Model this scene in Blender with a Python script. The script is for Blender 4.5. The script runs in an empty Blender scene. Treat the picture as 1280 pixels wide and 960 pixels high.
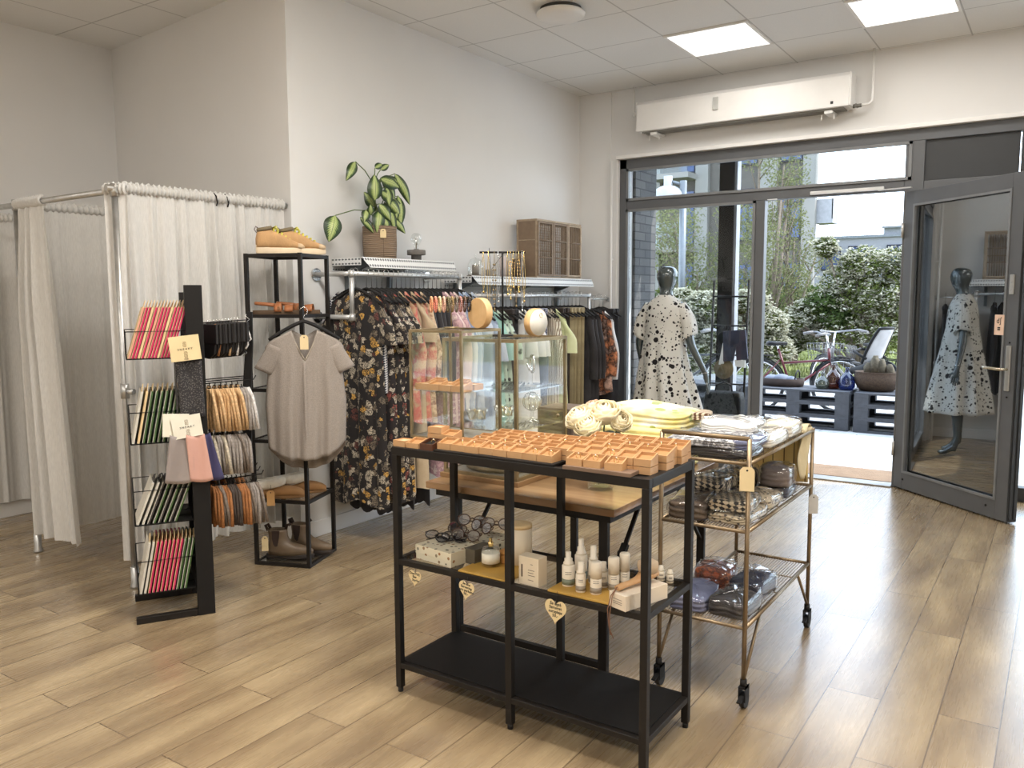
import bpy, bmesh, math, random
from math import sin, cos, pi, radians, atan2, sqrt, hypot
from mathutils import Vector, Matrix
random.seed(11)
PANEL_W, SUN_E, SKY_E, EXPO = 45, 5.5, 5.5, .0
SC = bpy.context.scene
COL = SC.collection
MW = {}
ORD = ['first','second','third','fourth','fifth','sixth','seventh','eighth','ninth','tenth','eleventh','twelfth','thirteenth','fourteenth','fifteenth','sixteenth','seventeenth','eighteenth','nineteenth','twentieth','twenty-first','twenty-second','twenty-third','twenty-fourth']
def V(*a): return Vector(a)
def lerp(a, b, t): return a + (b - a) * t
def frac(x): return x - math.floor(x)
def smooth(t):
    t = max(0, min(1, t)); return t*t*(3-2*t)
def interp(tab, t):
    if t <= tab[0][0]: return tab[0][1]
    for (a, va), (b, vb) in zip(tab, tab[1:]):
        if t <= b: return lerp(va, vb, (t-a)/(b-a) if b > a else 0)
    return tab[-1][1]

# ---------------------------------------------------------------- mesh builder
class MB:
    def __init__(s): s.v = []; s.f = []; s.sm = []; s.mi = []; s.uv = []
    def add(s, vs, fs, sm=False, mi=0, uvs=None):
        o = len(s.v); s.v += [Vector(v) for v in vs]
        s.uv += (uvs if uvs else [(0, 0)]*len(vs))
        for f in fs: s.f.append([o+i for i in f]); s.sm.append(sm); s.mi.append(mi)
        return s
    def box(s, x0, x1, y0, y1, z0, z1, mi=0, rz=0, c=None):
        vs = [V(x, y, z) for z in (z0, z1) for y in (y0, y1) for x in (x0, x1)]
        if rz:
            c = c or V((x0+x1)/2, (y0+y1)/2, 0); R = Matrix.Rotation(rz, 3, 'Z')
            vs = [R @ (v-c) + c for v in vs]
        return s.add(vs, [(0,2,3,1),(4,5,7,6),(0,1,5,4),(2,6,7,3),(0,4,6,2),(1,3,7,5)], mi=mi)
    def beam(s, a, b, w, h, up=(0,0,1), mi=0):
        a = Vector(a); b = Vector(b); d = (b-a).normalized(); u = Vector(up)
        if abs(d.dot(u)) > .98: u = V(0, 1, 0)
        r = d.cross(u).normalized(); u = r.cross(d)
        vs = [p + r*i*w/2 + u*j*h/2 for p in (a, b) for (i, j) in ((-1,-1),(1,-1),(1,1),(-1,1))]
        return s.add(vs, [(3,2,1,0),(4,5,6,7),(0,1,5,4),(1,2,6,5),(2,3,7,6),(3,0,4,7)], mi=mi)
    def tube(s, pts, r, n=8, closed=False, mi=0, caps=True, sm=True, sq=1):
        pts = [Vector(p) for p in pts]; m = len(pts); rr = r if hasattr(r, '__len__') else [r]*m
        vs = []; prev = None
        for i, p in enumerate(pts):
            if closed: t = pts[(i+1) % m] - pts[i-1]
            else: t = pts[min(i+1, m-1)] - pts[max(i-1, 0)]
            t = t.normalized() if t.length > 1e-9 else V(0,0,1)
            if prev is None:
                a = V(0,0,1) if abs(t.z) < .9 else V(1,0,0); u = t.cross(a).normalized()
            else:
                u = prev - t*prev.dot(t)
                u = u.normalized() if u.length > 1e-6 else t.orthogonal().normalized()
            prev = u; w = t.cross(u)
            for k in range(n):
                an = 2*pi*k/n; vs.append(p + u*cos(an)*rr[i] + w*sin(an)*rr[i]*sq)
        fs = []
        for i in range(m if closed else m-1):
            j = (i+1) % m
            for k in range(n): fs.append((i*n+k, i*n+(k+1)%n, j*n+(k+1)%n, j*n+k))
        s.add(vs, fs, sm, mi)
        if caps and not closed:
            o = len(s.v) - m*n
            s.f += [[o+k for k in range(n)][::-1], [o+(m-1)*n+k for k in range(n)]]; s.sm += [False]*2; s.mi += [mi]*2
        return s
    def cyl(s, a, b, r0, r1=None, n=16, mi=0): return s.tube([a, b], [r0, r0 if r1 is None else r1], n, mi=mi)
    def lathe(s, c, prof, n=24, mi=0, sx=1, sy=1, rz=0, sm=True, fn=None):
        c = Vector(c); vs = []; m = len(prof)
        for (r, z) in prof:
            for k in range(n):
                a = 2*pi*k/n; rr = r*(fn(a, z) if fn else 1)
                x, y = rr*cos(a)*sx, rr*sin(a)*sy
                vs.append(c + V(x*cos(rz)-y*sin(rz), x*sin(rz)+y*cos(rz), z))
        fs = [(i*n+k, i*n+(k+1)%n, (i+1)*n+(k+1)%n, (i+1)*n+k) for i in range(m-1) for k in range(n)]
        s.add(vs, fs, sm, mi)
        o = len(s.v) - m*n
        if prof[0][0] > 1e-5: s.f.append([o+k for k in range(n)][::-1]); s.sm.append(False); s.mi.append(mi)
        if prof[-1][0] > 1e-5: s.f.append([o+(m-1)*n+k for k in range(n)]); s.sm.append(False); s.mi.append(mi)
        return s
    def ball(s, c, r, n=12, m=8, sx=1, sy=1, sz=1, mi=0, rot=None):
        c = Vector(c); vs = []
        for i in range(m+1):
            t = pi*i/m
            for k in range(n):
                a = 2*pi*k/n; p = V(sin(t)*cos(a)*r*sx, sin(t)*sin(a)*r*sy, -cos(t)*r*sz)
                vs.append(c + (rot @ p if rot else p))
        return s.add(vs, [(i*n+k, i*n+(k+1)%n, (i+1)*n+(k+1)%n, (i+1)*n+k) for i in range(m) for k in range(n)], True, mi)
    def grid(s, fn, nu, nv, sm=True, mi=0, wrap=False, uv=True):
        vs = []; uvs = []
        for j in range(nv+1):
            for i in range(nu+1):
                vs.append(Vector(fn(i/nu, j/nv))); uvs.append((i/nu, j/nv))
        fs = [(j*(nu+1)+i, j*(nu+1)+i+1, (j+1)*(nu+1)+i+1, (j+1)*(nu+1)+i) for j in range(nv) for i in range(nu)]
        return s.add(vs, fs, sm, mi, uvs)
    def prism(s, outline, a, b, mi=0, sm=False):
        """outline: list of 2D pts; a,b: functions mapping (x,y)->3D for the two faces"""
        n = len(outline); vs = [Vector(a(*p)) for p in outline] + [Vector(b(*p)) for p in outline]
        s.add(vs, [tuple(range(n))[::-1], tuple(range(n, 2*n))], False, mi)
        o = len(s.v) - 2*n
        for i in range(n):
            s.f.append([o+i, o+(i+1)%n, o+n+(i+1)%n, o+n+i]); s.sm.append(sm); s.mi.append(mi)
        return s
    def xf(s, M, start=0):
        for i in range(start, len(s.v)): s.v[i] = M @ s.v[i]
        return s

def link(o, parent=None):
    COL.objects.link(o)
    if parent is not None: o.parent = parent
    return o
def obj(name, mb, mat, parent=None, world=True, bevel=0, label=None, solid=0, sub=0):
    me = bpy.data.meshes.new(name)
    P = MW.get(parent.name) if parent is not None else None
    vs = mb.v
    if parent is not None and world and P is not None:
        I = P.inverted(); vs = [I @ v for v in vs]
    me.from_pydata([tuple(v) for v in vs], [], mb.f); me.update()
    me.polygons.foreach_set('use_smooth', mb.sm)
    for m in (mat if isinstance(mat, (list, tuple)) else [mat]): me.materials.append(m)
    me.polygons.foreach_set('material_index', mb.mi)
    if any(u != (0, 0) for u in mb.uv):
        ul = me.uv_layers.new(name='UVMap')
        li = [0]*len(me.loops); me.loops.foreach_get('vertex_index', li)
        flat = []
        for i in li: flat += mb.uv[i]
        ul.data.foreach_set('uv', flat)
    bm = bmesh.new(); bm.from_mesh(me)
    if mb.f and len(mb.f) < 20000: bmesh.ops.recalc_face_normals(bm, faces=bm.faces)
    bm.to_mesh(me); bm.free()
    o = bpy.data.objects.new(name, me); link(o, parent)
    MW[o.name] = P.copy() if P is not None else Matrix.Identity(4)
    if bevel:
        b = o.modifiers.new('bevel', 'BEVEL'); b.width = bevel; b.segments = 2; b.limit_method = 'ANGLE'
    if solid:
        b = o.modifiers.new('solid', 'SOLIDIFY'); b.thickness = solid; b.offset = 0
    if sub:
        b = o.modifiers.new('sub', 'SUBSURF'); b.levels = sub; b.render_levels = sub
    if label: o['label'] = label
    return o
def tag(o, label, cat, group=None):
    o['label'] = label; o['category'] = cat
    if group: o['group'] = group
    return o
def thing(name, label, cat, loc=(0,0,0), rz=0, group=None):
    o = bpy.data.objects.new(name, None); COL.objects.link(o); o.empty_display_size = .05
    o.location = loc; o.rotation_euler = (0, 0, rz)
    MW[o.name] = Matrix.Translation(Vector(loc)) @ Matrix.Rotation(rz, 4, 'Z')
    return tag(o, label, cat, group)
def struct(name, mb, mat, parent=None, **k):
    o = obj(name, mb, mat, parent, **k)
    if parent is None: o['kind'] = 'structure'
    return o
def dup(root, loc, rz=None, label=None, group=None, mats=None, rx=None, scale=None):
    r = root.copy(); COL.objects.link(r); r.location = loc
    e = list(r.rotation_euler)
    if rz is not None: e[2] = rz
    if rx is not None: e[0] = rx
    r.rotation_euler = e
    if scale: r.scale = (scale,)*3 if not hasattr(scale, '__len__') else scale
    if label: r['label'] = label
    if group: r['group'] = group
    for ch in list(root.children):
        c = ch.copy(); COL.objects.link(c); c.parent = r
        for g in list(ch.children):
            d = g.copy(); COL.objects.link(d); d.parent = c
    return r

# ---------------------------------------------------------------- materials
def nt(name):
    m = bpy.data.materials.new(name); m.use_nodes = True; n = m.node_tree; n.nodes.clear(); return m, n
def N(n, t, **k):
    x = n.nodes.new(t)
    for a, b in k.items():
        if a.startswith('i_'):
            key = a[2:].replace('_', ' ')
            x.inputs[key].default_value = b
        else: setattr(x, a, b)
    return x
def L(n, a, b): n.links.new(a, b)
def rgb(c): return (c[0], c[1], c[2], 1) if len(c) == 3 else c
def s2l(r, g, b):
    f = lambda c: (c/255/12.92) if c/255 <= .04045 else ((c/255+.055)/1.055)**2.4
    return (f(r), f(g), f(b))
def ramp(n, stops, fac, interp='LINEAR'):
    r = N(n, 'ShaderNodeValToRGB'); r.color_ramp.interpolation = interp
    e = r.color_ramp.elements
    while len(e) > 1: e.remove(e[-1])
    e[0].position = stops[0][0]; e[0].color = rgb(stops[0][1])
    for p, c in stops[1:]:
        q = e.new(p); q.color = rgb(c)
    L(n, fac, r.inputs[0]); return r.outputs[0]
def mix(n, f, a, b, mode='MIX'):
    x = N(n, 'ShaderNodeMix', data_type='RGBA', blend_type=mode)
    for k, v in ((0, f), (6, a), (7, b)):
        if hasattr(v, 'links'): L(n, v, x.inputs[k])
        else: x.inputs[k].default_value = v if k == 0 else rgb(v)
    return x.outputs[2]
def mth(n, op, a, b=None, c=None):
    x = N(n, 'ShaderNodeMath', operation=op)
    for k, v in enumerate((a, b, c)):
        if v is None: continue
        if hasattr(v, 'links'): L(n, v, x.inputs[k])
        else: x.inputs[k].default_value = v
    return x.outputs[0]
def coord(n, scale=(1,1,1), rot=(0,0,0), loc=(0,0,0), kind='Object'):
    t = N(n, 'ShaderNodeTexCoord'); m = N(n, 'ShaderNodeMapping')
    m.inputs['Scale'].default_value = scale; m.inputs['Rotation'].default_value = rot; m.inputs['Location'].default_value = loc
    L(n, t.outputs[kind], m.inputs[0]); return m.outputs[0]
def noise(n, vec, scale, detail=3, rough=.5):
    x = N(n, 'ShaderNodeTexNoise'); x.inputs['Scale'].default_value = scale; x.inputs['Detail'].default_value = detail; x.inputs['Roughness'].default_value = rough
    L(n, vec, x.inputs[0]); return x.outputs[0]
def finish(m, n, col, rough=.5, metal=0, spec=.5, bump=None, bs=.3, bd=.005, alpha=None, sheen=0, trans=0, coat=0, emit=None):
    b = N(n, 'ShaderNodeBsdfPrincipled'); o = N(n, 'ShaderNodeOutputMaterial')
    for k, v in (('Base Color', col), ('Roughness', rough), ('Metallic', metal), ('Specular IOR Level', spec)):
        if hasattr(v, 'links'): L(n, v, b.inputs[k])
        else: b.inputs[k].default_value = rgb(v) if k == 'Base Color' else v
    if sheen: b.inputs['Sheen Weight'].default_value = sheen
    if trans: b.inputs['Transmission Weight'].default_value = trans
    if coat: b.inputs['Coat Weight'].default_value = coat; b.inputs['Coat Roughness'].default_value = .05 if coat < .65 else .27
    if alpha is not None: b.inputs['Alpha'].default_value = alpha
    if emit: b.inputs['Emission Color'].default_value = rgb(emit[0]); b.inputs['Emission Strength'].default_value = emit[1]
    if bump is not None:
        u = N(n, 'ShaderNodeBump'); u.inputs['Strength'].default_value = bs; u.inputs['Distance'].default_value = bd
        L(n, bump, u.inputs['Height']); L(n, u.outputs[0], b.inputs['Normal'])
    L(n, b.outputs[0], o.inputs[0]); return m
_mc = {}
def M(name, c, rough=.5, metal=0, spec=.5, var=.12, vs=8, bump=.15, bsc=60, c2=None, **k):
    """plain material whose colour varies a little with a noise"""
    if name in _mc: return _mc[name]
    m, n = nt(name); v = coord(n)
    f = noise(n, v, vs)
    a = tuple(x*(1-var) for x in c); b = tuple(min(1, x*(1+var)) for x in (c2 or c))
    col = ramp(n, [(.3, a), (.7, b)], f)
    h = noise(n, v, bsc) if bump else None
    _mc[name] = finish(m, n, col, rough, metal, spec, bump=h, bs=bump, **k); return _mc[name]
def S(name, r, g, b, *a, **k): return M(name, s2l(r, g, b), *a, **k)
def glassmat(name, tint=(1,1,1), refl=.04, blend=.25, rough=0, base=None, baseamt=0):
    m, n = nt(name); o = N(n, 'ShaderNodeOutputMaterial')
    t = N(n, 'ShaderNodeBsdfTransparent'); t.inputs[0].default_value = rgb(tint)
    g = N(n, 'ShaderNodeBsdfGlossy'); g.inputs['Roughness'].default_value = rough; g.inputs[0].default_value = (1,1,1,1)
    lw = N(n, 'ShaderNodeLayerWeight'); lw.inputs[0].default_value = .5
    f = mth(n, 'MULTIPLY_ADD', mth(n, 'POWER', lw.outputs['Facing'], 5.5-blend*5), (1-refl)*.9, refl)
    x = N(n, 'ShaderNodeMixShader'); L(n, f, x.inputs[0]); L(n, t.outputs[0], x.inputs[1]); L(n, g.outputs[0], x.inputs[2])
    if base:
        d = N(n, 'ShaderNodeBsdfDiffuse'); d.inputs[0].default_value = rgb(base)
        y = N(n, 'ShaderNodeMixShader'); y.inputs[0].default_value = baseamt
        L(n, x.outputs[0], y.inputs[1]); L(n, d.outputs[0], y.inputs[2]); x = y
    L(n, x.outputs[0], o.inputs[0]); return m

WALL = M('wall_paint', (.76,.755,.745), .7, spec=.25, var=.02, vs=1.5, bump=.06, bsc=180)
WHITE = M('white_lacquer', (.82,.81,.79), .35, var=.02, bump=0)
REVEAL = M('white_reveal_paint', (.84,.83,.81), .5, var=.02, bump=0)
def mk_floor():
    m, n = nt('oak_plank_floor')
    t = N(n, 'ShaderNodeTexCoord'); sx = N(n, 'ShaderNodeSeparateXYZ'); L(n, t.outputs['Object'], sx.inputs[0])
    cb = N(n, 'ShaderNodeCombineXYZ'); L(n, sx.outputs[1], cb.inputs[0]); L(n, mth(n, 'ADD', sx.outputs[0], -.127+.935), cb.inputs[1])
    bt = N(n, 'ShaderNodeTexBrick'); L(n, cb.outputs[0], bt.inputs[0])
    bt.offset = .37; bt.inputs['Scale'].default_value = 1; bt.inputs['Brick Width'].default_value = 1.22; bt.inputs['Row Height'].default_value = .187
    bt.inputs['Mortar Size'].default_value = .0022; bt.inputs['Mortar Smooth'].default_value = .2; bt.inputs['Bias'].default_value = 0
    bt.inputs['Color1'].default_value = (0,0,0,1); bt.inputs['Color2'].default_value = (1,1,1,1); bt.inputs['Mortar'].default_value = (.5,.5,.5,1)
    # grain runs along Y; each plank shifts the pattern
    off = mth(n, 'MULTIPLY', bt.outputs[0], .45)
    c2 = N(n, 'ShaderNodeCombineXYZ'); L(n, mth(n, 'ADD', sx.outputs[0], off), c2.inputs[0]); L(n, mth(n, 'MULTIPLY', sx.outputs[1], .22), c2.inputs[1]); L(n, off, c2.inputs[2])
    broad = noise(n, c2.outputs[0], 7, 3, .5)
    c3 = N(n, 'ShaderNodeCombineXYZ'); L(n, mth(n, 'ADD', sx.outputs[0], off), c3.inputs[0]); L(n, mth(n, 'MULTIPLY', sx.outputs[1], .05), c3.inputs[1]); L(n, off, c3.inputs[2])
    fine = noise(n, c3.outputs[0], 90, 2, .55)
    base = ramp(n, [(.28, s2l(130,110,84)), (.45, s2l(152,131,101)), (.56, s2l(168,147,114)), (.74, s2l(190,168,132))], broad)
    base = mix(n, mth(n, 'MULTIPLY', fine, .17), base, s2l(112,90,64))
    base = mix(n, mth(n, 'MULTIPLY', bt.outputs[0], .12), base, s2l(150,130,106))
    base = mix(n, bt.outputs['Fac'], base, s2l(96,78,58))
    return finish(m, n, base, mth(n, 'MULTIPLY_ADD', fine, .05, .25), spec=.6, coat=.7, bump=mth(n, 'SUBTRACT', mth(n, 'MULTIPLY', fine, .06), bt.outputs['Fac']), bs=.10, bd=.0015)
FLOOR = mk_floor()
def mk_ceiling():
    m, n = nt('ceiling_tiles')
    v = coord(n, loc=(-.738, .632, 0))
    bt = N(n, 'ShaderNodeTexBrick'); L(n, v, bt.inputs[0]); bt.offset = 0; bt.inputs['Scale'].default_value = 1
    bt.inputs['Brick Width'].default_value = .6; bt.inputs['Row Height'].default_value = .6; bt.inputs['Mortar Size'].default_value = .006; bt.inputs['Mortar Smooth'].default_value = .3
    f = noise(n, coord(n), 240, 2)
    base = ramp(n, [(.3, (.76,.755,.74)), (.7, (.82,.815,.80))], f)
    base = mix(n, mth(n, 'MULTIPLY', bt.outputs['Fac'], .75), base, (.45,.44,.43))
    return finish(m, n, base, .85, spec=.1, bump=mth(n, 'SUBTRACT', mth(n, 'MULTIPLY', f, .2), bt.outputs['Fac']), bs=.3, bd=.004)
CEIL = mk_ceiling()
FRAME = S('anthracite_aluminium', 92, 94, 97, .42, .0, var=.04, bump=0)
FRAMED = S('dark_aluminium', 52, 54, 56, .5, var=.05, bump=0)
BLACK = S('black_powder_coat', 27, 23, 20, .5, spec=.3, var=.08, bump=0)
BLACKM = S('matt_black_metal', 20, 18, 17, .6, spec=.3, var=.08, bump=0)
STEEL = M('galvanised_steel', (.50,.50,.49), .38, .85, var=.12, vs=20, bump=.05)
CHROME = M('polished_chrome', (.75,.75,.75), .12, 1, var=.03, bump=0)
BRASS = M('aged_brass', (.27,.21,.12), .38, .6, var=.25, vs=14, bump=.05)
BRASSD = M('dull_bronze_tube', (.27,.20,.125), .38, .8, var=.2, vs=12, bump=.05)
GOLD = M('gold_plated', (.83,.62,.26), .25, 1, var=.06, bump=0)
GLASS = glassmat('clear_glass', (.985,.99,.985), .025, .15)
WGLASS = glassmat('window_glass', (.93,.95,.95), .02, .12)
DGLASS = glassmat('door_glass', (.55,.57,.58), .27, .35)
GLASSB = glassmat('blown_glass', (.95,.965,.96), .10, .5)
PLAST = glassmat('plastic_wrap', (.97,.97,.98), .05, .3, .12)
PAPER = S('kraft_card', 226, 205, 160, .7, var=.05, bump=.1)
PAPERW = S('white_card', 232, 228, 212, .7, var=.03, bump=.08)
def wood(name, a, b, c, sc=6, stretch=(1,.12,1), rough=.45, rot=(0,0,0), fine=50):
    m, n = nt(name); v = coord(n, stretch, rot)
    f = noise(n, v, sc, 4, .6); g = noise(n, v, fine, 3, .6)
    col = ramp(n, [(.3, a), (.5, b), (.7, c)], f); col = mix(n, mth(n, 'MULTIPLY', g, .3), col, tuple(x*.55 for x in a))
    return finish(m, n, col, rough, bump=g, bs=.1)
BEECH = wood('beech_wood', s2l(190,144,98), s2l(206,160,112), s2l(218,176,130), 9, (.3,1,1))
BEECHL = wood('pale_beech_lid', s2l(214,178,136), s2l(228,194,152), s2l(236,206,166), 9, (.3,1,1))
OAKT = wood('worn_oak_tabletop', s2l(124,92,62), s2l(156,122,88), s2l(184,150,112), 6, (.16,1,1), .16)
WALNUT = wood('dark_wood', s2l(70,40,26), s2l(96,58,38), s2l(120,76,50), 9)
GREYW = wood('grey_weathered_wood', s2l(120,104,88), s2l(150,130,110), s2l(172,152,130), 10, (1,1,.2))
CONC = S('grey_concrete', 128, 124, 120, .85, var=.15, vs=25, bump=.4)
RUBBER = S('black_rubber', 22, 22, 23, .6, bump=0)

def tshape(txt, loc, size, mat, parent, name='lettering', R=None, ext=.0006):
    """printed words as real letters lying on their surface"""
    cu = bpy.data.curves.new(name, 'FONT'); cu.body = txt; cu.size = size; cu.align_x = 'CENTER'; cu.align_y = 'CENTER'; cu.extrude = ext
    cu.space_line = .95
    tmp = bpy.data.objects.new('t', cu); COL.objects.link(tmp)
    dg = bpy.context.evaluated_depsgraph_get(); me = bpy.data.meshes.new_from_object(tmp.evaluated_get(dg))
    bpy.data.objects.remove(tmp)
    X = (Matrix.Translation(Vector(loc)) @ (R.to_4x4() if R else Matrix.Identity(4)))
    if parent is not None and parent.name in MW: X = MW[parent.name].inverted() @ X
    me.transform(X); me.materials.clear(); me.materials.append(mat)
    me.name = name
    o = bpy.data.objects.new(name, me); link(o, parent); MW[o.name] = MW[parent.name].copy() if parent is not None else Matrix.Identity(4)
    return o
INK = S('black_ink', 28, 26, 26, .6, bump=0, var=0)

# ---------------------------------------------------------------- camera
cam = bpy.data.cameras.new('camera'); co = bpy.data.objects.new('camera', cam); COL.objects.link(co)
cam.sensor_width = 36; cam.lens = 36*1031.8315/1280; cam.clip_start = .05; cam.clip_end = 400
_p, _y, _r = -.104, .5908, -.0043
F = V(-sin(_y)*cos(_p), cos(_y)*cos(_p), sin(_p)); R_ = V(cos(_y), sin(_y), 0); U_ = R_.cross(F)
R2 = R_*cos(_r)+U_*sin(_r); U2 = -R_*sin(_r)+U_*cos(_r)
co.matrix_world = Matrix(((R2.x,U2.x,-F.x,3.7937),(R2.y,U2.y,-F.y,-6.8004),(R2.z,U2.z,-F.z,1.4665),(0,0,0,1)))
SC.camera = co
CAMP = V(3.7937,-6.8004,1.4665)
# ================================================================ THE ROOM
H = 3.284
XR, YB = 6.6, -10.2
struct('floor', MB().box(-2.3, XR+.2, YB-.2, .12, -.1, 0), FLOOR)
struct('ceiling', MB().box(-2.3, XR+.2, YB-.2, .35, H, H+.12), CEIL)
struct('wall_left', MB().box(-2.32, -2.12, YB-.2, -3.1, 0, H), WALL)
# wall behind the changing rooms, from the left wall to the projecting corner
mb = MB().prism([(-2.2,-3.218),(0,-3.45),(0,.4),(-2.2,.4)], lambda x,y:(x,y,0), lambda x,y:(x,y,H))
struct('wall_back', mb, WALL)
struct('wall_right', MB().box(XR, XR+.2, YB-.2, .35, 0, H), WALL)
struct('wall_rear', MB().box(-2.3, XR+.2, YB-.2, YB, 0, H), WALL)
# window wall: pier beside the clothes wall, lintel above the frame, thicker left bay with a vertical seam
struct('wall_front', MB().box(0, .37, 0, .34, 0, H).box(.37, XR+.1, 0, .34, 2.715, H), WALL)
struct('trim_1', MB().box(.0, .318, -.012, .0, 0, H), WALL)
struct('trim_2', MB().box(.37, XR, -.018, .05, 2.69, 2.722).box(.372,.386,-.005,.06,0,2.69), REVEAL, bevel=.004)
bb = REVEAL
struct('baseboard_left', MB().box(-2.12, -2.105, YB, -3.23, 0, .1), bb, bevel=.003)
mb = MB().beam((-2.11,-3.236,.05), (-.0,-3.458,.05), .015, .1); struct('baseboard_back', mb, bb, bevel=.003)
struct('baseboard_right', MB().box(0, .014, -3.45, -.012, 0, .1), bb, bevel=.003)
struct('baseboard_front', MB().box(.014, .318, -.026, -.012, 0, .1), bb, bevel=.003)
# ceiling light panels in the tile grid (two in view, the rest of the row pattern behind)
LED = M('led_diffuser', (.9,.9,.9), .6, bump=0, var=0, emit=((1,.985,.96), 1.5))
LP = [(1.638,-.932),(2.838,-.932),(4.038,-.932),(5.238,-.932)]
LP += [(x,y) for y in (-4.532,-8.132) for x in (-.762,1.638,2.838,4.038,5.238)][1:]
first = None
nm = {0:'lit square ceiling panel above the window wall, left of the two',1:'lit square ceiling panel above the window wall, right of the two'}
for i, (x, y) in enumerate(LP):
    lab = nm.get(i, 'lit square ceiling panel in the part of the ceiling outside the picture')
    if first is None:
        t = thing('ceiling_light', lab, 'ceiling light', (x,y,H-.012), 0, 'lit ceiling panels'); first = t
        obj('panel_frame', MB().box(-.297,.297,-.297,-.277,0,.012).box(-.297,.297,.277,.297,0,.012).box(-.297,-.277,-.277,.277,0,.012).box(.277,.297,-.277,.277,0,.012), WHITE, t, world=False)
        obj('diffuser', MB().box(-.277,.277,-.277,.277,.002,.01), LED, t, world=False)
    else: dup(first, (x,y,H-.012), label=lab, group='lit ceiling panels')
    ld = bpy.data.lights.new('panel_lamp', 'AREA'); ld.shape = 'SQUARE'; ld.size = .54; ld.energy = PANEL_W*((.26 if x < 3.5 else .10) if y > -2 else 1 if x < 3.5 else .6); ld.color = (1,.95,.88)
    lo = bpy.data.objects.new('panel_lamp', ld); COL.objects.link(lo); lo.location = (x,y,H-.016)
# round ceiling diffuser
t = thing('ceiling_speaker', 'round white ceiling fitting at the top edge between the tiles', 'ceiling fitting', (1.03,-2.11,H))
obj('rim', MB().lathe((1.03,-2.11,H-.03), [(.13,.03),(.128,.012),(.12,0)], 40), S('shadow_gap_grey',70,70,70,.7), t)
obj('cover', MB().lathe((1.03,-2.11,H-.062), [(0,.0),(.08,.001),(.135,.006),(.152,.016),(.155,.03),(.15,.036),(0,.036)], 48), WHITE, t)

# ---------------- window and door frame (frame plane at y .04 .. .11)
FY0, FY1 = .035, .115
w1 = struct('window_1', MB().box(.386,.455,FY0,FY1,0,2.69), FRAME, bevel=.004)
def wpart(name, mb, mat=FRAME, par=w1, **k): return obj(name, mb, mat, par, **k)
mb = MB().box(.386,3.52,FY0,FY1,2.605,2.69).box(.455,2.735,FY0,FY1,2.25,2.325).box(1.625,1.70,FY0,FY1,0,2.25).box(.455,1.625,FY0,FY1,0,.09).box(2.735,2.865,FY0,FY1,0,2.605)
wpart('window_frame', mb, bevel=.004)
mb = MB()
for (x0,x1,z0,z1) in ((.455,1.625,.09,2.25),(.455,2.78,2.325,2.605)):
    g = .022
    mb.box(x0,x1,FY0-.012,FY0+.02,z0,z0+g).box(x0,x1,FY0-.012,FY0+.02,z1-g,z1).box(x0,x0+g,FY0-.012,FY0+.02,z0,z1).box(x1-g,x1,FY0-.012,FY0+.02,z0,z1)
wpart('glazing_bead', mb, S('grey_bead',120,122,124,.4,bump=0))
wpart('pane', MB().box(.47,1.615,.072,.078,.10,2.24), WGLASS)
wpart('pane', MB().box(.47,2.765,.072,.078,2.34,2.59), WGLASS)
wpart('solid_panel', MB().box(2.865,3.46,.06,.09,2.31,2.605), FRAMED)
wpart('side_panel', MB().box(2.865,3.47,.065,.09,0,2.25), FRAMED)
wpart('transom', MB().box(2.865,3.6,FY0,FY1,2.245,2.31), bevel=.004)
# closed second leaf at the right edge of the picture, with its long bar and lock
d2 = struct('door_2', MB().box(3.47,3.545,FY0-.01,FY1,0,2.6).box(3.545,4.75,FY0-.01,FY1,0,.1).box(3.545,4.75,FY0-.01,FY1,2.5,2.69), FRAMED, bevel=.004)
obj('pane', MB().box(3.545,4.75,.07,.076,.1,2.5), WGLASS, d2)
obj('door_post', MB().box(4.75,4.85,FY0,FY1,0,2.69), FRAME, d2)
obj('pull_bar', MB().box(3.492,3.508,FY0-.04,FY0-.025,1.32,1.60).box(3.495,3.505,FY0-.03,FY0,1.34,1.37).box(3.495,3.505,FY0-.03,FY0,1.55,1.58), S('satin_steel',150,150,150,.35,.6), d2, bevel=.003)
obj('lock_plate', MB().box(3.485,3.515,FY0-.03,FY0-.01,.86,1.14).box(3.49,3.50,FY0-.05,FY0-.03,.98,1.02), S('satin_steel',150,150,150,.35,.6), d2, bevel=.003)
struct('window_2', MB().box(4.85,4.93,FY0,FY1,0,2.69).box(6.52,6.6,FY0,FY1,0,2.69).box(4.93,6.52,FY0,FY1,0,.1).box(4.93,6.52,FY0,FY1,2.6,2.69), FRAME, bevel=.004)
obj('pane', MB().box(4.93,6.52,.072,.078,.1,2.6), WGLASS, bpy.data.objects['window_2'])
# white closer rail above the door opening
wpart('closer_rail', MB().box(2.06,2.60,FY0-.028,FY0,2.262,2.288).box(1.72,1.80,FY0-.015,FY0,2.245,2.253), S('satin_alu',205,206,206,.35,.3,bump=0), bevel=.003, label='pale metal door closer rail')
wpart('closer_arm', MB().beam((2.56,FY0-.02,2.262),(2.80,FY0-.10,2.258),.022,.008), S('satin_alu',205,206,206,.35,.3,bump=0))
# threshold
struct('trim_3', MB().box(1.70,2.735,.0,.14,0,.012), S('threshold_alu',150,148,144,.35,.7), bevel=.003)
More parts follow.
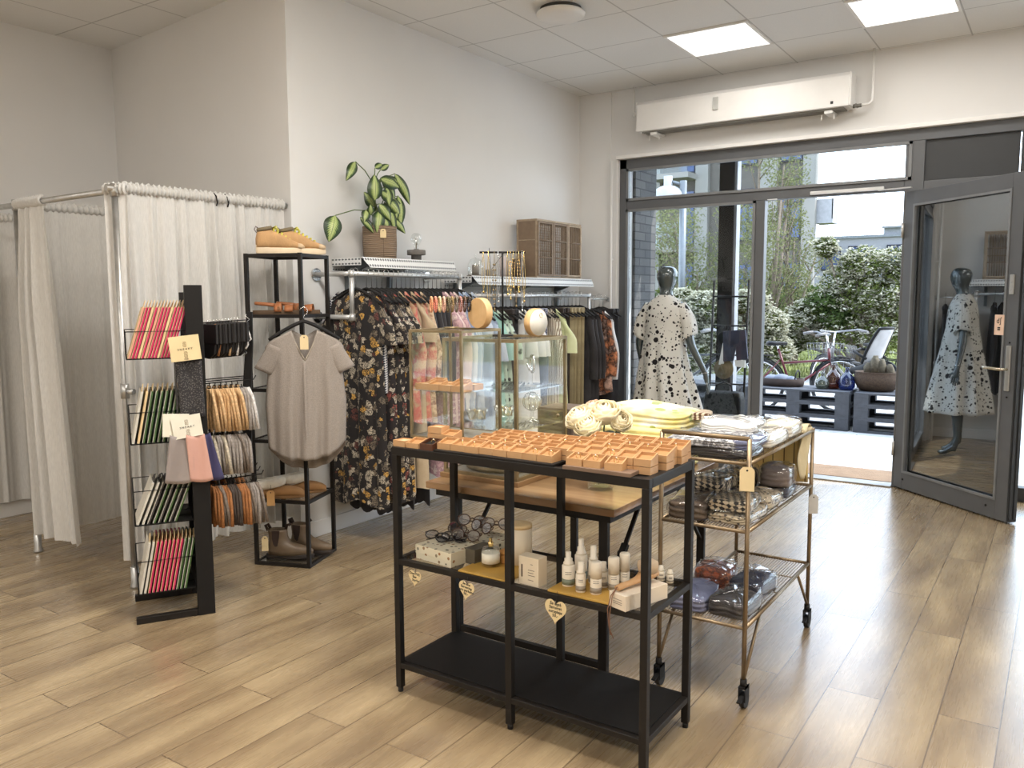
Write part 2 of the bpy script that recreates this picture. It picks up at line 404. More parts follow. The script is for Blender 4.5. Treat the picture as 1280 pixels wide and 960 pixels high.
# open door leaf: hinge at (2.735,.04), swung into the room
hx, hy = 2.752, .025
ex, ey = 3.475, -.755
ang = radians(-43.2); Lg = 1.078
d1 = bpy.data.objects.new('door_1', None); COL.objects.link(d1); d1['kind'] = 'structure'; d1.location = (hx,hy,0); d1.rotation_euler = (0,0,ang)
MW['door_1'] = Matrix.Translation((hx,hy,0)) @ Matrix.Rotation(ang,4,'Z')
T0, T1 = -.0, .075   # local y: 0 faces the camera side
def dp(name, mb, mat, **k): return obj(name, mb, mat, d1, world=False, **k)
dp('door_frame', MB().box(0,.088,T0,T1,.012,2.235).box(Lg-.095,Lg,T0,T1,.012,2.235).box(.088,Lg-.095,T0,T1,.012,.135).box(.088,Lg-.095,T0,T1,2.14,2.235), FRAME, bevel=.003)
dp('edge_profile', MB().box(Lg,Lg+.012,.01,.03,.03,2.22).box(Lg,Lg+.012,.045,.065,.03,2.22).box(Lg,Lg+.004,0,T1,.012,2.235), FRAMED)
dp('glazing_bead', MB().box(.088,.104,-.006,.012,.135,2.14).box(Lg-.111,Lg-.095,-.006,.012,.135,2.14).box(.104,Lg-.111,-.006,.012,.135,.151).box(.104,Lg-.111,-.006,.012,2.124,2.14), S('grey_bead',120,122,124,.4,bump=0))
dp('pane', MB().box(.1,Lg-.1,.03,.036,.145,2.13), DGLASS)
sat = S('satin_steel2',190,188,184,.3,.7,bump=0)
dp('lock_plate', MB().box(Lg-.065,Lg-.030,-.014,0,.86,1.15), sat, bevel=.004)
dp('door_handle', MB().tube([(Lg-.048,-.01,1.0),(Lg-.048,-.055,1.0),(Lg-.07,-.062,1.0),(Lg-.18,-.06,1.003),(Lg-.20,-.055,1.003)], .0095, 10), S('satin_brass_steel',205,196,176,.25,.8,bump=0), label='curved pale metal door handle')
dp('upper_lock', MB().box(Lg-.068,Lg-.036,-.012,0,1.475,1.60).lathe((Lg-.052,-.012,1.505),[(.008,-.0),(.008,.004)],12).lathe((Lg-.052,-.012,1.55),[(.008,-.0),(.008,.004)],12), sat, bevel=.003)
for zz in (.82,1.17): dp('screw_cap', MB().lathe((Lg-.05,-.001,zz), [(.006,-.004),(.006,.004)], 12).box(Lg-.053,Lg-.047,-.003,0,zz-.003,zz+.003), BLACKM)
for xx in (.10,Lg-.17): dp('drain_cap', MB().cyl((xx,-.003,.085),(xx,0,.085),.008,n=14), BLACKM)
stk = dp('door_sticker', MB().box(Lg-.172,Lg-.098,-.009,-.006,1.215,1.345), S('peach_card',232,200,178,.6,bump=0), label='peach notice card on the door glass')
Rd = Matrix(((1,0,0),(0,0,-1),(0,1,0)))
Rw = (Matrix.Rotation(ang,3,'Z') @ Rd)
def dl(x,y,z): return (MW['door_1'] @ V(x,y,z))
tshape('d\u0283', dl(Lg-.135,-.0095,1.305), .05, INK, stk, R=Rw)
obj('symbol', MB().box(Lg-.145,Lg-.125,-.0105,-.009,1.245,1.267).box(Lg-.16,Lg-.108,-.0105,-.009,1.228,1.231), INK, stk, world=False) if False else None
mbs = MB()
for a in ((-.145,-.136,1.245,1.254),(-.134,-.125,1.245,1.254),(-.145,-.136,1.257,1.266),(-.134,-.125,1.257,1.266)):
    mbs.box(Lg+a[0],Lg+a[1],-.0105,-.009,a[2],a[3])
mbs.xf(MW['door_1']); obj('symbol', mbs, INK, stk)
dp('hinge', MB().cyl((-.012,-.008,.25),(-.012,-.008,.36),.011,n=12).cyl((-.012,-.008,1.9),(-.012,-.008,2.01),.011,n=12), sat)

# ---------------- air curtain heater over the door
t = thing('air_curtain', 'long white warm air curtain mounted above the glass door', 'heater', (1.5,-.13,2.84))
x0,x1 = .655,2.37
mb = MB().prism([(-.20,2.87),(-.02,2.87),(-.02,3.12),(-.17,3.12),(-.20,3.09)], lambda y,z:(x0,y,z), lambda y,z:(x1,y,z))
obj('casing', mb, WHITE, t, bevel=.006)
obj('end_cap', MB().box(x0-.008,x0,-.195,-.02,2.875,3.115), WHITE, t, bevel=.002); obj('end_cap', MB().box(x1,x1+.012,-.195,-.02,2.875,3.115), WHITE, t, bevel=.002)
mb = MB()
for k in range(4): mb.box(x0+.04,x1-.04,-.17+.035*k,-.155+.035*k,2.858,2.872)
obj('outlet_grille', mb, S('grille_grey',140,138,132,.5), t)
obj('sensor', MB().box(1.33,1.375,-.212,-.2,2.965,3.065), S('pale_grey_plastic',190,190,186,.5), t, bevel=.003)
obj('badge', MB().box(2.24,2.26,-.203,-.2,2.895,2.915), FRAMED, t)
for bx in (.80,2.22):
    obj('wall_bracket', MB().box(bx-.03,bx+.03,-.17,0,2.835,2.858).cyl((bx-.06,-.12,2.80),(bx-.06,-.12,2.84),.005).cyl((bx+.03,-.12,2.80),(bx+.03,-.12,2.84),.005), WHITE, t, bevel=.003)
obj('valve', MB().cyl((x1+.01,-.1,2.88),(x1+.07,-.1,2.88),.014).cyl((x1+.035,-.13,2.88),(x1+.035,-.07,2.88),.012), S('valve_grey',120,118,112,.4,.5), t)
tag(obj('heating_pipe', MB().tube([(x1+.05,-.1,2.88),(x1+.12,-.1,2.885),(x1+.14,-.08,2.91),(x1+.14,-.075,3.0),(x1+.14,-.075,H)], .009, 10), WHITE), 'thin white pipe from ceiling to right end of the air curtain', 'pipe')
t = thing('supply_pipe', 'short white pipe stub left of the air curtain', 'pipe', (.53,-.05,3.05))
obj('pipe', MB().tube([(.56,-.05,H),(.56,-.05,3.07),(.60,-.05,3.05),(.65,-.05,3.05)], .008, 10), WHITE, t)
obj('valve', MB().cyl((.55,-.05,3.05),(.62,-.05,3.05),.013), WHITE, t)
# vertical white pipe with a valve beside the window
t = thing('radiator_pipe', 'vertical white pipe with valve beside the left window frame', 'pipe', (.345,-.045,0))
obj('pipe', MB().tube([(.345,-.045,0),(.345,-.045,2.68)], .011, 12), WHITE, t)
obj('valve', MB().cyl((.31,-.045,.80),(.385,-.045,.80),.016,n=14).ball((.345,-.045,.80),.022), WHITE, t)
obj('clip', MB().box(.335,.355,-.045,-.012,1.8,1.815), WHITE, t)
# ================================================================ BLACK DISPLAY SHELF
DX0,DX1,DY0,DY1,DZ = 1.778,2.795,-4.585,-4.222,.93
t = thing('display_shelf', 'black steel shelf unit with glass middle shelf in the foreground', 'shelf unit', ((DX0+DX1)/2,(DY0+DY1)/2,0))
s = .025; XM = (DX0+DX1)/2
for lx in (DX0, XM-s/2, DX1-s):
    for ly in (DY0, DY1-s):
        lg = obj('leg', MB().box(lx,lx+s,ly,ly+s,.018,DZ-.03), BLACK, t, bevel=.002)
        obj('glide', MB().cyl((lx+s/2,ly+s/2,0),(lx+s/2,ly+s/2,.02),.010,n=12), RUBBER, lg)
def rails(z0, z1, nm):
    q = 0 if z1 >= DZ else .0012
    mb = MB().box(DX0+q,DX1-q,DY0+q,DY0+s-q,z0,z1).box(DX0+q,DX1-q,DY1-s+q,DY1-q,z0,z1).box(DX0+q,DX0+s-q,DY0+s-q,DY1-s+q,z0,z1).box(DX1-s+q,DX1-q,DY0+s-q,DY1-s+q,z0,z1)
    return obj(nm, mb, BLACK, t, bevel=.002)
rails(DZ-.03, DZ, 'top_frame'); rails(.492,.514,'middle_frame'); rails(.095,.115,'bottom_frame')
obj('top_board', MB().box(DX0+.02,DX1-.02,DY0+.02,DY1-.02,DZ-.012,DZ-.004), BLACKM, t)
obj('glass_shelf', MB().box(DX0+.02,DX1-.02,DY0+.02,DY1-.02,.507,.513), GLASS, t)
obj('bottom_shelf', MB().box(DX0+.022,DX1-.022,DY0+.022,DY1-.022,.1,.119), BLACKM, t)

# wooden trays carrying the front boxes
TRW = wood('grey_brown_tray', s2l(110,90,76), s2l(136,112,94), s2l(160,134,112), 9, (.3,1,1))
tr1 = tag(obj('wooden_tray', MB().box(1.972,2.462,DY0+.002,DY0+.10,DZ,DZ+.008), BLACKM, bevel=.001), 'thin dark tray under the long front row of jewellery boxes', 'tray')
tr2 = tag(obj('wooden_tray', MB().box(2.50,2.735,DY0-.004,DY0+.075,DZ,DZ+.012), TRW, bevel=.001), 'thin wooden tray under three jewellery boxes at the right corner', 'tray')
BW = .0585
BEECH_SHADE = wood('beech_recess_shade', s2l(170,124,80), s2l(190,144,96), s2l(204,160,114), 9, (.3,1,1))  # darker beech for the inserts, painting in the shade of the box recess
def box_thing(dark=False, gem=True, lidded=False):
    t = thing('jewellery_box', 'x', 'box', (0,0,0), 0, 'small wooden jewellery boxes on the black shelf')
    a = BW/2-.0007; h = .0225; w = .004
    hb = h+(0 if lidded else .013)   # open trays slope: the wall away from the shop door side is higher
    mb = MB()
    def slab(x0,x1,y0,y1,z0a,z1a,z0b,z1b):   # z rises from front (y0) to back (y1)
        mb.add([V(x0,y0,z0a),V(x1,y0,z0a),V(x0,y1,z0b),V(x1,y1,z0b),V(x0,y0,z1a),V(x1,y0,z1a),V(x0,y1,z1b),V(x1,y1,z1b)], [(0,2,3,1),(4,5,7,6),(0,1,5,4),(2,6,7,3),(0,4,6,2),(1,3,7,5)])
    slab(-a,a,-a,-a+w,0,h,0,h); slab(-a,a,a-w,a,0,hb,0,hb); slab(-a,-a+w,-a+w,a-w,0,h,0,hb); slab(a-w,a,-a+w,a-w,0,h,0,hb); slab(-a+w,a-w,-a+w,a-w,0,.004,0,.004)
    obj('tray', mb, WALNUT if dark else BEECH, t, world=False)
    mb = MB()
    if lidded: slab(-a+w,a-w,-a+w,a-w,.014,.019,.014,.019); obj('insert', mb, BEECHL, t, world=False)
    else: slab(-a+w,a-w,-a+w,a-w,.004,h-.009,.004,hb-.010); obj('insert', mb, BEECH_SHADE if not dark else BLACKM, t, world=False)
    return t
proto_n = box_thing(); proto_l = box_thing(lidded=True); proto_d = box_thing(dark=True)
used = {}
def place_box(kind, loc, rz, label):
    p = {'n':proto_n,'l':proto_l,'d':proto_d}[kind]
    if kind not in used:
        used[kind] = 1; p.location = loc; p.rotation_euler = (0,0,rz); p['label'] = label; return p
    return dup(p, loc, rz, label)
ring_proto = None
def ring_at(loc, rz, label):
    global ring_proto
    if ring_proto is None:
        r = thing('ring', label, 'ring', (0,0,0), 0, 'rings and studs lying in the jewellery boxes')
        obj('band', MB().tube([(.008*cos(a),0,.0085+.008*sin(a)) for a in [2*pi*k/14 for k in range(14)]], .0011, 6, closed=True), GOLD, r, world=False)
        obj('stone', MB().ball((0,0,.0175), .0026, 8, 6), S('pale_stone',236,232,220,.15,bump=0), r, world=False)
        ring_proto = r; r.location = loc; r.rotation_euler = (0,0,rz); return r
    return dup(ring_proto, loc, rz, label)
rnd = random.Random(3)
# long row on the dark tray (front), eight boxes
z1 = DZ+.008; bi = 0
for k in range(8):
    x = 2.003+k*.0592; y = DY0+.052+rnd.uniform(-.003,.003)
    place_box('n', (x,y,z1), rnd.uniform(-.04,.04), 'open wooden jewellery box, %s from the left on the thin dark tray' % ORD[k])
    if k in (1,2,3,4,6,7): ring_at((x+rnd.uniform(-.01,.01),y,z1+.017), rnd.uniform(-1,1), 'tiny gold ring in the %s box on the thin dark tray' % ORD[k])
place_box('n', (1.862,DY0+.045,DZ-.004), .03, 'pale wooden jewellery box second from the left front corner')
place_box('l', (1.801,DY0+.045,DZ), -.03, 'pale wooden box alone at the left front corner of the black shelf')
place_box('d', (1.932,DY0+.04,DZ), -.02, 'dark wooden jewellery box holding a pale ring near the left front')
ring_at((1.935,DY0+.05,DZ+.017), .8, 'gold ring lying in the dark wooden box')
for k in range(3):
    x = 2.535+k*.0605 + (.012 if k == 2 else 0)
    place_box('n', (x,DY0+.037,DZ+.012), (-.02,.05,.10)[k], 'open wooden jewellery box, %s of three on the wooden tray' % ORD[k])
    ring_at((x,DY0+.037,DZ+.030), 1.0-k*.5, 'gold ring in the %s of the three boxes on the wooden tray' % ORD[k])
# stack of lidded boxes behind the left front
for k in range(3):
    place_box('l', (1.905+k*.001,DY0+.115+.0*k,DZ+.0245*k-.004*0), .05*k, 'closed wooden box in the short stack by the brass case, %s from the bottom' % ORD[k])
place_box('l', (1.965,DY0+.115,DZ), -.03, 'closed wooden box right of the short box stack, lower one')
place_box('n', (1.965,DY0+.115,DZ+.0245), .03, 'open wooden box right of the short box stack, upper one')
# main block: rows run left to right, each row a little further back; right half stands on a second layer of boxes
xs0 = 2.03
for r in range(5):
    y = DY0+.115+r*.0595
    if y > DY1+.02: break
    for c in range(13):
        x = xs0 + c*.0595 + (r%2)*.014
        if x > DX1-.025: continue
        up = x > 2.43
        zz = DZ
        if r >= 1 and x < 1.99: continue
        if up:
            place_box('l', (x,y-.03 if x > 2.49 and r == 0 else y,DZ), rnd.uniform(-.02,.02), 'wooden box in the lower layer, row %s back, %s from the left' % (ORD[r], ORD[c])) if (r == 0 or x > 2.71) else None
            zz = DZ+.0245
            if r == 0 and x > 2.49: y2 = y-.03
            else: y2 = y
            if r and not (x > 2.71):
                place_box('l', (x,y,DZ), 0, 'wooden box under the raised block, row %s back, %s from the left' % (ORD[r], ORD[c]))
        else: y2 = y
        place_box('n', (x,y2,zz), rnd.uniform(-.03,.03), 'open wooden jewellery box in the main block, row %s back, %s from the left' % (ORD[r], ORD[c]))
        if rnd.random() < .3: ring_at((x+rnd.uniform(-.008,.008),y2,zz+.018), rnd.uniform(0,3), 'gold ring in the main block box, row %s back, %s from the left' % (ORD[r], ORD[c]))

# ================================================================ middle glass shelf of the display
GZ = .514
TERR, n = nt('terrazzo_print'); v = coord(n)
vo = N(n,'ShaderNodeTexVoronoi'); L(n, v, vo.inputs[0]); vo.inputs['Scale'].default_value = 55
f = mth(n,'LESS_THAN', vo.outputs['Distance'], .33); sepc = N(n,'ShaderNodeSeparateColor'); L(n, vo.outputs['Color'], sepc.inputs[0])
f = mth(n,'MULTIPLY', f, mth(n,'GREATER_THAN', sepc.outputs[0], .35))
finish(TERR, n, mix(n, f, s2l(222,214,190), ramp(n,[(0,s2l(90,80,60)),(.4,s2l(60,70,50)),(.7,s2l(160,110,60)),(1,s2l(120,120,100))], sepc.outputs[1])), .5)
TRAYG = S('mustard_wood', 200,158,76,.45,bump=.1)
def carton(nm, lab, x0,x1,y0,y1,z0,z1, mat, rz=0, cat='box', group=None, parts=None, loc=None):
    cx,cy = (x0+x1)/2,(y0+y1)/2
    t = thing(nm, lab, cat, (cx,cy,z0), rz, group)
    b = obj('carton', MB().box(x0-cx,x1-cx,y0-cy,y1-cy,0,z1-z0), mat, t, world=False, bevel=.0015)
    return t
def p_box(nm, lab, cx, cy, rz, w, d, h, mat, z0=GZ):
    t = thing(nm, lab, 'box', (cx,cy,z0), rz)
    obj('base_box', MB().box(-w/2+.002,w/2-.002,-d/2+.002,d/2-.002,0,h*.5), mat, t, world=False)
    obj('lid', MB().box(-w/2,w/2,-d/2,d/2,h*.38,h), mat, t, world=False, bevel=.001)
    return t
p_box('patterned_box', 'flat speckled cream box under a heap of spectacles, nearest the front edge', 1.945,-4.475,-.12,.185,.15,.052, TERR)
p_box('patterned_box', 'speckled cream box behind, carrying three pairs of spectacles', 1.985,-4.305,-.12,.23,.13,.05, TERR)
p_box('display_block', 'small dark block beside the front speckled box', 2.063,-4.44,-.12,.05,.10,.056, S('dark_olive_box',84,78,66,.5))
TORT = S('tortoiseshell', 66,44,32,.25,var=.5,vs=60,bump=0)
LENS = glassmat('lens', (.82,.84,.9), .12, .5)
def specs(x, y, z, rz, tilt, lab, fold=True, mat=None):
    mat = mat or TORT
    t = thing('spectacles', lab, 'spectacles', (x,y,z), rz, 'spectacles on the speckled boxes')
    t.rotation_euler = (tilt, 0, rz)
    MW[t.name] = Matrix.Translation((x,y,z)) @ Matrix.Rotation(rz,4,'Z') @ Matrix.Rotation(tilt,4,'X')
    mb = MB(); ml = MB()
    for sgn in (-1,1):
        c = sgn*.033; pts = []
        for k in range(20):
            a = 2*pi*k/20; pts.append((c+.025*cos(a), 0, .022+.0205*sin(a)+.002*abs(cos(a))))
        mb.tube(pts, .0023, 6, closed=True)
        ml.prism([(p[0],p[2]) for p in pts], lambda x,z:(x,-.0005,z), lambda x,z:(x,.0005,z))
    mb.tube([(-.008,0,.028),(0,0,.032),(.008,0,.028)], .0025, 6)
    obj('rim', mb, mat, t, world=False); obj('lens', ml, LENS, t, world=False)
    for sgn in (-1,1):
        p = [(sgn*.058,0,.034),(sgn*.065,.004,.034),(sgn*.064,.05,.03),(sgn*.060,.10,.026),(sgn*.058,.125,.012)]
        if fold: p = [(sgn*.058,0,.034),(sgn*.064,.004,.033),(sgn*.05,.009+.004*sgn,.024),(-sgn*.02,.011+.005*sgn,.018),(-sgn*.055,.012+.006*sgn,.01)]
        obj('temple', MB().tube(p, .0022, 6), mat, t, world=False)
    return t
DKG = S('dark_gunmetal',50,46,44,.3,.5,bump=0)
zt = GZ+.052
specs(1.885,-4.455,zt+.004,.3,-1.05,'spectacles at the left edge of the front speckled box',True,DKG)
specs(1.925,-4.41,zt+.02,-.35,-.7,'dark spectacles leaning at the back of the front speckled box')
specs(1.955,-4.47,zt+.006,.5,-.9,'spectacles with pale lenses in the middle of the front box',True,DKG)
specs(1.995,-4.44,zt+.012,.15,-.55,'brown spectacles at the right of the front speckled box')
zt = GZ+.05
specs(1.935,-4.315,zt+.03,.2,-.35,'round dark spectacles standing at the left of the rear box')
specs(1.99,-4.34,zt+.022,-.3,-.5,'wide tortoiseshell spectacles in the middle of the rear box')
specs(2.04,-4.30,zt+.03,.35,-.45,'thin tortoiseshell spectacles at the right of the rear box')
tag(obj('wooden_tray', MB().box(2.07,2.285,-4.575,-4.40,GZ,GZ+.006), TRAYG, bevel=.001), 'mustard tray under the perfume bottle', 'tray')
# perfume bottle
t = thing('perfume_bottle', 'clear perfume bottle with gold cap on the mustard tray', 'bottle', (2.14,-4.475,GZ+.006))
obj('glass_body', MB().lathe((2.14,-4.475,GZ+.006), [(.030,0),(.032,.006),(.032,.058),(.028,.066),(.011,.069),(.010,.074)], 28), GLASSB, t)
obj('wrapper_label', MB().lathe((2.14,-4.475,GZ+.02), [(.0328,0),(.0328,.036)], 28), PAPERW, t)
obj('cap', MB().lathe((2.14,-4.475,GZ+.074+.006), [(.0095,-.004),(.0095,.012),(.006,.014),(.0055,.026),(0,.027)], 18), GOLD, t)
t = thing('cork_pot', 'small round wooden lidded pot behind the perfume bottle', 'pot', (2.165,-4.405,GZ+.006))
obj('pot_body', MB().lathe((2.165,-4.405,GZ+.006), [(.03,0),(.031,.004),(.031,.03)], 24), S('amber_wood',205,150,84,.5), t)
obj('lid', MB().lathe((2.165,-4.405,GZ+.037), [(.031,0),(.031,.009),(.028,.011),(0,.011)], 24), S('amber_wood',205,150,84,.5), t)
t = thing('paper_tube', 'tall cream cylinder tube with pale wooden lid behind the centre leg', 'tube', (2.245,-4.43,GZ))
TX,TY = 2.205,-4.385
t.location = (TX,TY,GZ); MW[t.name] = Matrix.Translation((TX,TY,GZ))
CREAM = S('cream_carton', 222,208,184,.6,var=.04,bump=.05)
obj('tube_body', MB().lathe((TX,TY,GZ), [(.044,0),(.044,.135)], 32), CREAM, t)
obj('lid', MB().lathe((TX,TY,GZ+.135), [(.0445,0),(.0445,.012),(.041,.014),(0,.014)], 32), S('straw_lid',216,188,140,.6), t)
Rf = Matrix(((1,0,0),(0,0,-1),(0,1,0)))   # text facing -Y
# small cream carton
cx,cy = 2.355,-4.535; rz = -.08
t = thing('cosmetic_carton', 'small upright cream carton with a dark bar right of the centre leg', 'box', (cx,cy,GZ), rz)
b = obj('carton', MB().box(-.041,.041,-.024,.024,0,.096), CREAM, t, world=False, bevel=.001)
obj('printed_bar', MB().box(-.030,-.025,-.0246,-.0238,.025,.068), S('umber_ink',70,52,38,.6,bump=0), b, world=False)
mb = MB()
for (xa,xb,z) in ((.008,.018,.072),(-.002,.024,.052),(-.002,.02,.043),(-.002,.026,.034),(-.002,.02,.018)): mb.box(xa,xb,-.0246,-.0238,z,z+.0015)
obj('printed_lines', mb, S('umber_ink',70,52,38,.6,bump=0), b, world=False)
tag(obj('wooden_tray', MB().box(2.435,2.66,-4.572,-4.41,GZ,GZ+.007), TRAYG, bevel=.001), 'mustard tray carrying the white cosmetic bottles', 'tray')
# cosmetic bottles
BOT = S('cream_bottle', 232,222,204,.35,var=.02,bump=0); GRN = S('sage_label', 120,128,110,.5,bump=0); GRY = S('warm_grey_label', 150,140,126,.5,bump=0)
def bottle(x, y, h, r, kind, lab, z=GZ+.007):
    t = thing('cosmetic_bottle', lab, 'bottle', (x,y,z), 0, 'white cosmetic bottles on the glass shelf')
    o = V(x,y,z)
    hb = h*.62 if kind != 'tube' else h*.5
    obj('bottle_body', MB().lathe(o, [(r*.94,0),(r,.003),(r,hb-.004),(r*.8,hb)], 24), BOT, t)
    obj('label_band', MB().lathe(o, [(r*1.012,.006),(r*1.012,h*.22)], 24), GRN if kind == 'green' else GRY, t)
    mb = MB()
    if kind == 'tube': mb.lathe(o+V(0,0,hb), [(r,0),(r,h-hb-.003),(r*.9,h-hb),(0,h-hb)], 24)
    elif kind == 'green': mb.lathe(o+V(0,0,hb), [(r*.8,0),(r*.8,.006),(r*.62,.010),(r*.62,(h-hb)*.45),(r*.4,(h-hb)*.5),(r*.4,h-hb-.002),(0,h-hb)], 24)
    else: mb.lathe(o+V(0,0,hb), [(r*.85,0),(r*.85,.006),(r*.66,.008),(r*.6,h-hb-.002),(0,h-hb)], 24)
    obj('cap', mb, BOT, t)
    # two tiny printed lines
    ml = MB(); a0 = -pi/2+.5
    for zz in (h*.36, h*.42):
        ml.add([(x+r*1.015*cos(a0+da), y+r*1.015*sin(a0+da), z+zz+dz) for dz in (0,.0016) for da in (-.5,-.25,0,.25,.5)], [(i,i+1,i+6,i+5) for i in range(4)], True)
    obj('printed_words', ml, INK, t); return t
bottle(2.472,-4.50,.115,.0215,'green','white spray bottle with sage label, leftmost on the mustard tray')
bottle(2.478,-4.425,.14,.0215,'green','tallest white bottle with sage label, at the back left of the tray')
bottle(2.535,-4.53,.100,.0165,'small','small white dropper bottle at the front edge of the tray')
bottle(2.530,-4.435,.128,.0165,'pump','white bottle standing behind the small dropper bottle')
bottle(2.585,-4.52,.105,.0185,'tube','white tube bottle at the front of the tray, centre')
bottle(2.618,-4.46,.110,.0185,'tube','white tube bottle right of centre on the tray')
bottle(2.640,-4.425,.118,.0165,'tube','white tube bottle at the back right of the tray')
bottle(2.575,-4.45,.085,.017,'pump','short white bottle hidden between the taller ones')
bottle(2.700,-4.27,.052,.013,'small','tiny white bottle at the right rear of the glass shelf, left one',GZ)
bottle(2.735,-4.275,.046,.012,'small','tiny white bottle at the right rear of the glass shelf, right one',GZ)
# hair/body brush lying on a long white carton
t = thing('brush_carton', 'long white carton under the wooden brush', 'box', (2.722,-4.50,GZ), 1.25)
b = obj('carton', MB().box(-.09,.10,-.035,.035,0,.048), S('off_white_carton',228,214,194,.6,var=.03,bump=0), t, world=False, bevel=.001)
mb = MB()
for z in (.016,.022,.030): mb.box(-.0906,-.0896,-.02,.018,z,z+.0012)
obj('printed_lines', mb, S('umber_ink',70,52,38,.6,bump=0), b, world=False)
t = thing('body_brush', 'wooden bath brush with pale bristles lying on the carton', 'brush', (2.71,-4.51,GZ+.05), 0)
hp = [(-.020,-.068,.006),(-.012,-.045,.010),(.0,-.015,.012),(.012,.02,.016),(.02,.05,.022),(.026,.085,.026)]
hp = [V(2.705,-4.50,GZ+.052)+V(*p) for p in hp]
obj('handle', MB().tube(hp, [.013,.014,.013,.018,.028,.030], 14, sq=.6), BEECH, t)
obj('bristles', MB().lathe(hp[4]+V(.003,.012,.01), [(.030,0),(.034,.018),(.033,.03),(.02,.037),(0,.039)], 24), S('pale_bristle',214,190,160,.9,bump=.8,bsc=600), t)
obj('hanging_loop', MB().tube([hp[0]+V(0,0,.005),hp[0]+V(-.012,-.02,-.02),hp[0]+V(-.016,-.034,-.06),hp[0]+V(-.012,-.032,-.11),hp[0]+V(-.006,-.030,-.14)], .0016, 6).tube([hp[0]+V(0,0,.005),hp[0]+V(-.006,-.022,-.02),hp[0]+V(-.008,-.034,-.07),hp[0]+V(-.010,-.032,-.12),hp[0]+V(.004,-.030,-.15)], .0016, 6), S('leather_cord',120,84,60,.7), t)
# heart price tags hanging on the front rail
def heart(x, z, w, txt, lab, tilt=0, sz=.0125):
    yy = DY0-.006
    t = thing('heart_tag', lab, 'tag', (x,yy,z))
    pts = []
    for k in range(40):
        a = 2*pi*k/40; X = 16*sin(a)**3; Z = 13*cos(a)-5*cos(2*a)-2*cos(3*a)-cos(4*a)
        X, Z = X/32*w, Z/32*w*1.12
        pts.append((x+X*cos(tilt)-Z*sin(tilt), z+X*sin(tilt)+Z*cos(tilt)))
    obj('card_heart', MB().prism(pts, lambda a,b:(a,yy-.001,b), lambda a,b:(a,yy+.001,b)), PAPER, t)
    obj('string', MB().tube([(x,yy,z+w*.22),(x+.002,yy+.004,z+w*.5),(x,yy+.01,z+w*.75)], .0008, 5), INK, t)
    tshape(txt, (x,yy-.0016,z+.002), sz, INK, t, R=Matrix.Rotation(tilt,3,'Y').inverted() @ Rf, name='handwriting')
heart(1.885,.462,.058,'Dou TØJ\nBør\n   Styrke','small heart shaped tag nearest the left leg of the shelf',-.05)
heart(2.118,.463,.066,'Se fine\nServering\naura parfume\n50,-','heart shaped tag left of the centre leg, under the perfume',-.12)
heart(2.477,.465,.080,'Se også\nSerumst\naurapleje\n50,-','largest heart shaped tag, right of the centre leg',-.04,.014)

# ================================================================ OAK FOLDING TABLE BEHIND
TZ = .71
TX0,TX1,TY0,TY1 = 1.615,2.487,-4.20,-3.13
t = thing('folding_table', 'oak topped table with black folding legs behind the shelf unit', 'table', ((TX0+TX1)/2,(TY0+TY1)/2,0))
obj('tabletop', MB().box(TX0,TX1,TY0,TY1,TZ-.028,TZ), OAKT, t, bevel=.002)
obj('apron', MB().box(TX0+.03,TX1-.03,TY0+.03,TY0+.06,TZ-.06,TZ-.028).box(TX0+.03,TX1-.03,TY1-.06,TY1-.03,TZ-.06,TZ-.028).box(TX0+.03,TX0+.06,TY0+.06,TY1-.06,TZ-.06,TZ-.028).box(TX1-.06,TX1-.03,TY0+.06,TY1-.06,TZ-.06,TZ-.028), BLACK, t)
lx = (1.745, 2.425)
for x in lx:
    for y in (TY0+.045, TY1-.045):
        obj('leg', MB().box(x-.018,x+.018,y-.012,y+.012,0,TZ-.05), BLACK, t, bevel=.002)
for y in (TY0+.045, TY1-.045):
    obj('cross_bar', MB().box(lx[0]+.018,lx[1]-.018,y-.01,y+.01,.085,.11), BLACK, t)
for x in lx:
    for sg, y in ((1, TY0+.045), (-1, TY1-.045)):
        a = V(x,y+.0*sg,.33); b = V(x+.0,y+sg*.30,TZ-.06)
        br = obj('folding_brace', MB().beam(a,b,.016,.010), BLACK, t)
        m_ = (a+b)/2; obj('brace_joint', MB().beam(m_-(b-a)*.09,m_+(b-a)*.09,.026,.02).cyl(m_+V(-.018,0,0),m_+V(.018,0,0),.008,n=12), BLACKM, br)

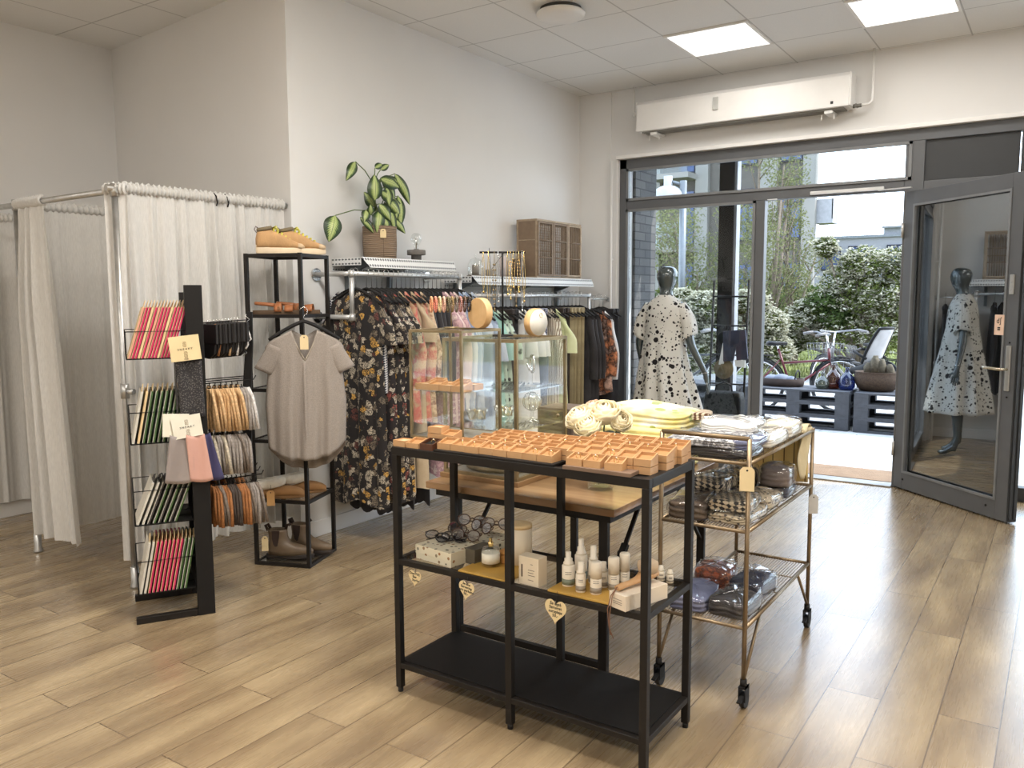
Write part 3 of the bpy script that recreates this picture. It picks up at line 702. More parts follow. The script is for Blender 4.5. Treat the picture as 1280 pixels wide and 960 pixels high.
# ---------------- brass and glass cases
def glass_case(name, lab, x0,x1,y0,y1,z0,z1, shelves, post=.011, door=False):
    t = thing(name, lab, 'display case', ((x0+x1)/2,(y0+y1)/2,z0))
    p = post; mb = MB()
    for zz in (z0, z1-p):
        mb.box(x0,x1,y0,y0+p,zz,zz+p).box(x0,x1,y1-p,y1,zz,zz+p).box(x0,x0+p,y0+p,y1-p,zz,zz+p).box(x1-p,x1,y0+p,y1-p,zz,zz+p)
    for x in (x0,x1-p):
        for y in (y0,y1-p): mb.box(x,x+p,y,y+p,z0+p,z1-p)
    obj('brass_frame', mb, BRASS, t, bevel=.001)
    q = p/2
    for nm, bx in (('glass_side',(x0+p,x1-p,y0+q-.0015,y0+q+.0015,z0+p,z1-p)),('glass_side',(x0+q-.0015,x0+q+.0015,y0+p,y1-p,z0+p,z1-p)),('glass_side',(x1-q-.0015,x1-q+.0015,y0+p,y1-p,z0+p,z1-p)),('glass_side',(x0+p,x1-p,y1-q-.0015,y1-q+.0015,z0+p,z1-p)),('glass_top',(x0+p,x1-p,y0+p,y1-p,z1-q-.0015,z1-q+.0015))):
        obj(nm, MB().box(*bx), GLASS, t)
    obj('case_floor', MB().box(x0+p,x1-p,y0+p,y1-p,z0+.002,z0+p*.8), S('case_floor_grey',150,145,135,.4), t)
    for z in shelves: obj('glass_shelf', MB().box(x0+p,x1-p,y0+p,y1-p,z-.005,z), GLASSB, t)
    if door: obj('door_knob', MB().ball((x1+.012,(y0+y1)/2+.1,(z0+z1)/2-.05), .008, 10, 8), BRASS, t)
    return t
C1 = (1.702,1.956,-4.392,-4.135,DZ,1.348)
glass_case('glass_case', 'slim brass framed glass case standing on the left of the black shelf', *C1, [1.118], .010)
C2 = (1.620,1.995,-4.085,-3.685,TZ+.02,1.302)
glass_case('glass_case', 'wider brass framed glass case standing on the oak table', *C2, [.93,1.09], .014, True)
tag(obj('case_plinth', MB().box(C2[0]-.012,C2[1]+.012,C2[2]-.012,C2[3]+.012,TZ,TZ+.02), wood('plinth_oak', s2l(130,100,66), s2l(156,122,84), s2l(176,142,100), 8), bevel=.002), 'flat oak plinth under the brass glass case on the table', 'plinth')
# boxes inside case 1
k = 0
for r in range(2):
    for c in range(4):
        x = 1.745+c*.0595*.98; y = -4.345+r*.07
        if x > 1.94: continue
        place_box('n' if (r+c)%2 else 'l', (x,y,1.118), rnd.uniform(-.05,.05), 'wooden box on the glass shelf of the slim case, %s row, %s from the left' % (('front','back')[r], ORD[c]))
# round mirror tray in case 2
t = thing('mirror_tray', 'round mirrored tray with brass rim inside the case on the table', 'tray', (1.80,-3.90,TZ+.034))
obj('mirror', MB().lathe((1.805,-3.885,TZ+.034), [(.165,0),(.165,.006),(0,.006)], 48), M('mirror_face',(.8,.82,.8),.05,1,bump=0,var=0), t)
obj('rim', MB().lathe((1.805,-3.885,TZ+.034), [(.168,0),(.172,.0),(.172,.02),(.168,.02),(.168,0)], 48), BRASS, t)
def globe(x, y, z, r, lab, mat):
    t = thing('bangle_globe', lab, 'ornament', (x,y,z))
    obj('foot', MB().lathe((x,y,z), [(.032,0),(.03,.006),(.008,.012),(.007,.045),(.012,.05)], 20), GLASSB, t)
    obj('globe', MB().ball((x,y,z+.05+r), r, 24, 16), mat, t)
    mb = MB()
    for i in range(5):
        a = pi*i/5; mb.tube([(x+r*1.02*cos(a)*cos(q), y+r*1.02*sin(a)*cos(q), z+.05+r+r*1.02*sin(q)) for q in [2*pi*k/20 for k in range(20)]], .0016, 5, closed=True)
    obj('bangle', mb, CHROME, t); return t
globe(1.885,-3.80,.93+.0,.04,'clear glass globe wrapped in bangles on a stem, in the case on the table',glassmat('iridescent_globe',(.9,.92,.9),.2,.5))
t = thing('ring_stand', 'silver hoop on a thin stand on the upper glass shelf', 'jewellery stand', (1.90,-3.82,1.09))
obj('stand_base', MB().box(1.87,1.93,-3.835,-3.805,1.09,1.094), STEEL, t); obj('stem', MB().cyl((1.90,-3.82,1.094),(1.90,-3.82,1.155),.0015,n=8), STEEL, t)
tag(obj('silver_hoop', MB().tube([(1.90+.034*cos(a)*.6,-3.82-.034*cos(a)*.5,1.185+.036*sin(a)) for a in [2*pi*k/28 for k in range(28)]], .0055, 8, closed=True), CHROME), 'thick silver hoop bracelet on the thin stand in the glass case', 'bracelet')
tag(obj('cuff_bracelet', MB().tube([(1.885+.006*k,-3.84,1.19-.012*k) for k in range(4)], [.003,.006,.006,.003], 8), CHROME), 'slim silver cuff clipped on the hoop in the glass case', 'bracelet')
for q,(x,y) in enumerate(((1.70,-3.95),(1.74,-3.80))):
    t = thing('crystal_bowl', ('clear cut glass bowl at the front left of the case on the table','clear cut glass bowl further back in the case on the table')[q], 'bowl', (x,y,.93))
    obj('bowl', MB().lathe((x,y,.93), [(.02,0),(.024,.004),(.04,.03),(.048,.06),(.045,.06),(.036,.03),(0,.008)], 20, fn=lambda a,z:1+.05*sin(9*a)), GLASSB, t)
    mb = MB()
    for k in range(6): mb.tube([(x+.02*cos(k)+.02*cos(a+k), y+.02*sin(k), .965+.02*sin(a)) for a in [2*pi*j/14 for j in range(14)]], .0012, 5, closed=True)
    tag(obj('bracelet_coil', mb, GOLD), ('fine gold bracelets heaped in the front left glass bowl','fine gold bracelets heaped in the rear glass bowl')[q], 'bracelets')
t = thing('jewellery_chest', 'low grey jewellery box at the bottom right behind the glass case', 'box', (1.895,-3.53,TZ))
JX0,JX1,JY0,JY1 = 1.80,1.99,-3.62,-3.44
obj('carcass', MB().box(JX0,JX1,JY0,JY1,TZ,TZ+.26), S('taupe_box',120,106,94,.6), t, bevel=.003)
for k in range(2):
    d = obj('drawer', MB().box(JX0+.008,JX1-.008,JY0-.006,JY0,TZ+.015+.12*k,TZ+.13+.12*k), S('dark_taupe',96,84,74,.5), t, bevel=.002)
    obj('knob', MB().ball(((JX0+JX1)/2,JY0-.012,TZ+.07+.12*k), .007, 8, 6), BRASS, d)
# ---------------- on top of the cases
DISC = wood('disc_beech', s2l(206,164,112), s2l(220,182,130), s2l(230,196,146), 9)
def disc(x, y, z, r, lab, rz, white):
    t = thing('wooden_disc', lab, 'display disc', (x,y,z), rz)
    t2 = .016
    mb = MB().lathe((0,0,0), [(r-.002,-t2),(r,-t2+.002),(r,t2-.002),(r-.002,t2)], 40)
    for i in range(len(mb.v)): mb.v[i] = Matrix.Rotation(pi/2,3,'X') @ mb.v[i] + V(0,0,r-.0005)
    obj('disc', mb, DISC, t, world=False)
    if white: 
        mb = MB().lathe((0,0,0), [(r-.004,t2),(r-.004,t2+.002),(0,t2+.002)], 40)
        for i in range(len(mb.v)): mb.v[i] = Matrix.Rotation(pi/2,3,'X') @ mb.v[i] + V(0,0,r-.0005)
        obj('white_face', mb, S('white_face',238,234,224,.4,bump=0), t, world=False)
        obj('earring', MB().tube([(.012+.009*cos(a),-t2-.004,r*1.5+.009*sin(a)) for a in [2*pi*k/16 for k in range(16)]], .0011, 6, closed=True), GOLD, t, world=False)
    return t
disc(1.87,-4.155,1.348,.060,'upright round wooden disc on top of the slim glass case',-.26,False)
disc(1.905,-3.80,1.302,.060,'upright wooden disc with white face and hoop earring on the wider case',1.4,True)
t = thing('bangle_bar', 'low metal bar stand of stretch bracelets on the slim glass case', 'jewellery stand', (1.76,-4.20,1.348), .72)
bar = MB().tube([(-.085,0,.118),(.085,0,.118)], .0025, 8).tube([(0,0,.006),(0,0,.118)], .0025, 8).lathe((0,0,0), [(.03,0),(.03,.005),(0,.005)], 20)
obj('stand', bar, BRASS, t, world=False)
cols = [('peach',228,160,120),('coral pink',226,140,120),('cream',224,206,160),('pale pink',226,180,160),('olive bead',104,96,70),('tan bead',150,126,84),('grey bead',120,112,100),('rose bead',170,120,110),('brown bead',92,66,54),('black bead',44,38,38)]
th = thing('stretch_bracelet', 'x', 'bracelet', (0,0,0))
for i, (nm, r, g, b_) in enumerate(cols):
    off = -.078 + i*.0165; M0 = MW[t.name]
    mb = MB(); c = M0 @ V(off,0,.094)
    ax = (M0.to_3x3() @ V(1,.15,0)).normalized(); ay = V(-ax.y,ax.x,0)
    for k in range(22):
        a = 2*pi*k/22; p = c + ay*.022*cos(a) + V(0,0,.028*sin(a))
        mb.ball(p, .0048, 6, 4)
    tag(obj('stretch_bracelet', mb, S('bead_'+nm.replace(' ','_'),r,g,b_,.4,bump=0)), '%s stretch bracelet, %s from the left on the bar stand' % (nm, ORD[i]), 'bracelet', 'stretch bracelets on the bar stand')
bpy.data.objects.remove(th)
# T-bar with necklaces on the wider case
tx, ty, tz = 1.775,-3.86,1.302
t = thing('necklace_stand', 'black T-shaped necklace stand on the wider glass case', 'jewellery stand', (tx,ty,tz))
obj('stand_base', MB().lathe((tx,ty,tz), [(.045,0),(.045,.006),(0,.007)], 24), BLACKM, t)
obj('post', MB().cyl((tx,ty,tz+.006),(tx,ty,tz+.362),.0045,n=10), BLACKM, t)
bd = V(.80,.60,0)
obj('cross_bar', MB().cyl(V(tx,ty,tz+.358)-bd*.098, V(tx,ty,tz+.358)+bd*.098,.0045,n=10), BLACKM, t)
offs = [(-.082,.16,GOLD,1),(-.06,.26,GOLD,1),(-.035,.24,BRASS,3),(-.018,.20,CHROME,1),(.022,.17,GOLD,1),(.034,.19,GOLD,2),(.046,.14,GOLD,2),(.058,.22,BRASS,1),(.070,.16,GOLD,2),(.084,.24,CHROME,1),(.092,.20,GOLD,1)]
for i,(o_,ln,mt,kd) in enumerate(offs):
    c = V(tx,ty,tz+.358)+bd*o_; pd = V(-.6,.8,0)*.005; mb = MB()
    n_ = 22; pts = []
    for k in range(n_+1):
        a = k/n_; s_ = 1 if a < .5 else -1; q = abs(a-.5)*2
        pts.append(c + pd*s_*(1+.4*sin(pi*q))*1.3 + bd*(.006*sin(pi*q)*s_) - V(0,0,ln*(1-q)**.9) + V(0,0,.006*(q>.97)))
    if kd == 1: mb.tube(pts, .0012, 5)
    else:
        mb.tube(pts, .0009, 4)
        for p in pts[2:-2]: mb.ball(p, .0028 if kd == 2 else .0045, 6, 4)
    nk = tag(obj('necklace', mb, mt), '%s necklace, %s from the left on the T-shaped stand' % ({1:'thin chain',2:'small bead',3:'chunky link'}[kd], ORD[i]), 'necklace', 'necklaces on the T-shaped stand')
    MW[nk.name] = Matrix.Identity(4)
    obj('pendant', MB().ball(pts[n_//2]-V(0,0,.008), .0055, 8, 6, sy=.5), mt, nk)

# ---------------- rose bouquet in a glass vase
vx, vy = 2.29,-3.93
t = thing('glass_vase', 'clear glass vase holding the cream roses on the oak table', 'vase', (vx,vy,TZ))
obj('vase', MB().lathe((vx,vy,TZ), [(.045,0),(.052,.004),(.050,.1),(.058,.19),(.055,.19),(.047,.1),(.046,.012),(0,.010)], 32), GLASSB, t)
obj('water', MB().lathe((vx,vy,TZ+.012), [(.044,0),(.046,.09),(0,.09)], 24), glassmat('water',(.9,.93,.9),.05,.3), t)
ROSE = M('rose_petal', s2l(240,226,190), .55, var=.06, vs=12, bump=.1, c2=s2l(246,236,206))
ROSEP = M('rose_petal_peach', s2l(228,186,156), .55, var=.06, vs=12, bump=.1, c2=s2l(240,216,190))
LEAF = S('rose_leaf', 52,74,40,.45,var=.3,vs=30); STEM = S('green_stem', 82,104,52,.5)
def rose(c, r, d, mat, lab, stem_to):
    t = thing('cream_rose', lab, 'rose', tuple(c), 0, 'roses in the glass vase')
    d = V(*d).normalized(); Q = V(0,0,1).rotation_difference(d).to_matrix()
    mb = MB(); rr = random.Random(int(c[0]*9999))
    for ring, (n_, rad, th1) in enumerate(((3,.34,2.75),(4,.52,2.5),(5,.70,2.25),(5,.86,2.0),(6,1.0,1.75))):
        for k in range(n_):
            a0 = 2*pi*k/n_ + ring*.8 + rr.uniform(-.12,.12); jit = rr.uniform(-.12,.12)
            def fn(u, v, a0=a0, rad=rad, th1=th1, n_=n_, jit=jit):
                w_ = (u-.5)*(2*pi/n_)*1.5; a = a0 + w_
                th = lerp(.25, th1+jit, v) - .25*abs(u-.5)*2*v
                R3 = r*rad*(1+.10*v**5*(1.4 if rad > .6 else .4)) * (1+.03*sin(u*9+k))
                return V(*c) + Q @ V(R3*sin(th)*cos(a), R3*sin(th)*sin(a), -r*(.55+.45*rad)*.95*cos(th))
            mb.grid(fn, 6, 7)
    obj('petals', mb, mat, t, solid=.0012)
    mb = MB().tube([V(*c)-d*r*.45, lerp(V(*c), V(*stem_to), .5)+V(0,0,.01), V(*stem_to)], .003, 6)
    st = obj('stem', mb, STEM, t)
    return t
vt = V(vx,vy,TZ+.19)
for i,(dx,dy,dz,r,m_,lab) in enumerate(((-.075,-.045,.295,.056,ROSE,'large cream rose at the far left of the bouquet'),(-.02,-.07,.27,.052,ROSE,'cream rose low at the front of the bouquet'),(-.035,-.01,.335,.034,ROSEP,'small peach rosebud at the top of the bouquet'),(.02,-.01,.32,.058,ROSE,'large cream rose at the top right of the bouquet'),(.075,.02,.285,.046,ROSE,'cream rose hanging at the right of the bouquet'),(-.05,.05,.30,.05,ROSE,'cream rose at the back of the bouquet'))):
    rose((vx+dx,vy+dy,TZ+dz-.005), r, (dx*4,dy*4-.3,.8 if i!=4 else .25), m_, lab, (vx+dx*.15,vy+dy*.15,TZ+.02))
def leafmesh(mb, base, tip, w, up=V(0,0,1), curl=.15, nu=4, nv=8, shape=.9, fold=.25):
    base = Vector(base); tip = Vector(tip); d = tip-base; Ln = d.length; side = d.cross(up)
    side = side.normalized() if side.length > 1e-5 else V(1,0,0); nn = side.cross(d).normalized()
    def fn(u, v):
        ww = w*sin(pi*(v**shape))**.8 if 0 < v < 1 else 0
        return base + d*v + side*(u-.5)*ww + nn*(sin(pi*v)*Ln*curl + abs(u-.5)*ww*fold)
    return mb.grid(fn, nu, nv)
for k in range(7):
    a = k*.9+.3; mb = MB(); leafmesh(mb, (vx+.02*cos(a),vy+.02*sin(a),TZ+.21), (vx+.11*cos(a),vy+.11*sin(a),TZ+.20+.02*sin(3*k)), .05)
    lf = obj('leaf', mb, LEAF, bpy.data.objects['cream_rose'] if k < 4 else bpy.data.objects['cream_rose.001'], solid=.0008)
# ---------------- stack of yellow printed blankets on the oak table
YB_, n = nt('lemon_print_cloth'); v = coord(n)
f1 = noise(n, v, 7, 2); vo = N(n,'ShaderNodeTexVoronoi'); L(n, v, vo.inputs[0]); vo.inputs['Scale'].default_value = 15
sc_ = N(n,'ShaderNodeSeparateColor'); L(n, vo.outputs['Color'], sc_.inputs[0])
col = ramp(n, [(.33,s2l(232,214,124)),(.46,s2l(242,232,180)),(.56,s2l(244,241,224))], f1)
col = mix(n, mth(n,'MULTIPLY', mth(n,'LESS_THAN', vo.outputs['Distance'], .36), mth(n,'GREATER_THAN', sc_.outputs[0], .55)), col, s2l(170,182,108))
finish(YB_, n, col, .85, bump=noise(n, v, 90), bs=.3, sheen=.3)
YC = S('lemon_cloth', 238,227,162,.85,var=.1,vs=10,bump=.3); YW = S('ivory_cloth', 240,234,208,.85,var=.04,bump=.3)
def folded(mb, x0,x1,y0,y1,z0,z1, rz=0, sag=.3, seed=0, layers=3, puff=.012):
    """a folded textile: rounded edges, soft undulation, visible layers on the sides"""
    rr = random.Random(seed); cx,cy = (x0+x1)/2,(y0+y1)/2; ph = [rr.uniform(0,6) for _ in range(6)]
    hx_,hy_ = (x1-x0)/2,(y1-y0)/2; R = Matrix.Rotation(rz,3,'Z')
    per = []
    n_ = 48
    for k in range(n_):
        a = 2*pi*k/n_; c_,s_ = cos(a),sin(a); e = .35
        per.append((abs(c_)**e*(1 if c_>0 else -1), abs(s_)**e*(1 if s_>0 else -1), a))
    rows = []
    m_ = layers*4
    for j in range(m_+1):
        t = j/m_; bulge = abs(sin(pi*t*layers))**.6
        rows.append((t, .96+.04*bulge if 0<j<m_ else .93))
    prof = [(0,0.0)]+[(s_,t) for t,s_ in rows]+[(.8,1.02),(.5,1.04),(0,1.05)]
    vs = []
    for (s_,t) in prof:
        for (px,py,a) in per:
            if s_ == 0: x,y = 0,0
            else: x,y = px*s_*hx_*(1+.02*sin(3*a+ph[0])), py*s_*hy_*(1+.02*sin(4*a+ph[1]))
            z = lerp(z0,z1,t) + puff*t*(sin(x*14+ph[2])*.4+sin(y*17+ph[3])*.4 + .5*(1-(x/hx_)**2)) * (1 if t>.9 else t*.6)
            p = R @ V(x,y,0); vs.append(V(cx+p.x,cy+p.y,z))
    fs = [(i*n_+k, i*n_+(k+1)%n_, (i+1)*n_+(k+1)%n_, (i+1)*n_+k) for i in range(len(prof)-1) for k in range(n_)]
    return mb.add(vs, fs, True)
bl = [(TZ,.045,YC,'lemon yellow folded blanket at the bottom of the stack by the roses',0),(TZ+.045,.045,YW,'ivory folded blanket second from the bottom of the stack',.05),(TZ+.09,.05,YC,'lemon yellow folded blanket in the middle of the stack',-.04),(TZ+.14,.045,YC,'pale yellow folded blanket second from the top of the stack',.03),(TZ+.185,.07,YB_,'white and yellow leaf print blanket on top of the stack',.0)]
for i,(z,h,m_,lab,rz) in enumerate(bl):
    tag(obj('folded_blanket', folded(MB(), 2.02-.0*i,2.44,-3.62+.03*i,-3.20,z,z+h,rz,seed=i,layers=2 if i<4 else 3,puff=.02 if i==4 else .004), m_), lab, 'blanket', 'yellow blankets stacked on the oak table')
tag(obj('folded_cloth', folded(MB(), 2.26,2.47,-3.16,-3.14+.0,TZ,TZ+.02,0,seed=9), YW), 'thin ivory cloth at the rear edge of the oak table', 'cloth') if False else None
STRP, n = nt('brown_cream_stripe'); v = coord(n, (1,1,1), (0,0,.6)); w_ = N(n,'ShaderNodeTexWave'); L(n, v, w_.inputs[0]); w_.inputs['Scale'].default_value = 22; w_.inputs['Distortion'].default_value = 1.5
finish(STRP, n, ramp(n,[(.4,s2l(226,214,190)),(.6,s2l(110,80,60))], w_.outputs[1]), .85)
t = tag(obj('striped_cloth', folded(MB(), 2.36,2.50,-3.36,-3.20,TZ+.215,TZ+.24,.3,seed=8), STRP), 'small brown striped folded cloth lying on the right of the blanket stack', 'cloth')
# ================================================================ BRASS WIRE TROLLEY
KX0,KX1,KY0,KY1 = 2.580,2.905,-4.0,-3.132
t = thing('serving_trolley', 'tall brass wire trolley on black castors right of the black shelf', 'trolley', ((KX0+KX1)/2,(KY0+KY1)/2,0))
r_ = .0085
for (x,y,top) in ((KX0,KY0,.977),(KX1,KY0,.977),(KX0,KY1,.90),(KX1,KY1,.90)):
    obj('leg', MB().cyl((x,y,.10),(x,y,top),r_,n=12), BRASSD, t)
    sg = 1 if y == KY0 else -1
    obj('brace', MB().cyl((x,y+sg*.175,.292),(x,y+sg*.008,.115),.0065,n=8), BRASSD, t)
    sw = 1 if x == KX0 else -1
    cs = obj('castor', MB().cyl((x,y,.075),(x,y,.11),.012,n=14).box(x-.013,x-.010,y-.018,y+.028,.03,.085).box(x+.010,x+.013,y-.018,y+.028,.03,.085).box(x-.013,x+.013,y-.018,y+.02,.078,.085), BLACKM, t)
    obj('wheel', MB().cyl((x-.0095,y+.012,.0285),(x+.0095,y+.012,.0285),.0285,n=24), RUBBER, cs)
    obj('brake_lever', MB().beam((x,y-.012,.05),(x,y-.05,.04),.016,.006), BLACKM, cs)
for z, nm in ((.888,'top_tier'),(.646,'middle_tier'),(.296,'bottom_tier')):
    mb = MB()
    for a,b in (((KX0,KY0),(KX1,KY0)),((KX1,KY0),(KX1,KY1)),((KX1,KY1),(KX0,KY1)),((KX0,KY1),(KX0,KY0))): mb.cyl((*a,z),(*b,z),.007,n=8)
    tier = obj(nm, mb, BRASSD, t)
    mb = MB(); n_ = int((KX1-KX0)/.0115)
    for k in range(1,n_):
        x = KX0+(KX1-KX0)*k/n_; mb.tube([(x,KY0,z-.001),(x,KY1,z-.001)], .0016, 5)
    for yy in (.25,.5,.75): mb.cyl((KX0,lerp(KY0,KY1,yy),z-.004),(KX1,lerp(KY0,KY1,yy),z-.004),.0025,n=6)
    obj('wire_grid', mb, BRASSD, tier)
obj('handle_rail', MB().tube([(KX0,KY0,.977),(KX1,KY0,.977)], .0085, 12), BRASSD, t)
CANV, n = nt('canvas_stripe'); v = coord(n); sp_ = N(n,'ShaderNodeSeparateXYZ'); L(n, v, sp_.inputs[0])
w_ = mth(n,'LESS_THAN', mth(n,'FRACT', mth(n,'MULTIPLY', sp_.outputs[0], 22)), .1)
cl_ = noise(n, v, 160)
finish(CANV, n, mix(n, w_, mix(n, mth(n,'MULTIPLY',cl_,.3), s2l(238,212,146), s2l(200,176,120)), s2l(92,70,48)), .85, bump=cl_, bs=.3)
CAN2 = S('cream_canvas', 222,208,172,.85,var=.05,vs=20,bump=.3,bsc=300)
t2 = thing('canvas_bag', 'cream canvas hanging down the back end of the trolley with dark stripes', 'bag', ((KX0+KX1)/2,KY1-.02,.66))
def fn(u,v): return V(lerp(KX0+.012,KX1-.012,u), KY1-.018+.008*sin(u*21)*(1-v*.4)-.006*sin(pi*v), lerp(.66,.898,v)+.008*sin(u*9)*v)
obj('striped_panel', MB().grid(fn, 40, 6), CANV, t2, solid=.003)
def fn(u,v):
    x = lerp(KX0+.012,KX1-.01,u)
    return V(x, KY1+.012-.13*v*(1-.2*u)+.01*sin(u*13), .902+.022*sin(pi*min(1,v*1.2))*(.6+.4*sin(u*7+1))-.012*v)
obj('folded_rim', MB().grid(fn, 24, 8), CAN2, t2, solid=.003)
def fn(u,v): return V(KX1-.014-.012*sin(v*5+u*6)-.01*u, lerp(KY1-.005,KY1-.10,u), lerp(.69,.905,v))
obj('side_flap', MB().grid(fn, 8, 10), CAN2, t2, solid=.003)
t = thing('hanging_tag', 'cream card tag hanging from the front corner post of the trolley', 'tag', (KX1+.004,KY0-.011,.885))
Rt = Matrix.Rotation(.35,3,'Z')
def tagcard(t, c, w, h, rz, mat, hole=True, string=.03):
    c = V(*c); R = Matrix.Rotation(rz,3,'Z'); st = 0
    mb = MB(); pts = [(-w/2,-h),(w/2,-h),(w/2,-.012),(w/2-.01,0),(-w/2+.01,0),(-w/2,-.012)]
    mb.prism(pts, lambda x,z: c+R@V(x,-.0008,z), lambda x,z: c+R@V(x,.0008,z))
    cd = obj('card', mb, mat, t)
    mb = MB(); k = 10; ri = [(.0035*cos(2*pi*i/k), -.012+.0035*sin(2*pi*i/k)) for i in range(k)]
    mb.prism(ri, lambda x,z: c+R@V(x,-.0012,z), lambda x,z: c+R@V(x,.0012,z)); obj('eyelet', mb, BLACKM, cd)
    obj('string', MB().tube([c+R@V(0,0,-.010), c+R@V(.002,.002,.01), c+R@V(.0,.006,string)], .0009, 5), S('tag_string',90,76,60,.8), t)
    return cd
tagcard(t, (KX1-.002,KY0-.012,.880), .050, .085, .3, PAPER)
t = thing('hanging_tag', 'grey card tag hanging from the rear corner post of the trolley', 'tag', (KX1+.01,KY1-.012,.62))
tagcard(t, (KX1+.016,KY1-.014,.61), .04, .085, .5, S('grey_card',196,194,190,.7,bump=0))
# clothes in plastic wrap on the tiers
def clothmat(name, a, b, kind, sc=30, rot=0.4, dark=.5, c=None):
    m, n = nt(name); v = coord(n, (1,1,1), (0,0,rot))
    if kind == 'stripe':
        x = N(n,'ShaderNodeTexWave'); L(n, v, x.inputs[0]); x.inputs['Scale'].default_value = sc; x.inputs['Distortion'].default_value = 2; f = x.outputs[1]; col = ramp(n, [(.42,a),(.55,b)], f)
    elif kind == 'houndstooth':
        sp = N(n,'ShaderNodeSeparateXYZ'); L(n, v, sp.inputs[0])
        s1 = mth(n,'SINE', mth(n,'MULTIPLY', mth(n,'ADD',sp.outputs[0],sp.outputs[2]), sc*3)); s2_ = mth(n,'SINE', mth(n,'MULTIPLY', mth(n,'SUBTRACT',sp.outputs[1],sp.outputs[2]), sc*3))
        col = ramp(n, [(.45,a),(.55,b)], mth(n,'MULTIPLY_ADD', mth(n,'MULTIPLY',s1,s2_), .5, .5))
    elif kind == 'leopard':
        x = N(n,'ShaderNodeTexVoronoi'); L(n, v, x.inputs[0]); x.inputs['Scale'].default_value = sc; col = ramp(n, [(.28,b),(.42,a)], x.outputs['Distance'])
    elif kind == 'flower':
        nz_ = N(n,'ShaderNodeTexNoise'); L(n, v, nz_.inputs[0]); nz_.inputs['Scale'].default_value = sc*1.3; nz_.inputs['Detail'].default_value = 3
        va = N(n,'ShaderNodeVectorMath', operation='MULTIPLY_ADD'); L(n, nz_.outputs['Color'], va.inputs[0]); va.inputs[1].default_value = (1.5/sc,)*3; L(n, v, va.inputs[2])
        x = N(n,'ShaderNodeTexVoronoi'); L(n, va.outputs[0], x.inputs[0]); x.inputs['Scale'].default_value = sc
        y = noise(n, v, sc*.5, 4, .7); sp = N(n,'ShaderNodeSeparateColor'); L(n, x.outputs['Color'], sp.inputs[0])
        z = ramp(n, [(0,b),(.32,s2l(120,108,92)),(.6,c or s2l(190,140,70)),(.76,s2l(176,166,148)),(.9,s2l(100,56,50))], sp.outputs[1], 'CONSTANT')
        f = mth(n,'GREATER_THAN', mth(n,'ADD', mth(n,'MULTIPLY', mth(n,'SUBTRACT',.62,x.outputs['Distance']), 1.1), mth(n,'MULTIPLY', y, .6)), dark)
        y2_ = noise(n, v, sc*3.2, 3, .6); f = mth(n,'MULTIPLY', f, mth(n,'GREATER_THAN', mth(n,'ABSOLUTE', mth(n,'SUBTRACT', y2_, .5)), .035))
        col = mix(n, f, a, z)
    elif kind == 'blotch':
        y = noise(n, v, sc, 4, .65); col = ramp(n, [(.38,a),(.5,b),(.62,c or a)], y)
    else: col = ramp(n, [(.3,a),(.7,b)], noise(n, v, sc, 3))
    return finish(m, n, col, .8, bump=noise(n, coord(n), 160), bs=.25, sheen=.1)
WH = s2l(232,228,218)
CM = dict(
 hound=clothmat('black_cream_check', s2l(34,32,34), s2l(206,190,160), 'houndstooth', 62),
 leop=clothmat('leopard_print', s2l(196,180,150), s2l(46,38,34), 'leopard', 60),
 choc=clothmat('dark_brown_knit', s2l(76,62,52), s2l(104,88,72), 'plain', 30),
 navy=clothmat('dark_navy_cloth', s2l(34,36,50), s2l(58,62,84), 'plain', 12),
 charc=clothmat('charcoal_jersey', s2l(38,36,38), s2l(62,58,58), 'plain', 12),
 greyb=clothmat('brown_grey_jersey', s2l(96,84,78), s2l(122,110,104), 'plain', 14),
 white=clothmat('white_cotton', s2l(228,226,220), s2l(244,242,236), 'plain', 9),
 ecru=clothmat('ecru_cotton', s2l(222,214,194), s2l(238,232,216), 'plain', 9),
 monoc=clothmat('white_black_scribble', s2l(226,226,226), s2l(50,50,58), 'blotch', 34, c=s2l(226,226,226)),
 oran=clothmat('orange_brown_print', s2l(196,108,62), s2l(86,52,44), 'blotch', 26, c=s2l(176,86,50)),
 blue=clothmat('blue_grey_cloth', s2l(86,92,122), s2l(120,124,150), 'plain', 14),
)
def packet(lab, x0,x1,y0,y1,z0,z1, mat, rz=0, seed=0, wrap=True, grp=None):
    cx,cy = (x0+x1)/2,(y0+y1)/2
    t = thing('wrapped_garment', lab, 'packed clothes', (cx,cy,z0), 0, grp or 'clothes folded in clear bags on the trolley')
    z1 = z0 + (z1-z0)*.85; gm = folded(MB(), x0,x1,y0,y1,z0,z1,rz,seed=seed,layers=3,puff=.010); r2 = random.Random(seed+9)
    for v in gm.v: v.z += (.0035*sin(v.x*60+seed)+r2.uniform(-.0015,.0015))*(1 if v.z > z0+.006 else 0)
    obj('folded_garment', gm, mat, t)
    if wrap:
        mb = folded(MB(), x0-.006,x1+.006,y0-.006,y1+.006,z0-.0,z1+.006,rz,seed=seed+50,layers=1,puff=.016)
        rr = random.Random(seed)
        for v in mb.v: v.z += rr.uniform(-.0035,.0035)*(1 if v.z > z0+.004 else 0); v.x += rr.uniform(-.002,.002)
        for v in mb.v: v.z = max(v.z + .004*sin(v.x*90+seed)*sin(v.y*70+seed*2)*(1 if v.z > z0+.01 else 0), z0)
        obj('clear_bag', mb, PLAST, t)
    return t
T1,T2_,T3 = .896,.654,.304
a,b = KX0+.012,KX1-.012; m_ = (a+b)/2
packet('dark leopard printed packet at the bottom of the top tier, front end',a,b,-3.985,-3.78,T1,T1+.028,CM['charc'],0,1)
packet('white and black scribble packet on the front end of the top tier',a-.02,b-.03,-3.985,-3.76,T1+.034,T1+.062,CM['monoc'],.04,2)
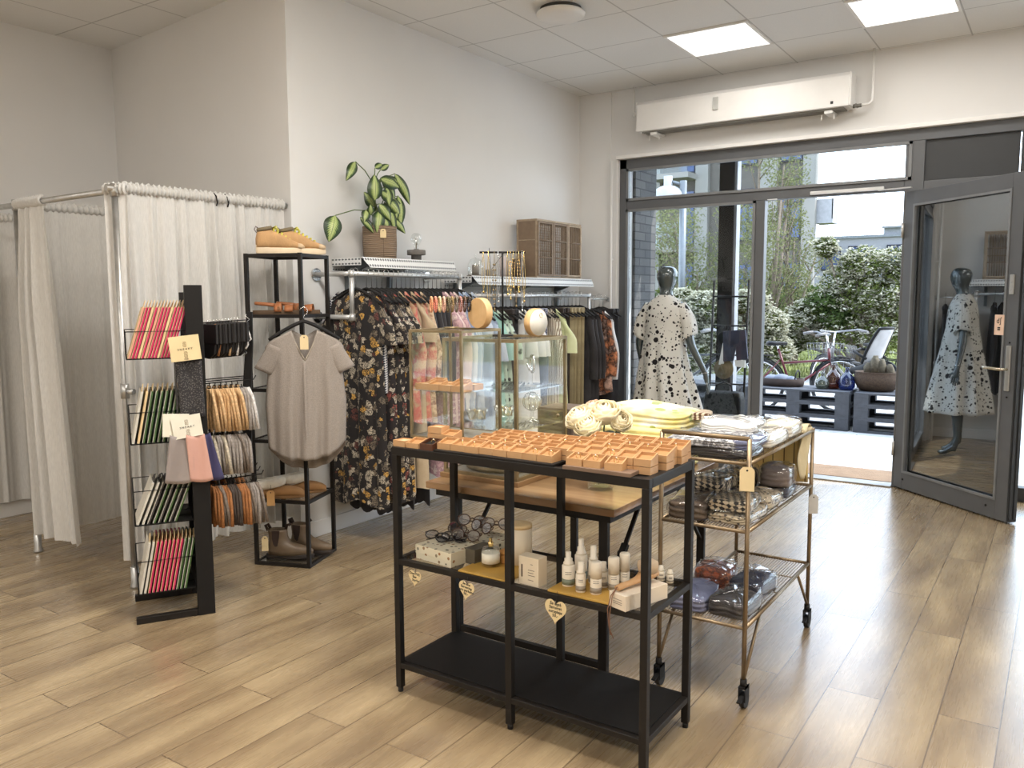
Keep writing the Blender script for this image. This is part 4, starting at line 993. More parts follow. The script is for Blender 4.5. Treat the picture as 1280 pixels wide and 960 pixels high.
packet('blue grey packet at the right edge of the top tier',b-.07,b,-3.97,-3.72,T1+.030,T1+.058,CM['blue'],.02,3)
packet('white cotton packet in the middle of the top tier',a,m_-.004,-3.76,-3.50,T1,T1+.05,CM['white'],.03,4)
packet('ecru packet on the right middle of the top tier',m_+.004,b,-3.71,-3.47,T1,T1+.04,CM['ecru'],-.03,5)
packet('white packet lying on top in the middle of the top tier',a+.04,b-.05,-3.80,-3.56,T1+.066,T1+.092,CM['white'],.1,6)
packet('white packet at the rear left of the top tier',a,m_-.004,-3.49,-3.25,T1,T1+.055,CM['white'],0,7)
packet('ecru packet at the rear right of the top tier',m_+.004,b,-3.46,-3.24,T1,T1+.06,CM['ecru'],0,8)
packet('rolled brown knit packet at the front left of the middle tier',a-.005,m_-.01,-3.985,-3.80,T2_,T2_+.07,CM['choc'],.1,9)
packet('black and cream checked packet at the front right of the middle tier',m_-.005,b,-3.96,-3.72,T2_,T2_+.035,CM['leop'],-.08,10)
packet('leopard printed packet lying on the checked one, front right of the middle tier',m_-.02,b-.01,-3.95,-3.74,T2_+.042,T2_+.078,CM['hound'],.08,11)
packet('dark navy packet under the checked one at the left of the middle tier',a,m_-.008,-3.78,-3.56,T2_,T2_+.055,CM['navy'],.05,12)
packet('black and cream checked packet on the navy one, left of the middle tier',a,m_-.01,-3.78,-3.58,T2_+.062,T2_+.115,CM['hound'],-.06,13)
packet('checked packet in the centre rear of the middle tier',a+.02,m_+.01,-3.54,-3.34,T2_,T2_+.10,CM['hound'],.05,14)
packet('leopard packet behind the front right ones on the middle tier',m_+.01,b,-3.70,-3.50,T2_,T2_+.05,CM['leop'],0,15)
packet('brown grey puffed packet at the right rear of the middle tier',m_+.03,b+.0,-3.49,-3.30,T2_+.046,T2_+.115,CM['greyb'],.12,16)
packet('navy packet under the brown grey one on the middle tier',m_+.02,b,-3.48,-3.29,T2_,T2_+.04,CM['navy'],.04,17)
packet('blue grey packet at the front left of the bottom tier',a,m_-.004,-3.98,-3.76,T3,T3+.06,CM['blue'],.1,18)
packet('orange brown printed packet at the left of the bottom tier',a,m_-.004,-3.74,-3.54,T3,T3+.085,CM['oran'],.2,19)
packet('dark navy packet at the back right of the bottom tier pile',m_+.004,b-.01,-3.73,-3.54,T3,T3+.07,CM['navy'],-.1,20)
packet('black packet with brown edge at the front right of the bottom tier',m_+.004,b,-3.96,-3.76,T3,T3+.065,CM['charc'],-.05,21)

# ================================================================ TALL SHOE RACK
A_ = V(.127,-3.897,0); B_ = V(.440,-3.778,0); C_ = V(.312,-3.468,0); D_ = A_+C_-B_
rz = atan2((B_-A_).y,(B_-A_).x); W_ = (B_-A_).length; cc = (A_+C_)/2
t = thing('shoe_rack', 'tall slim black metal rack with glass shelves carrying shoes', 'rack', (cc.x,cc.y,0), rz)
h_ = W_/2-.01; s = .02; TOP = 1.708
for sx in (-1,1):
    for sy in (-1,1): obj('leg', MB().box(sx*h_-s/2,sx*h_+s/2,sy*h_-s/2,sy*h_+s/2,0,TOP), BLACK, t, world=False, bevel=.001)
for z in (.0,.355,.685,.965,1.365,TOP-.02):
    mb = MB(); e = h_-s/2
    for sg in (-1,1): mb.box(-e,e,sg*h_-s/2,sg*h_+s/2,z,z+.018).box(sg*h_-s/2,sg*h_+s/2,-e,e,z,z+.018)
    fr = obj('shelf_frame', mb, BLACK, t, world=False, bevel=.001)
    obj('glass_shelf', MB().box(-h_,h_,-h_,h_,z+.011,z+.016), GLASSB, fr, world=False)
RK = MW[t.name]
def rk(x,y,z): return RK @ V(x,y,z)
SL = [z+.0165 for z in (.0,.355,.685,.965,1.365,TOP-.02)]
# --- shoes: lofted along x (heel at -x), sections are half-width, height
def loft(mb, secs, n=18, mi=0, zfn=None):
    """secs: (x, halfwidth, zbottom, ztop, yshift)"""
    vs = []
    for (x, w, zb, zt_, ys) in secs:
        for k in range(n):
            a = 2*pi*k/n; c_,s_ = cos(a),sin(a)
            vs.append(V(x, ys + w*(abs(c_)**.8)*(1 if c_>0 else -1), (zb+zt_)/2 + (zt_-zb)/2*(abs(s_)**.75)*(1 if s_>0 else -1)))
    m = len(secs); fs = [(i*n+k, i*n+(k+1)%n, (i+1)*n+(k+1)%n, (i+1)*n+k) for i in range(m-1) for k in range(n)]
    fs += [tuple(range(n))[::-1], tuple(range((m-1)*n, m*n))]
    return mb.add(vs, fs, True, mi)
def sole_outline(Ls, w, side=1):
    pts = []
    for k in range(28):
        a = 2*pi*k/28; x = -cos(a)*Ls/2; u = x/Ls+.5
        ww = w*(.80-.16*sin(pi*min(1,u*1.25))+.30*sin(pi*max(0,(u-.35)/.65))**1.0)
        pts.append((x, sin(a)*ww*(.9 if abs(sin(a))<1 else 1)))
    return pts
SUEDE = S('tan_suede', 190,150,104,.8,var=.12,vs=20,bump=.4,bsc=200); MIDS = S('cream_midsole', 222,202,172,.6,bump=.1)
LACE = S('yellow_laces', 206,200,90,.7,var=.3,vs=80,bump=0)
def sneaker(lab, loc, rz):
    t = thing('sneaker', lab, 'shoe', tuple(loc), rz, 'tan hiking sneakers on top of the rack')
    Ls = .285
    mb = MB().prism(sole_outline(Ls,.045), lambda x,y:(x,y,.002+.010*max(0,(x-.08)/.06)**2*.6), lambda x,y:(x,y,.030+.012*max(0,(-x-.06)/.08)+.006*max(0,(x-.08)/.06)), sm=True)
    so = obj('sole', mb, MIDS, t, world=False, bevel=.004)
    secs = [(-.138,.018,.03,.075,0),(-.130,.030,.028,.098,0),(-.105,.036,.026,.112,0),(-.07,.037,.026,.112,0),(-.03,.037,.026,.104,0),(.01,.038,.026,.090,0),(.05,.041,.026,.072,0),(.085,.041,.026,.060,0),(.115,.034,.026,.052,0),(.135,.018,.028,.044,0)]
    up = obj('upper', loft(MB(), secs), SUEDE, t, world=False)
    obj('toe_cap', loft(MB(), [(.092,.0425,.026,.056,0),(.118,.036,.026,.052,0),(.137,.020,.028,.046,0)]), S('toe_rubber',206,180,146,.7), t, world=False)
    obj('collar', MB().tube([(-.090+.036*cos(a),.029*sin(a),.112+.006*cos(a)) for a in [2*pi*k/20 for k in range(20)]], .009, 8, closed=True), S('olive_collar',120,108,84,.9), t, world=False)
    obj('heel_loop', MB().tube([(-.134,0,.095),(-.146,0,.108),(-.138,0,.122),(-.126,0,.115)], .003, 6), S('loop_grey',120,110,110,.8), t, world=False)
    mb = MB()
    for k in range(6):
        x = -.045+.022*k; z = .112-.0098*k+.004
        mb.tube([(x,-.028,z-.014),(x+.008,-.008,z),(x+.012,.01,z),(x+.004,.028,z-.014)], .0032, 6).tube([(x,.028,z-.014),(x+.008,.008,z+.002),(x+.012,-.01,z),(x+.004,-.028,z-.014)], .0032, 6)
    mb.tube([(-.045,.0,.118),(-.03,-.03,.124),(-.015,-.034,.108),(-.045,0,.118),(-.02,.03,.122),(-.005,.02,.11)], .003, 6)
    obj('laces', mb, LACE, t, world=False); t.scale = (.93,.95,1.2); return t
sdir = atan2(.55,.83)   # toes point right in the view
sneaker('tan sneaker with yellow laces on top of the rack, nearer one', rk(-.005,-.06,SL[5]), sdir+.52)
s2_ = sneaker('tan sneaker on top of the rack, mostly behind the first', rk(.075,.03,SL[5]), sdir+.45)
SAND = S('cognac_leather', 160,100,60,.5,var=.12,vs=20,bump=.2); FOOTB = S('cork_footbed', 92,72,52,.8,bump=.3)
def sandal(lab, loc, rz):
    t = thing('sandal', lab, 'shoe', tuple(loc), rz, 'cognac sandals on the second shelf of the rack'); Ls = .26
    obj('sole', MB().prism(sole_outline(Ls,.043), lambda x,y:(x,y,0), lambda x,y:(x,y,.024), sm=True), FOOTB, t, world=False, bevel=.003)
    for (x0,x1,hh,nm) in ((-.01,.03,.055,'strap'),(.045,.09,.046,'strap')):
        def fn(u,v,x0=x0,x1=x1,hh=hh):
            a = pi*u; return V(lerp(x0,x1,v)+.012*cos(a)*.5, -.044*cos(a), .016+hh*sin(a)**.75*(.75+.1*v))
        obj(nm, MB().grid(fn, 14, 3), SAND, t, world=False, solid=.004)
    def fn(u,v):
        a = -pi/2+pi*(u-.5)*1.1; return V(-.085+.05*sin(a), .036*cos(a)*(1 if True else 1)*(-1 if False else 1)*0+ .038*sin(pi*(u-.5)), .03+.022*v+.02*abs(sin(pi*(u-.5))))
    obj('ankle_strap', MB().tube([(-.005,-.04,.05),(-.05,-.038,.056),(-.10,-.030,.060),(-.115,0,.062),(-.10,.030,.060),(-.05,.038,.056),(-.005,.04,.05)], .0055, 8, sq=1.6), SAND, t, world=False)
    obj('buckle', MB().tube([(.018,-.047,.030),(.030,-.047,.030),(.030,-.046,.042),(.018,-.046,.042)], .0018, 6, closed=True), BRASS, t, world=False); return t
sandal('cognac leather sandal on the second shelf of the rack, nearer one', rk(-.03,-.08,SL[4]), sdir+.05)
sandal('cognac leather sandal on the second shelf of the rack, further one', rk(.03,.04,SL[4]), sdir-.05)
FLUFF = S('sheepskin', 250,240,224,.95,var=.08,vs=60,bump=1.0,bsc=350,sheen=.5)
def slipper(lab, loc, rz, tagged):
    t = thing('slipper', lab, 'shoe', tuple(loc), rz, 'sheepskin lined slippers on the lower shelf'); Ls = .265
    obj('sole', MB().prism(sole_outline(Ls,.045), lambda x,y:(x,y,0), lambda x,y:(x,y,.016), sm=True), S('slipper_sole',150,112,72,.7), t, world=False, bevel=.003)
    obj('upper', loft(MB(), [(-.130,.015,.012,.05,0),(-.115,.033,.010,.058,0),(-.06,.038,.010,.06,0),(-.01,.040,.010,.064,0),(.04,.043,.010,.066,0),(.08,.041,.010,.058,0),(.11,.033,.010,.046,0),(.130,.012,.012,.032,0)]), S('camel_suede',176,132,86,.85,bump=.3,bsc=180), t, world=False)
    mb = MB().tube([(-.062+.066*cos(a),.036*sin(a),.082+.010*cos(a)) for a in [2*pi*k/26 for k in range(26)]], .027, 12, closed=True)
    rr = random.Random(4)
    for v in mb.v: v += V(rr.uniform(-1,1),rr.uniform(-1,1),rr.uniform(-1,1))*.0022
    obj('fleece_collar', mb, FLUFF, t, world=False)
    return t
sl = slipper('camel slipper with thick white fleece on the lower shelf, with price tag', rk(-.03,-.10,SL[1]), sdir+.1, True)
slipper('camel slipper on the lower shelf behind the fleece one', rk(.035,.03,SL[1]), sdir+.25, False)
tt = thing('price_tag', 'brown card price tag hanging on the fleece slipper', 'tag', tuple(rk(-.06,-.165,SL[1]+.07)))
c_ = tagcard(tt, rk(-.050,-.176,SL[1]+.055), .042, .085, .75, S('brown_card',206,160,104,.7,bump=0), string=.03)
BOOT = S('taupe_leather', 112,94,74,.45,var=.12,vs=12,bump=.15); ELAS = S('dark_brown_elastic', 52,38,32,.8,bump=.5,bsc=200)
def boot(lab, loc, rz):
    t = thing('ankle_boot', lab, 'shoe', tuple(loc), rz, 'taupe ankle boots at the bottom of the rack'); Ls = .275
    obj('sole', MB().prism(sole_outline(Ls,.045), lambda x,y:(x,y,0), lambda x,y:(x,y,.024), sm=True), S('boot_sole',46,38,34,.6), t, world=False, bevel=.003)
    # shaft + foot as one lofted surface going up
    vs = []; n_ = 26; rows = [(.02,-.125,.128,.040),(.045,-.128,.130,.041),(.058,-.126,.110,.040),(.072,-.122,.06,.039),(.085,-.118,.015,.037),(.10,-.115,-.002,.035),(.125,-.116,-.012,.034),(.150,-.120,-.014,.034),(.165,-.122,-.016,.0345)]
    for (z,xa,xb,w) in rows:
        for k in range(n_):
            a = 2*pi*k/n_; vs.append(V((xa+xb)/2+(xb-xa)/2*cos(a), w*sin(a)*(1-.12*max(0,cos(a))), z))
    fs = [(i*n_+k, i*n_+(k+1)%n_, (i+1)*n_+(k+1)%n_, (i+1)*n_+k) for i in range(len(rows)-1) for k in range(n_)]
    obj('upper', MB().add(vs, fs, True), BOOT, t, world=False, solid=.003)
    for sg in (-1,1):
        pts = [(-.090,.163),(-.045,.163),(-.050,.12),(-.060,.075),(-.072,.072),(-.082,.085),(-.090,.12)]
        obj('elastic_panel', MB().prism(pts, lambda x,z:(x,sg*.0345,z), lambda x,z:(x,sg*.0385,z)), ELAS, t, world=False)
    obj('pull_tab', MB().tube([(-.122,0,.155),(-.135,0,.185),(-.120,0,.192),(-.108,0,.168)], .0045, 6, sq=2), ELAS, t, world=False)
    obj('pull_tab', MB().tube([(-.022,0,.158),(-.014,0,.186),(.0,0,.19),(.006,0,.182)], .0045, 6, sq=2), ELAS, t, world=False)
    return t
boot('taupe ankle boot at the bottom of the rack, nearer one', rk(-.01,-.055,SL[0]), sdir-.02)
boot('taupe ankle boot at the bottom of the rack, further one', rk(.06,.06,SL[0]), sdir-.25)
tt = thing('price_tag', 'pale card price tag hanging from the boot heel', 'tag', tuple(rk(-.12,-.13,SL[0]+.15)))
tagcard(tt, rk(-.125,-.125,SL[0]+.135), .035, .085, .9, PAPER, string=.025)

# ---------------- blouse on a hanger hooked over the rack
HD = 0
def hanger_proto(name, mat, w=.40, label='x', group=None, lw=.011, drop=.085, cat='hanger'):
    t = thing(name, label, cat, (0,0,0), 0, group)     # hook inner top at origin; lies in local XZ
    pts = []
    for k in range(21):
        u = k/10-1; pts.append((u*w/2, 0, -.055 - HD - drop*abs(u)**1.25))
    obj('shoulder_bar', MB().tube(pts, [lw*(1 if 1<k<19 else .8) for k in range(21)], 8, sq=.45), mat, t, world=False)
    hk = [(0,0,-.055-HD),(0,0,-.03),(.004,0,-.022),(.017,0,-.014),(.020,0,-.0),(.014,0,.014),(0,0,.0195),(-.014,0,.014),(-.019,0,.002)]
    obj('hook', MB().tube(hk, .0018, 6), CHROME, t, world=False)
    return t
BHANG = S('black_velvet_hanger', 24,22,22,.8,bump=0)
hg = hanger_proto('coat_hanger', BHANG, .36, 'black shoulder hanger hooked on the shoe rack holding the linen blouse', None, .022, .095)
bx, by = .470,-3.802; brz = atan2(.74,.67); bz = 1.404
hg.location = (bx,by,bz-.0); hg.rotation_euler = (0,0,brz); MW[hg.name] = Matrix.Translation((bx,by,bz)) @ Matrix.Rotation(brz,4,'Z')
LIN = S('greige_linen', 150,141,133,.9,var=.07,vs=220,bump=.5,bsc=260,c2=s2l(160,150,141))
t = thing('linen_blouse', 'greige short sleeved linen blouse hanging on the front of the shoe rack', 'blouse', (bx,by,bz-.25), brz)
bo = -.15   # local z offset of neckline relative to the object
HB = bz-(bz-.25)
def shell(wtab, ztopf, ztopb, zbotf, zbotb, th, nu=26, nv=24, folds=.006, fk=5, seed=0, neckw=.0, xoff=None):
    """closed garment body: front (y<0) and back (y>0) surfaces"""
    rr = random.Random(seed); ph = [rr.uniform(0,6.28) for _ in range(4)]
    def side(sg):
        def fn(u,v):
            q = 2*u-1; zt_ = (ztopf if sg<0 else ztopb)(q); zb = (zbotf if sg<0 else zbotb)(q)
            z = lerp(zt_, zb, v); w = wtab(v); x = q*w + (xoff(v) if xoff else 0)
            fo = folds*v**.7*(sin(q*fk*2.2+ph[0])+.6*sin(q*fk*4.1+ph[1]+v*2))
            y = sg*(th(v)*max(0,1-q*q)**.5) + fo*(1-q**8)
            return V(x,y,z)
        return fn
    return MB().grid(side(-1), nu, nv).grid(side(1), nu, nv)
zt0 = .150
def wt(v): return interp([(0,.175),(.06,.200),(.18,.205),(.3,.192),(.6,.208),(1,.200)], v)
def topf(q): return zt0 - .16*max(0,1-(abs(q)/.36))**.8 - .055*max(0,(abs(q)-.36)/.64)
def topb(q): return zt0 - .035*max(0,1-(abs(q)/.36)) - .055*max(0,(abs(q)-.36)/.64)
def botf(q): return -.535 + .075*abs(q)**3 + (.018*q if q>0 else 0)
def botb(q): return -.60 + .13*abs(q)**2.6
body = shell(wt, topf, topb, botf, botb, lambda v: .026+.034*v, 48, 34, .013, 5, 5)
obj('blouse_body', body, LIN, t, world=False, solid=.0015)
for sg in (-1,1):
    def fn(u,v,sg=sg):
        a = 2*pi*u; cx = sg*lerp(.150,.232,v); cz = lerp(.11,-.01,v); rx = lerp(.03,.030,v); rz_ = lerp(.055,.085,v)
        # tube whose axis points outwards and down
        ax = V(sg*.62,0,-.78); e = V(sg*.78,0,.62)
        c0 = lerp(V(sg*.135,0,.062), V(sg*.212,0,-.065), v)
        return c0 + V(sg*.9,0,.42)*cos(a)*lerp(.050,.050,v)*1.0 + V(0,1,0)*sin(a)*.026*(1+.1*sin(3*a+v*3))
    obj('sleeve', MB().grid(fn, 24, 8), LIN, t, world=False, solid=.0015)
obj('placket', MB().grid(lambda u,v: V(-.012+.016*u, -.0585-.004*sin(pi*v)+.03*(1-v)**3, lerp(-.005,-.525,v)), 2, 14), LIN, t, world=False, solid=.002)
nb = MB().tube([V(lerp(-.068,.0,k/8), -.020-.012*(k/8), topf(lerp(-.068,0,k/8)/.2)+.002) for k in range(9)]+[V(lerp(.0,.068,k/8), -.032+.012*(k/8), topf(lerp(0,.068,k/8)/.2)+.002) for k in range(1,9)], .0035, 6)
obj('neckline', nb, S('linen_binding',178,166,150,.9,bump=.2), t, world=False)
tt = thing('price_tag', 'cream price tag in the neck opening of the linen blouse', 'tag', tuple(MW[t.name] @ V(0,-.045,.11)))
tagcard(tt, MW[t.name] @ V(-.002,-.050,.125), .042, .075, brz, PAPER, string=.04)
# ================================================================ SOCK / ACCESSORY STAND
SO = V(.376,-4.41,0); SRZ = atan2(-.51,.86)
t = thing('sock_stand', 'black metal stand with wire baskets on the left and hook rods on the right', 'display stand', tuple(SO), SRZ)
ST = MW[t.name]
def st(x,y,z): return ST @ V(x,y,z)
for x in (.160,-.160): obj('upright', MB().box(x-.018,x+.018,-.038,.038,0,1.53 if x>0 else 1.50), BLACKM, t, world=False, bevel=.002)
for x in (.160,-.160): obj('foot_bar', MB().box(x-.015,x+.015,-.30,-.038,.0,.03), BLACK, t, world=False, bevel=.002)
obj('back_plate', MB().box(-.142,.142,-.004,.004,.12,1.28), BLACKM, t, world=False)
def basket(z, h):
    y0,y1,x0,x1 = -.285,-.04,-.165,.165; mb = MB(); r = .0026
    for zz in (z, z+h): mb.tube([(x0,y0,zz),(x1,y0,zz),(x1,y1,zz),(x0,y1,zz)], r, 6, closed=True)
    for x in (x0,x1): mb.tube([(x,y0,z),(x,y0,z+h)], r, 6)
    for k in range(4):
        x = lerp(x0,x1,k/3); mb.tube([(x,y1,z),(x,y0,z),(x,y0,z+h)], .002, 5)
    for k in range(1,3): mb.tube([(x0,lerp(y0,y1,k/3),z),(x1,lerp(y0,y1,k/3),z)], .002, 5)
    b = obj('wire_basket', mb, BLACKM, t, world=False)
    obj('basket_base', MB().box(x0,x1,y0,y1,z-.004,z), BLACKM, b, world=False)
    return b
BZ = [(1.205,.12),(.825,.14),(.455,.155),(.135,.15)]
for z,h in BZ: basket(z,h)
PK = dict(pink=S('magenta_pack',196,44,92,.5,var=.1,bump=0), rose=S('pale_pack',216,150,130,.5,bump=0), green=S('green_pack',62,92,48,.5,bump=0), white=S('white_pack',206,202,190,.6,bump=0), dark=S('dark_hosiery',52,48,46,.6,bump=0), cream=S('cream_pack_edge',222,196,150,.6,bump=0))
names = dict(pink='magenta',rose='pale pink',green='dark green',white='white',dark='dark grey',cream='cream')
tiers = ['top','second','third','bottom']
plan = [(['rose','pink','pink','cream','pink','rose','pink','pink','pink','cream','pink','pink','pink','pink'],.235,-.30),
        (['white','cream','green','green','green','green','green','green','green','rose'],.235,-.20),
        (['white','white','dark','green','dark','green','dark','green'],.20,-.38),
        (['white','white','pink','pink','pink','pink','pink','pink','pink','green','green','green'],.235,-.20)]
pp = {}
for bi_,((cl,hh,ti),(z,h)) in enumerate(zip(plan,BZ)):
    for k,c in enumerate(cl):
        yy = lerp(-.275,-.055-.16*abs(ti),k/(len(cl)-1))
        lab = '%s sock pack in the %s basket, %s from the left' % (names[c], tiers[bi_], ORD[k])
        key = (c,hh)
        loc = st(.045,yy,z+.001)
        if key not in pp:
            q = thing('sock_pack', lab, 'sock pack', (0,0,0), 0, 'sock packs in the wire baskets')
            obj('sleeve_card', MB().box(-.115,.115,-.0045,.0045,0,hh), PK[c], q, world=False, bevel=.001)
            obj('folded_edge', MB().box(-.112,.1165,-.0055,-.0035,.0,hh*1.0), PK['cream' if c in ('pink','rose','cream') else 'white'], q, world=False)
            obj('hang_tab', MB().prism([(-.02,hh),(.1,hh),(.095,hh+.02),(.06,hh+.035),(.0,hh+.02)], lambda x,z:(x,-.001,z), lambda x,z:(x,.001,z)), PK['dark' if bi_>1 else 'cream'], q, world=False)
            pp[key] = q; q.location = loc; q.rotation_euler = (ti,0,SRZ); continue
        dup(pp[key], loc, SRZ, lab, rx=ti)
# face side (towards the camera): signs, fabric sample and tights
def facecard(lab, x_, z1, w, h, tilt, mat, nm='brand_sign', dy=0.0, off=.0):
    # hangs in the plane facing local +X (towards the camera); local y runs right in the picture
    t = thing(nm, lab, 'sign' if nm=='brand_sign' else 'sample', tuple(st(x_,dy,z1)), SRZ)
    R = Matrix.Rotation(tilt,3,'X')
    pts = [(-w/2,-h),(w/2,-h),(w/2,0),(-w/2,0)]
    q = [R @ V(0,a,b) for a,b in pts]
    mb = MB().add([V(-.001,p.y,p.z) for p in q]+[V(.001,p.y,p.z) for p in q], [(0,1,2,3),(7,6,5,4),(0,4,5,1),(1,5,6,2),(2,6,7,3),(3,7,4,0)])
    c = obj('card', mb, mat, t, world=False)
    return t, R, c
Rx = Matrix(((0,0,1),(1,0,0),(0,1,0)))   # text plane: x->local y, y->local z, normal -> local x
def logo(t, R, c, zc):
    M3 = ST.to_3x3()
    base = MW[t.name]
    def put(s_, y, z, size, name='lettering'): tshape(s_, base @ (R @ V(.0016,y,z)), size, INK, c, R=(M3 @ R @ Rx), name=name)
    put('S N E A K Y', 0, zc, .0125)
    mb = MB(); rr = random.Random(2)
    for (za,zb) in ((zc+.010,zc+.034),(zc-.040,zc-.010)):
        for k in range(4):
            yy = -.006+.004*k; mb.tube([R@V(.0016,yy+.0012*sin(j*1.9+k),lerp(za,zb,j/8)) for j in range(9)], .0006, 4)
    mb.xf(base); obj('figure_print', mb, S('sepia_ink',120,100,70,.7,bump=0), c)
    put('FOX', 0, zc-.045, .009)
x_ = .182
a1,R1,c1 = facecard('cream brand card at the top of the stand above the speckled fabric', x_+.028, 1.305, .128, .112, .10, PAPER, dy=-.052)
logo(a1,R1,c1,-.06)
SPK = clothmat('black_speckled_mesh', s2l(40,38,40), s2l(96,92,90), 'leopard', 150)
t = thing('tights_sample', 'black speckled hosiery sample hanging below the upper brand card', 'sample', tuple(st(x_,-.03,1.19)), SRZ)
obj('fabric', MB().grid(lambda u,v: V(.005+.004*sin(u*9), lerp(-.055,.052,u)+.008*v, lerp(.0,-.255,v)), 10, 12), SPK, t, world=False, solid=.004)
obj('fabric_side', MB().grid(lambda u,v: V(-.03+.034*u, -.055-.006*(1-u), lerp(-.0,-.25,v)), 4, 10), SPK, t, world=False, solid=.003)
a2,R2_,c2_ = facecard('cream brand card in the middle of the stand above the pastel tights', x_+.020, .945, .125, .10, .13, PAPERW, dy=-.058)
logo(a2,R2_,c2_,-.052)
facecard('plain cream card behind the lower brand card, turned left', x_+.012, .955, .11, .105, -.06, PAPERW, dy=-.095)
for nm,c,y0,y1,xx,sh in (('grey',(150,140,136),-.125,-.03,.014,-.03),('pink',(206,160,146),-.06,.02,.018,.03),('navy',(64,62,100),-.0,.045,.006,.055)):
    t = thing('tights_sample', '%s tights sample hanging below the lower brand card' % nm, 'sample', tuple(st(x_,0,.86)), SRZ)
    obj('fabric', MB().grid(lambda u,v: V(xx+.006*sin(u*7+v*2), lerp(y0,y1,u)+(sh*v*(.4+.6*u) if nm!='grey' else sh*v*(1-u)), lerp(0,-.215,v)-.012*sin(u*3)), 10, 12), S(nm+'_tights',*c,.7,var=.04), t, world=False, solid=.004)
# hook rods and the small things on them
HZ = [(1.355,'rod',.22),(1.075,'wire',.22),(.855,'wire',.20),(.615,'wire',.24)]
for hi,(z,kd,ln) in enumerate(HZ):
    for x in ((-.10,.0,.10) if hi else (.02,)):
        obj('hook_rod', MB().tube([(x,.02,z),(x,.04+ln,z+.012),(x,.05+ln,z+.03)], .0028, 6), BLACKM, t_ if False else bpy.data.objects['sock_stand'], world=False)
def strandmat(nm, r,g,b): return S(nm, r,g,b, .7, var=.25, vs=90, bump=.3, bsc=200)
HC = dict(beige=strandmat('beige_cord',206,170,126), sand=strandmat('sand_cord',190,150,104), grey=strandmat('grey_cord',150,142,136), pearl=strandmat('pearl_cord',196,184,164), rust=strandmat('rust_cord',158,104,60), dark=strandmat('dark_cord',70,60,54), taupe=strandmat('taupe_cord',120,108,98), blk=S('black_elastic',30,27,27,.7), white=strandmat('white_cord',210,206,204))
HN = dict(beige='beige',sand='sand',grey='grey',pearl='pearly grey',rust='rust brown',dark='dark brown',taupe='taupe',blk='black',white='white')
def tassel_proto(c, ln):
    q = thing('hair_tie_bundle', 'x', 'hair accessory', (0,0,0), 0, 'hair accessories on the hook rods')
    rr = random.Random(len(c)+7); mb = MB()
    for k in range(7):
        x = (k-3)*.012; sp_ = (k-3)*.004
        pts = [(x*.3,rr.uniform(-.006,.006),-.01),(x,rr.uniform(-.01,.01),-.05),(x+sp_,rr.uniform(-.008,.008),-ln*.6),(x+sp_*1.6+rr.uniform(-.004,.004),rr.uniform(-.006,.006),-ln+rr.uniform(-.008,.008))]
        mb.tube(pts, [.005,.0075,.0075,.0085], 7)
    obj('cords', mb, HC[c], q, world=False)
    obj('clip', MB().tube([(0,0,.006),(0,.004,0),(0,0,-.014)], .0025, 6).box(-.012,.012,-.003,.003,-.024,-.006), BLACKM, q, world=False)
    return q
rows = [(['beige','beige','sand','beige','beige','beige','grey','white'],1.060,.205,1),(['pearl','grey','pearl','grey','grey','taupe','grey'],.84,.19,2),(['rust','taupe','rust','dark','dark','rust','rust','taupe','grey','taupe'],.60,.20,3)]
tp = {}
for ri,(cl,z,ln,_) in enumerate(rows):
    for k,c in enumerate(cl):
        for xi,x in enumerate((.10,)):
            y = lerp(.06,(.225,.20,.25)[ri],k/(len(cl)-1)); loc = st(x,y,z); key = (c,ln)
            lab = '%s hair tie bundle on the %s rod row, %s from the upright' % (HN[c], ('upper','middle','lowest')[ri], ORD[k])
            rz_ = SRZ + (.9 if k%2 else .6)
            if key not in tp: q = tassel_proto(c,ln); tp[key] = q; q.location = loc; q.rotation_euler = (0,0,rz_); q['label'] = lab
            else: dup(tp[key], loc, rz_, lab)
    for k in range(len(cl)-2):
        loc = st(-.04,lerp(.07,(.20,.18,.22)[ri],k/(len(cl)-3)),z); key = (cl[k],ln)
        dup(tp[key], loc, SRZ+.3, '%s hair tie bundle on the rod behind, %s row, %s along' % (HN[cl[k]], ('upper','middle','lowest')[ri], ORD[k]))
# black headbands / hosiery on the top rod
hp_ = thing('headband', 'black headband on the top rod, first from the upright', 'hair accessory', tuple(st(.02,.07,1.36)), SRZ+.5, 'black headbands on the top rod')
obj('band', MB().box(-.075,.075,-.007,.007,-.105,-.012), HC['blk'], hp_, world=False, bevel=.003)
obj('hanging_end', MB().prism([(-.07,-.105),(.06,-.105),(.05,-.15),(.01,-.175),(-.04,-.17),(-.075,-.15)], lambda x,z:(x,-.006,z), lambda x,z:(x,.006,z)), HC['blk'], hp_, world=False)
obj('card_edge', MB().box(-.076,-.070,-.0085,.0085,-.11,-.01), S('grey_edge',84,80,78,.5), hp_, world=False)
obj('hook_loop', MB().tube([(0,0,-.014),(0,.003,0),(0,0,.008)], .0022, 6), CHROME, hp_, world=False)
for k in range(1,11): dup(hp_, st(.02,.07+.0135*k,1.36+.001*k), SRZ+.5+.06*(k%3), 'black headband on the top rod, %s from the upright' % ORD[k])
for k,(c,y) in enumerate((('white',.225),('rust',.10),('beige',.15),('white',.185))):
    q = thing('ribbon', ('white ribbon loop at the end of the top rod','rust ribbon end among the black headbands','cream ribbon end among the black headbands','narrow white ribbon end among the black headbands')[k], 'hair accessory', tuple(st(.06,y,1.35)), SRZ)
    pts = [(0,0,0),(.004,.01,-.05),(.0,.02,-.10),(.004,.008,-.15 if k else -.12)]
    mb = MB().tube(pts, .0055, 6)
    if k == 0: mb.tube([(0,0,0),(.0,-.015,-.06),(.002,.01,-.10),(0,.035,-.075),(0,.02,-.02)], .004, 6)
    obj('ribbon', mb, HC[c], q, world=False)
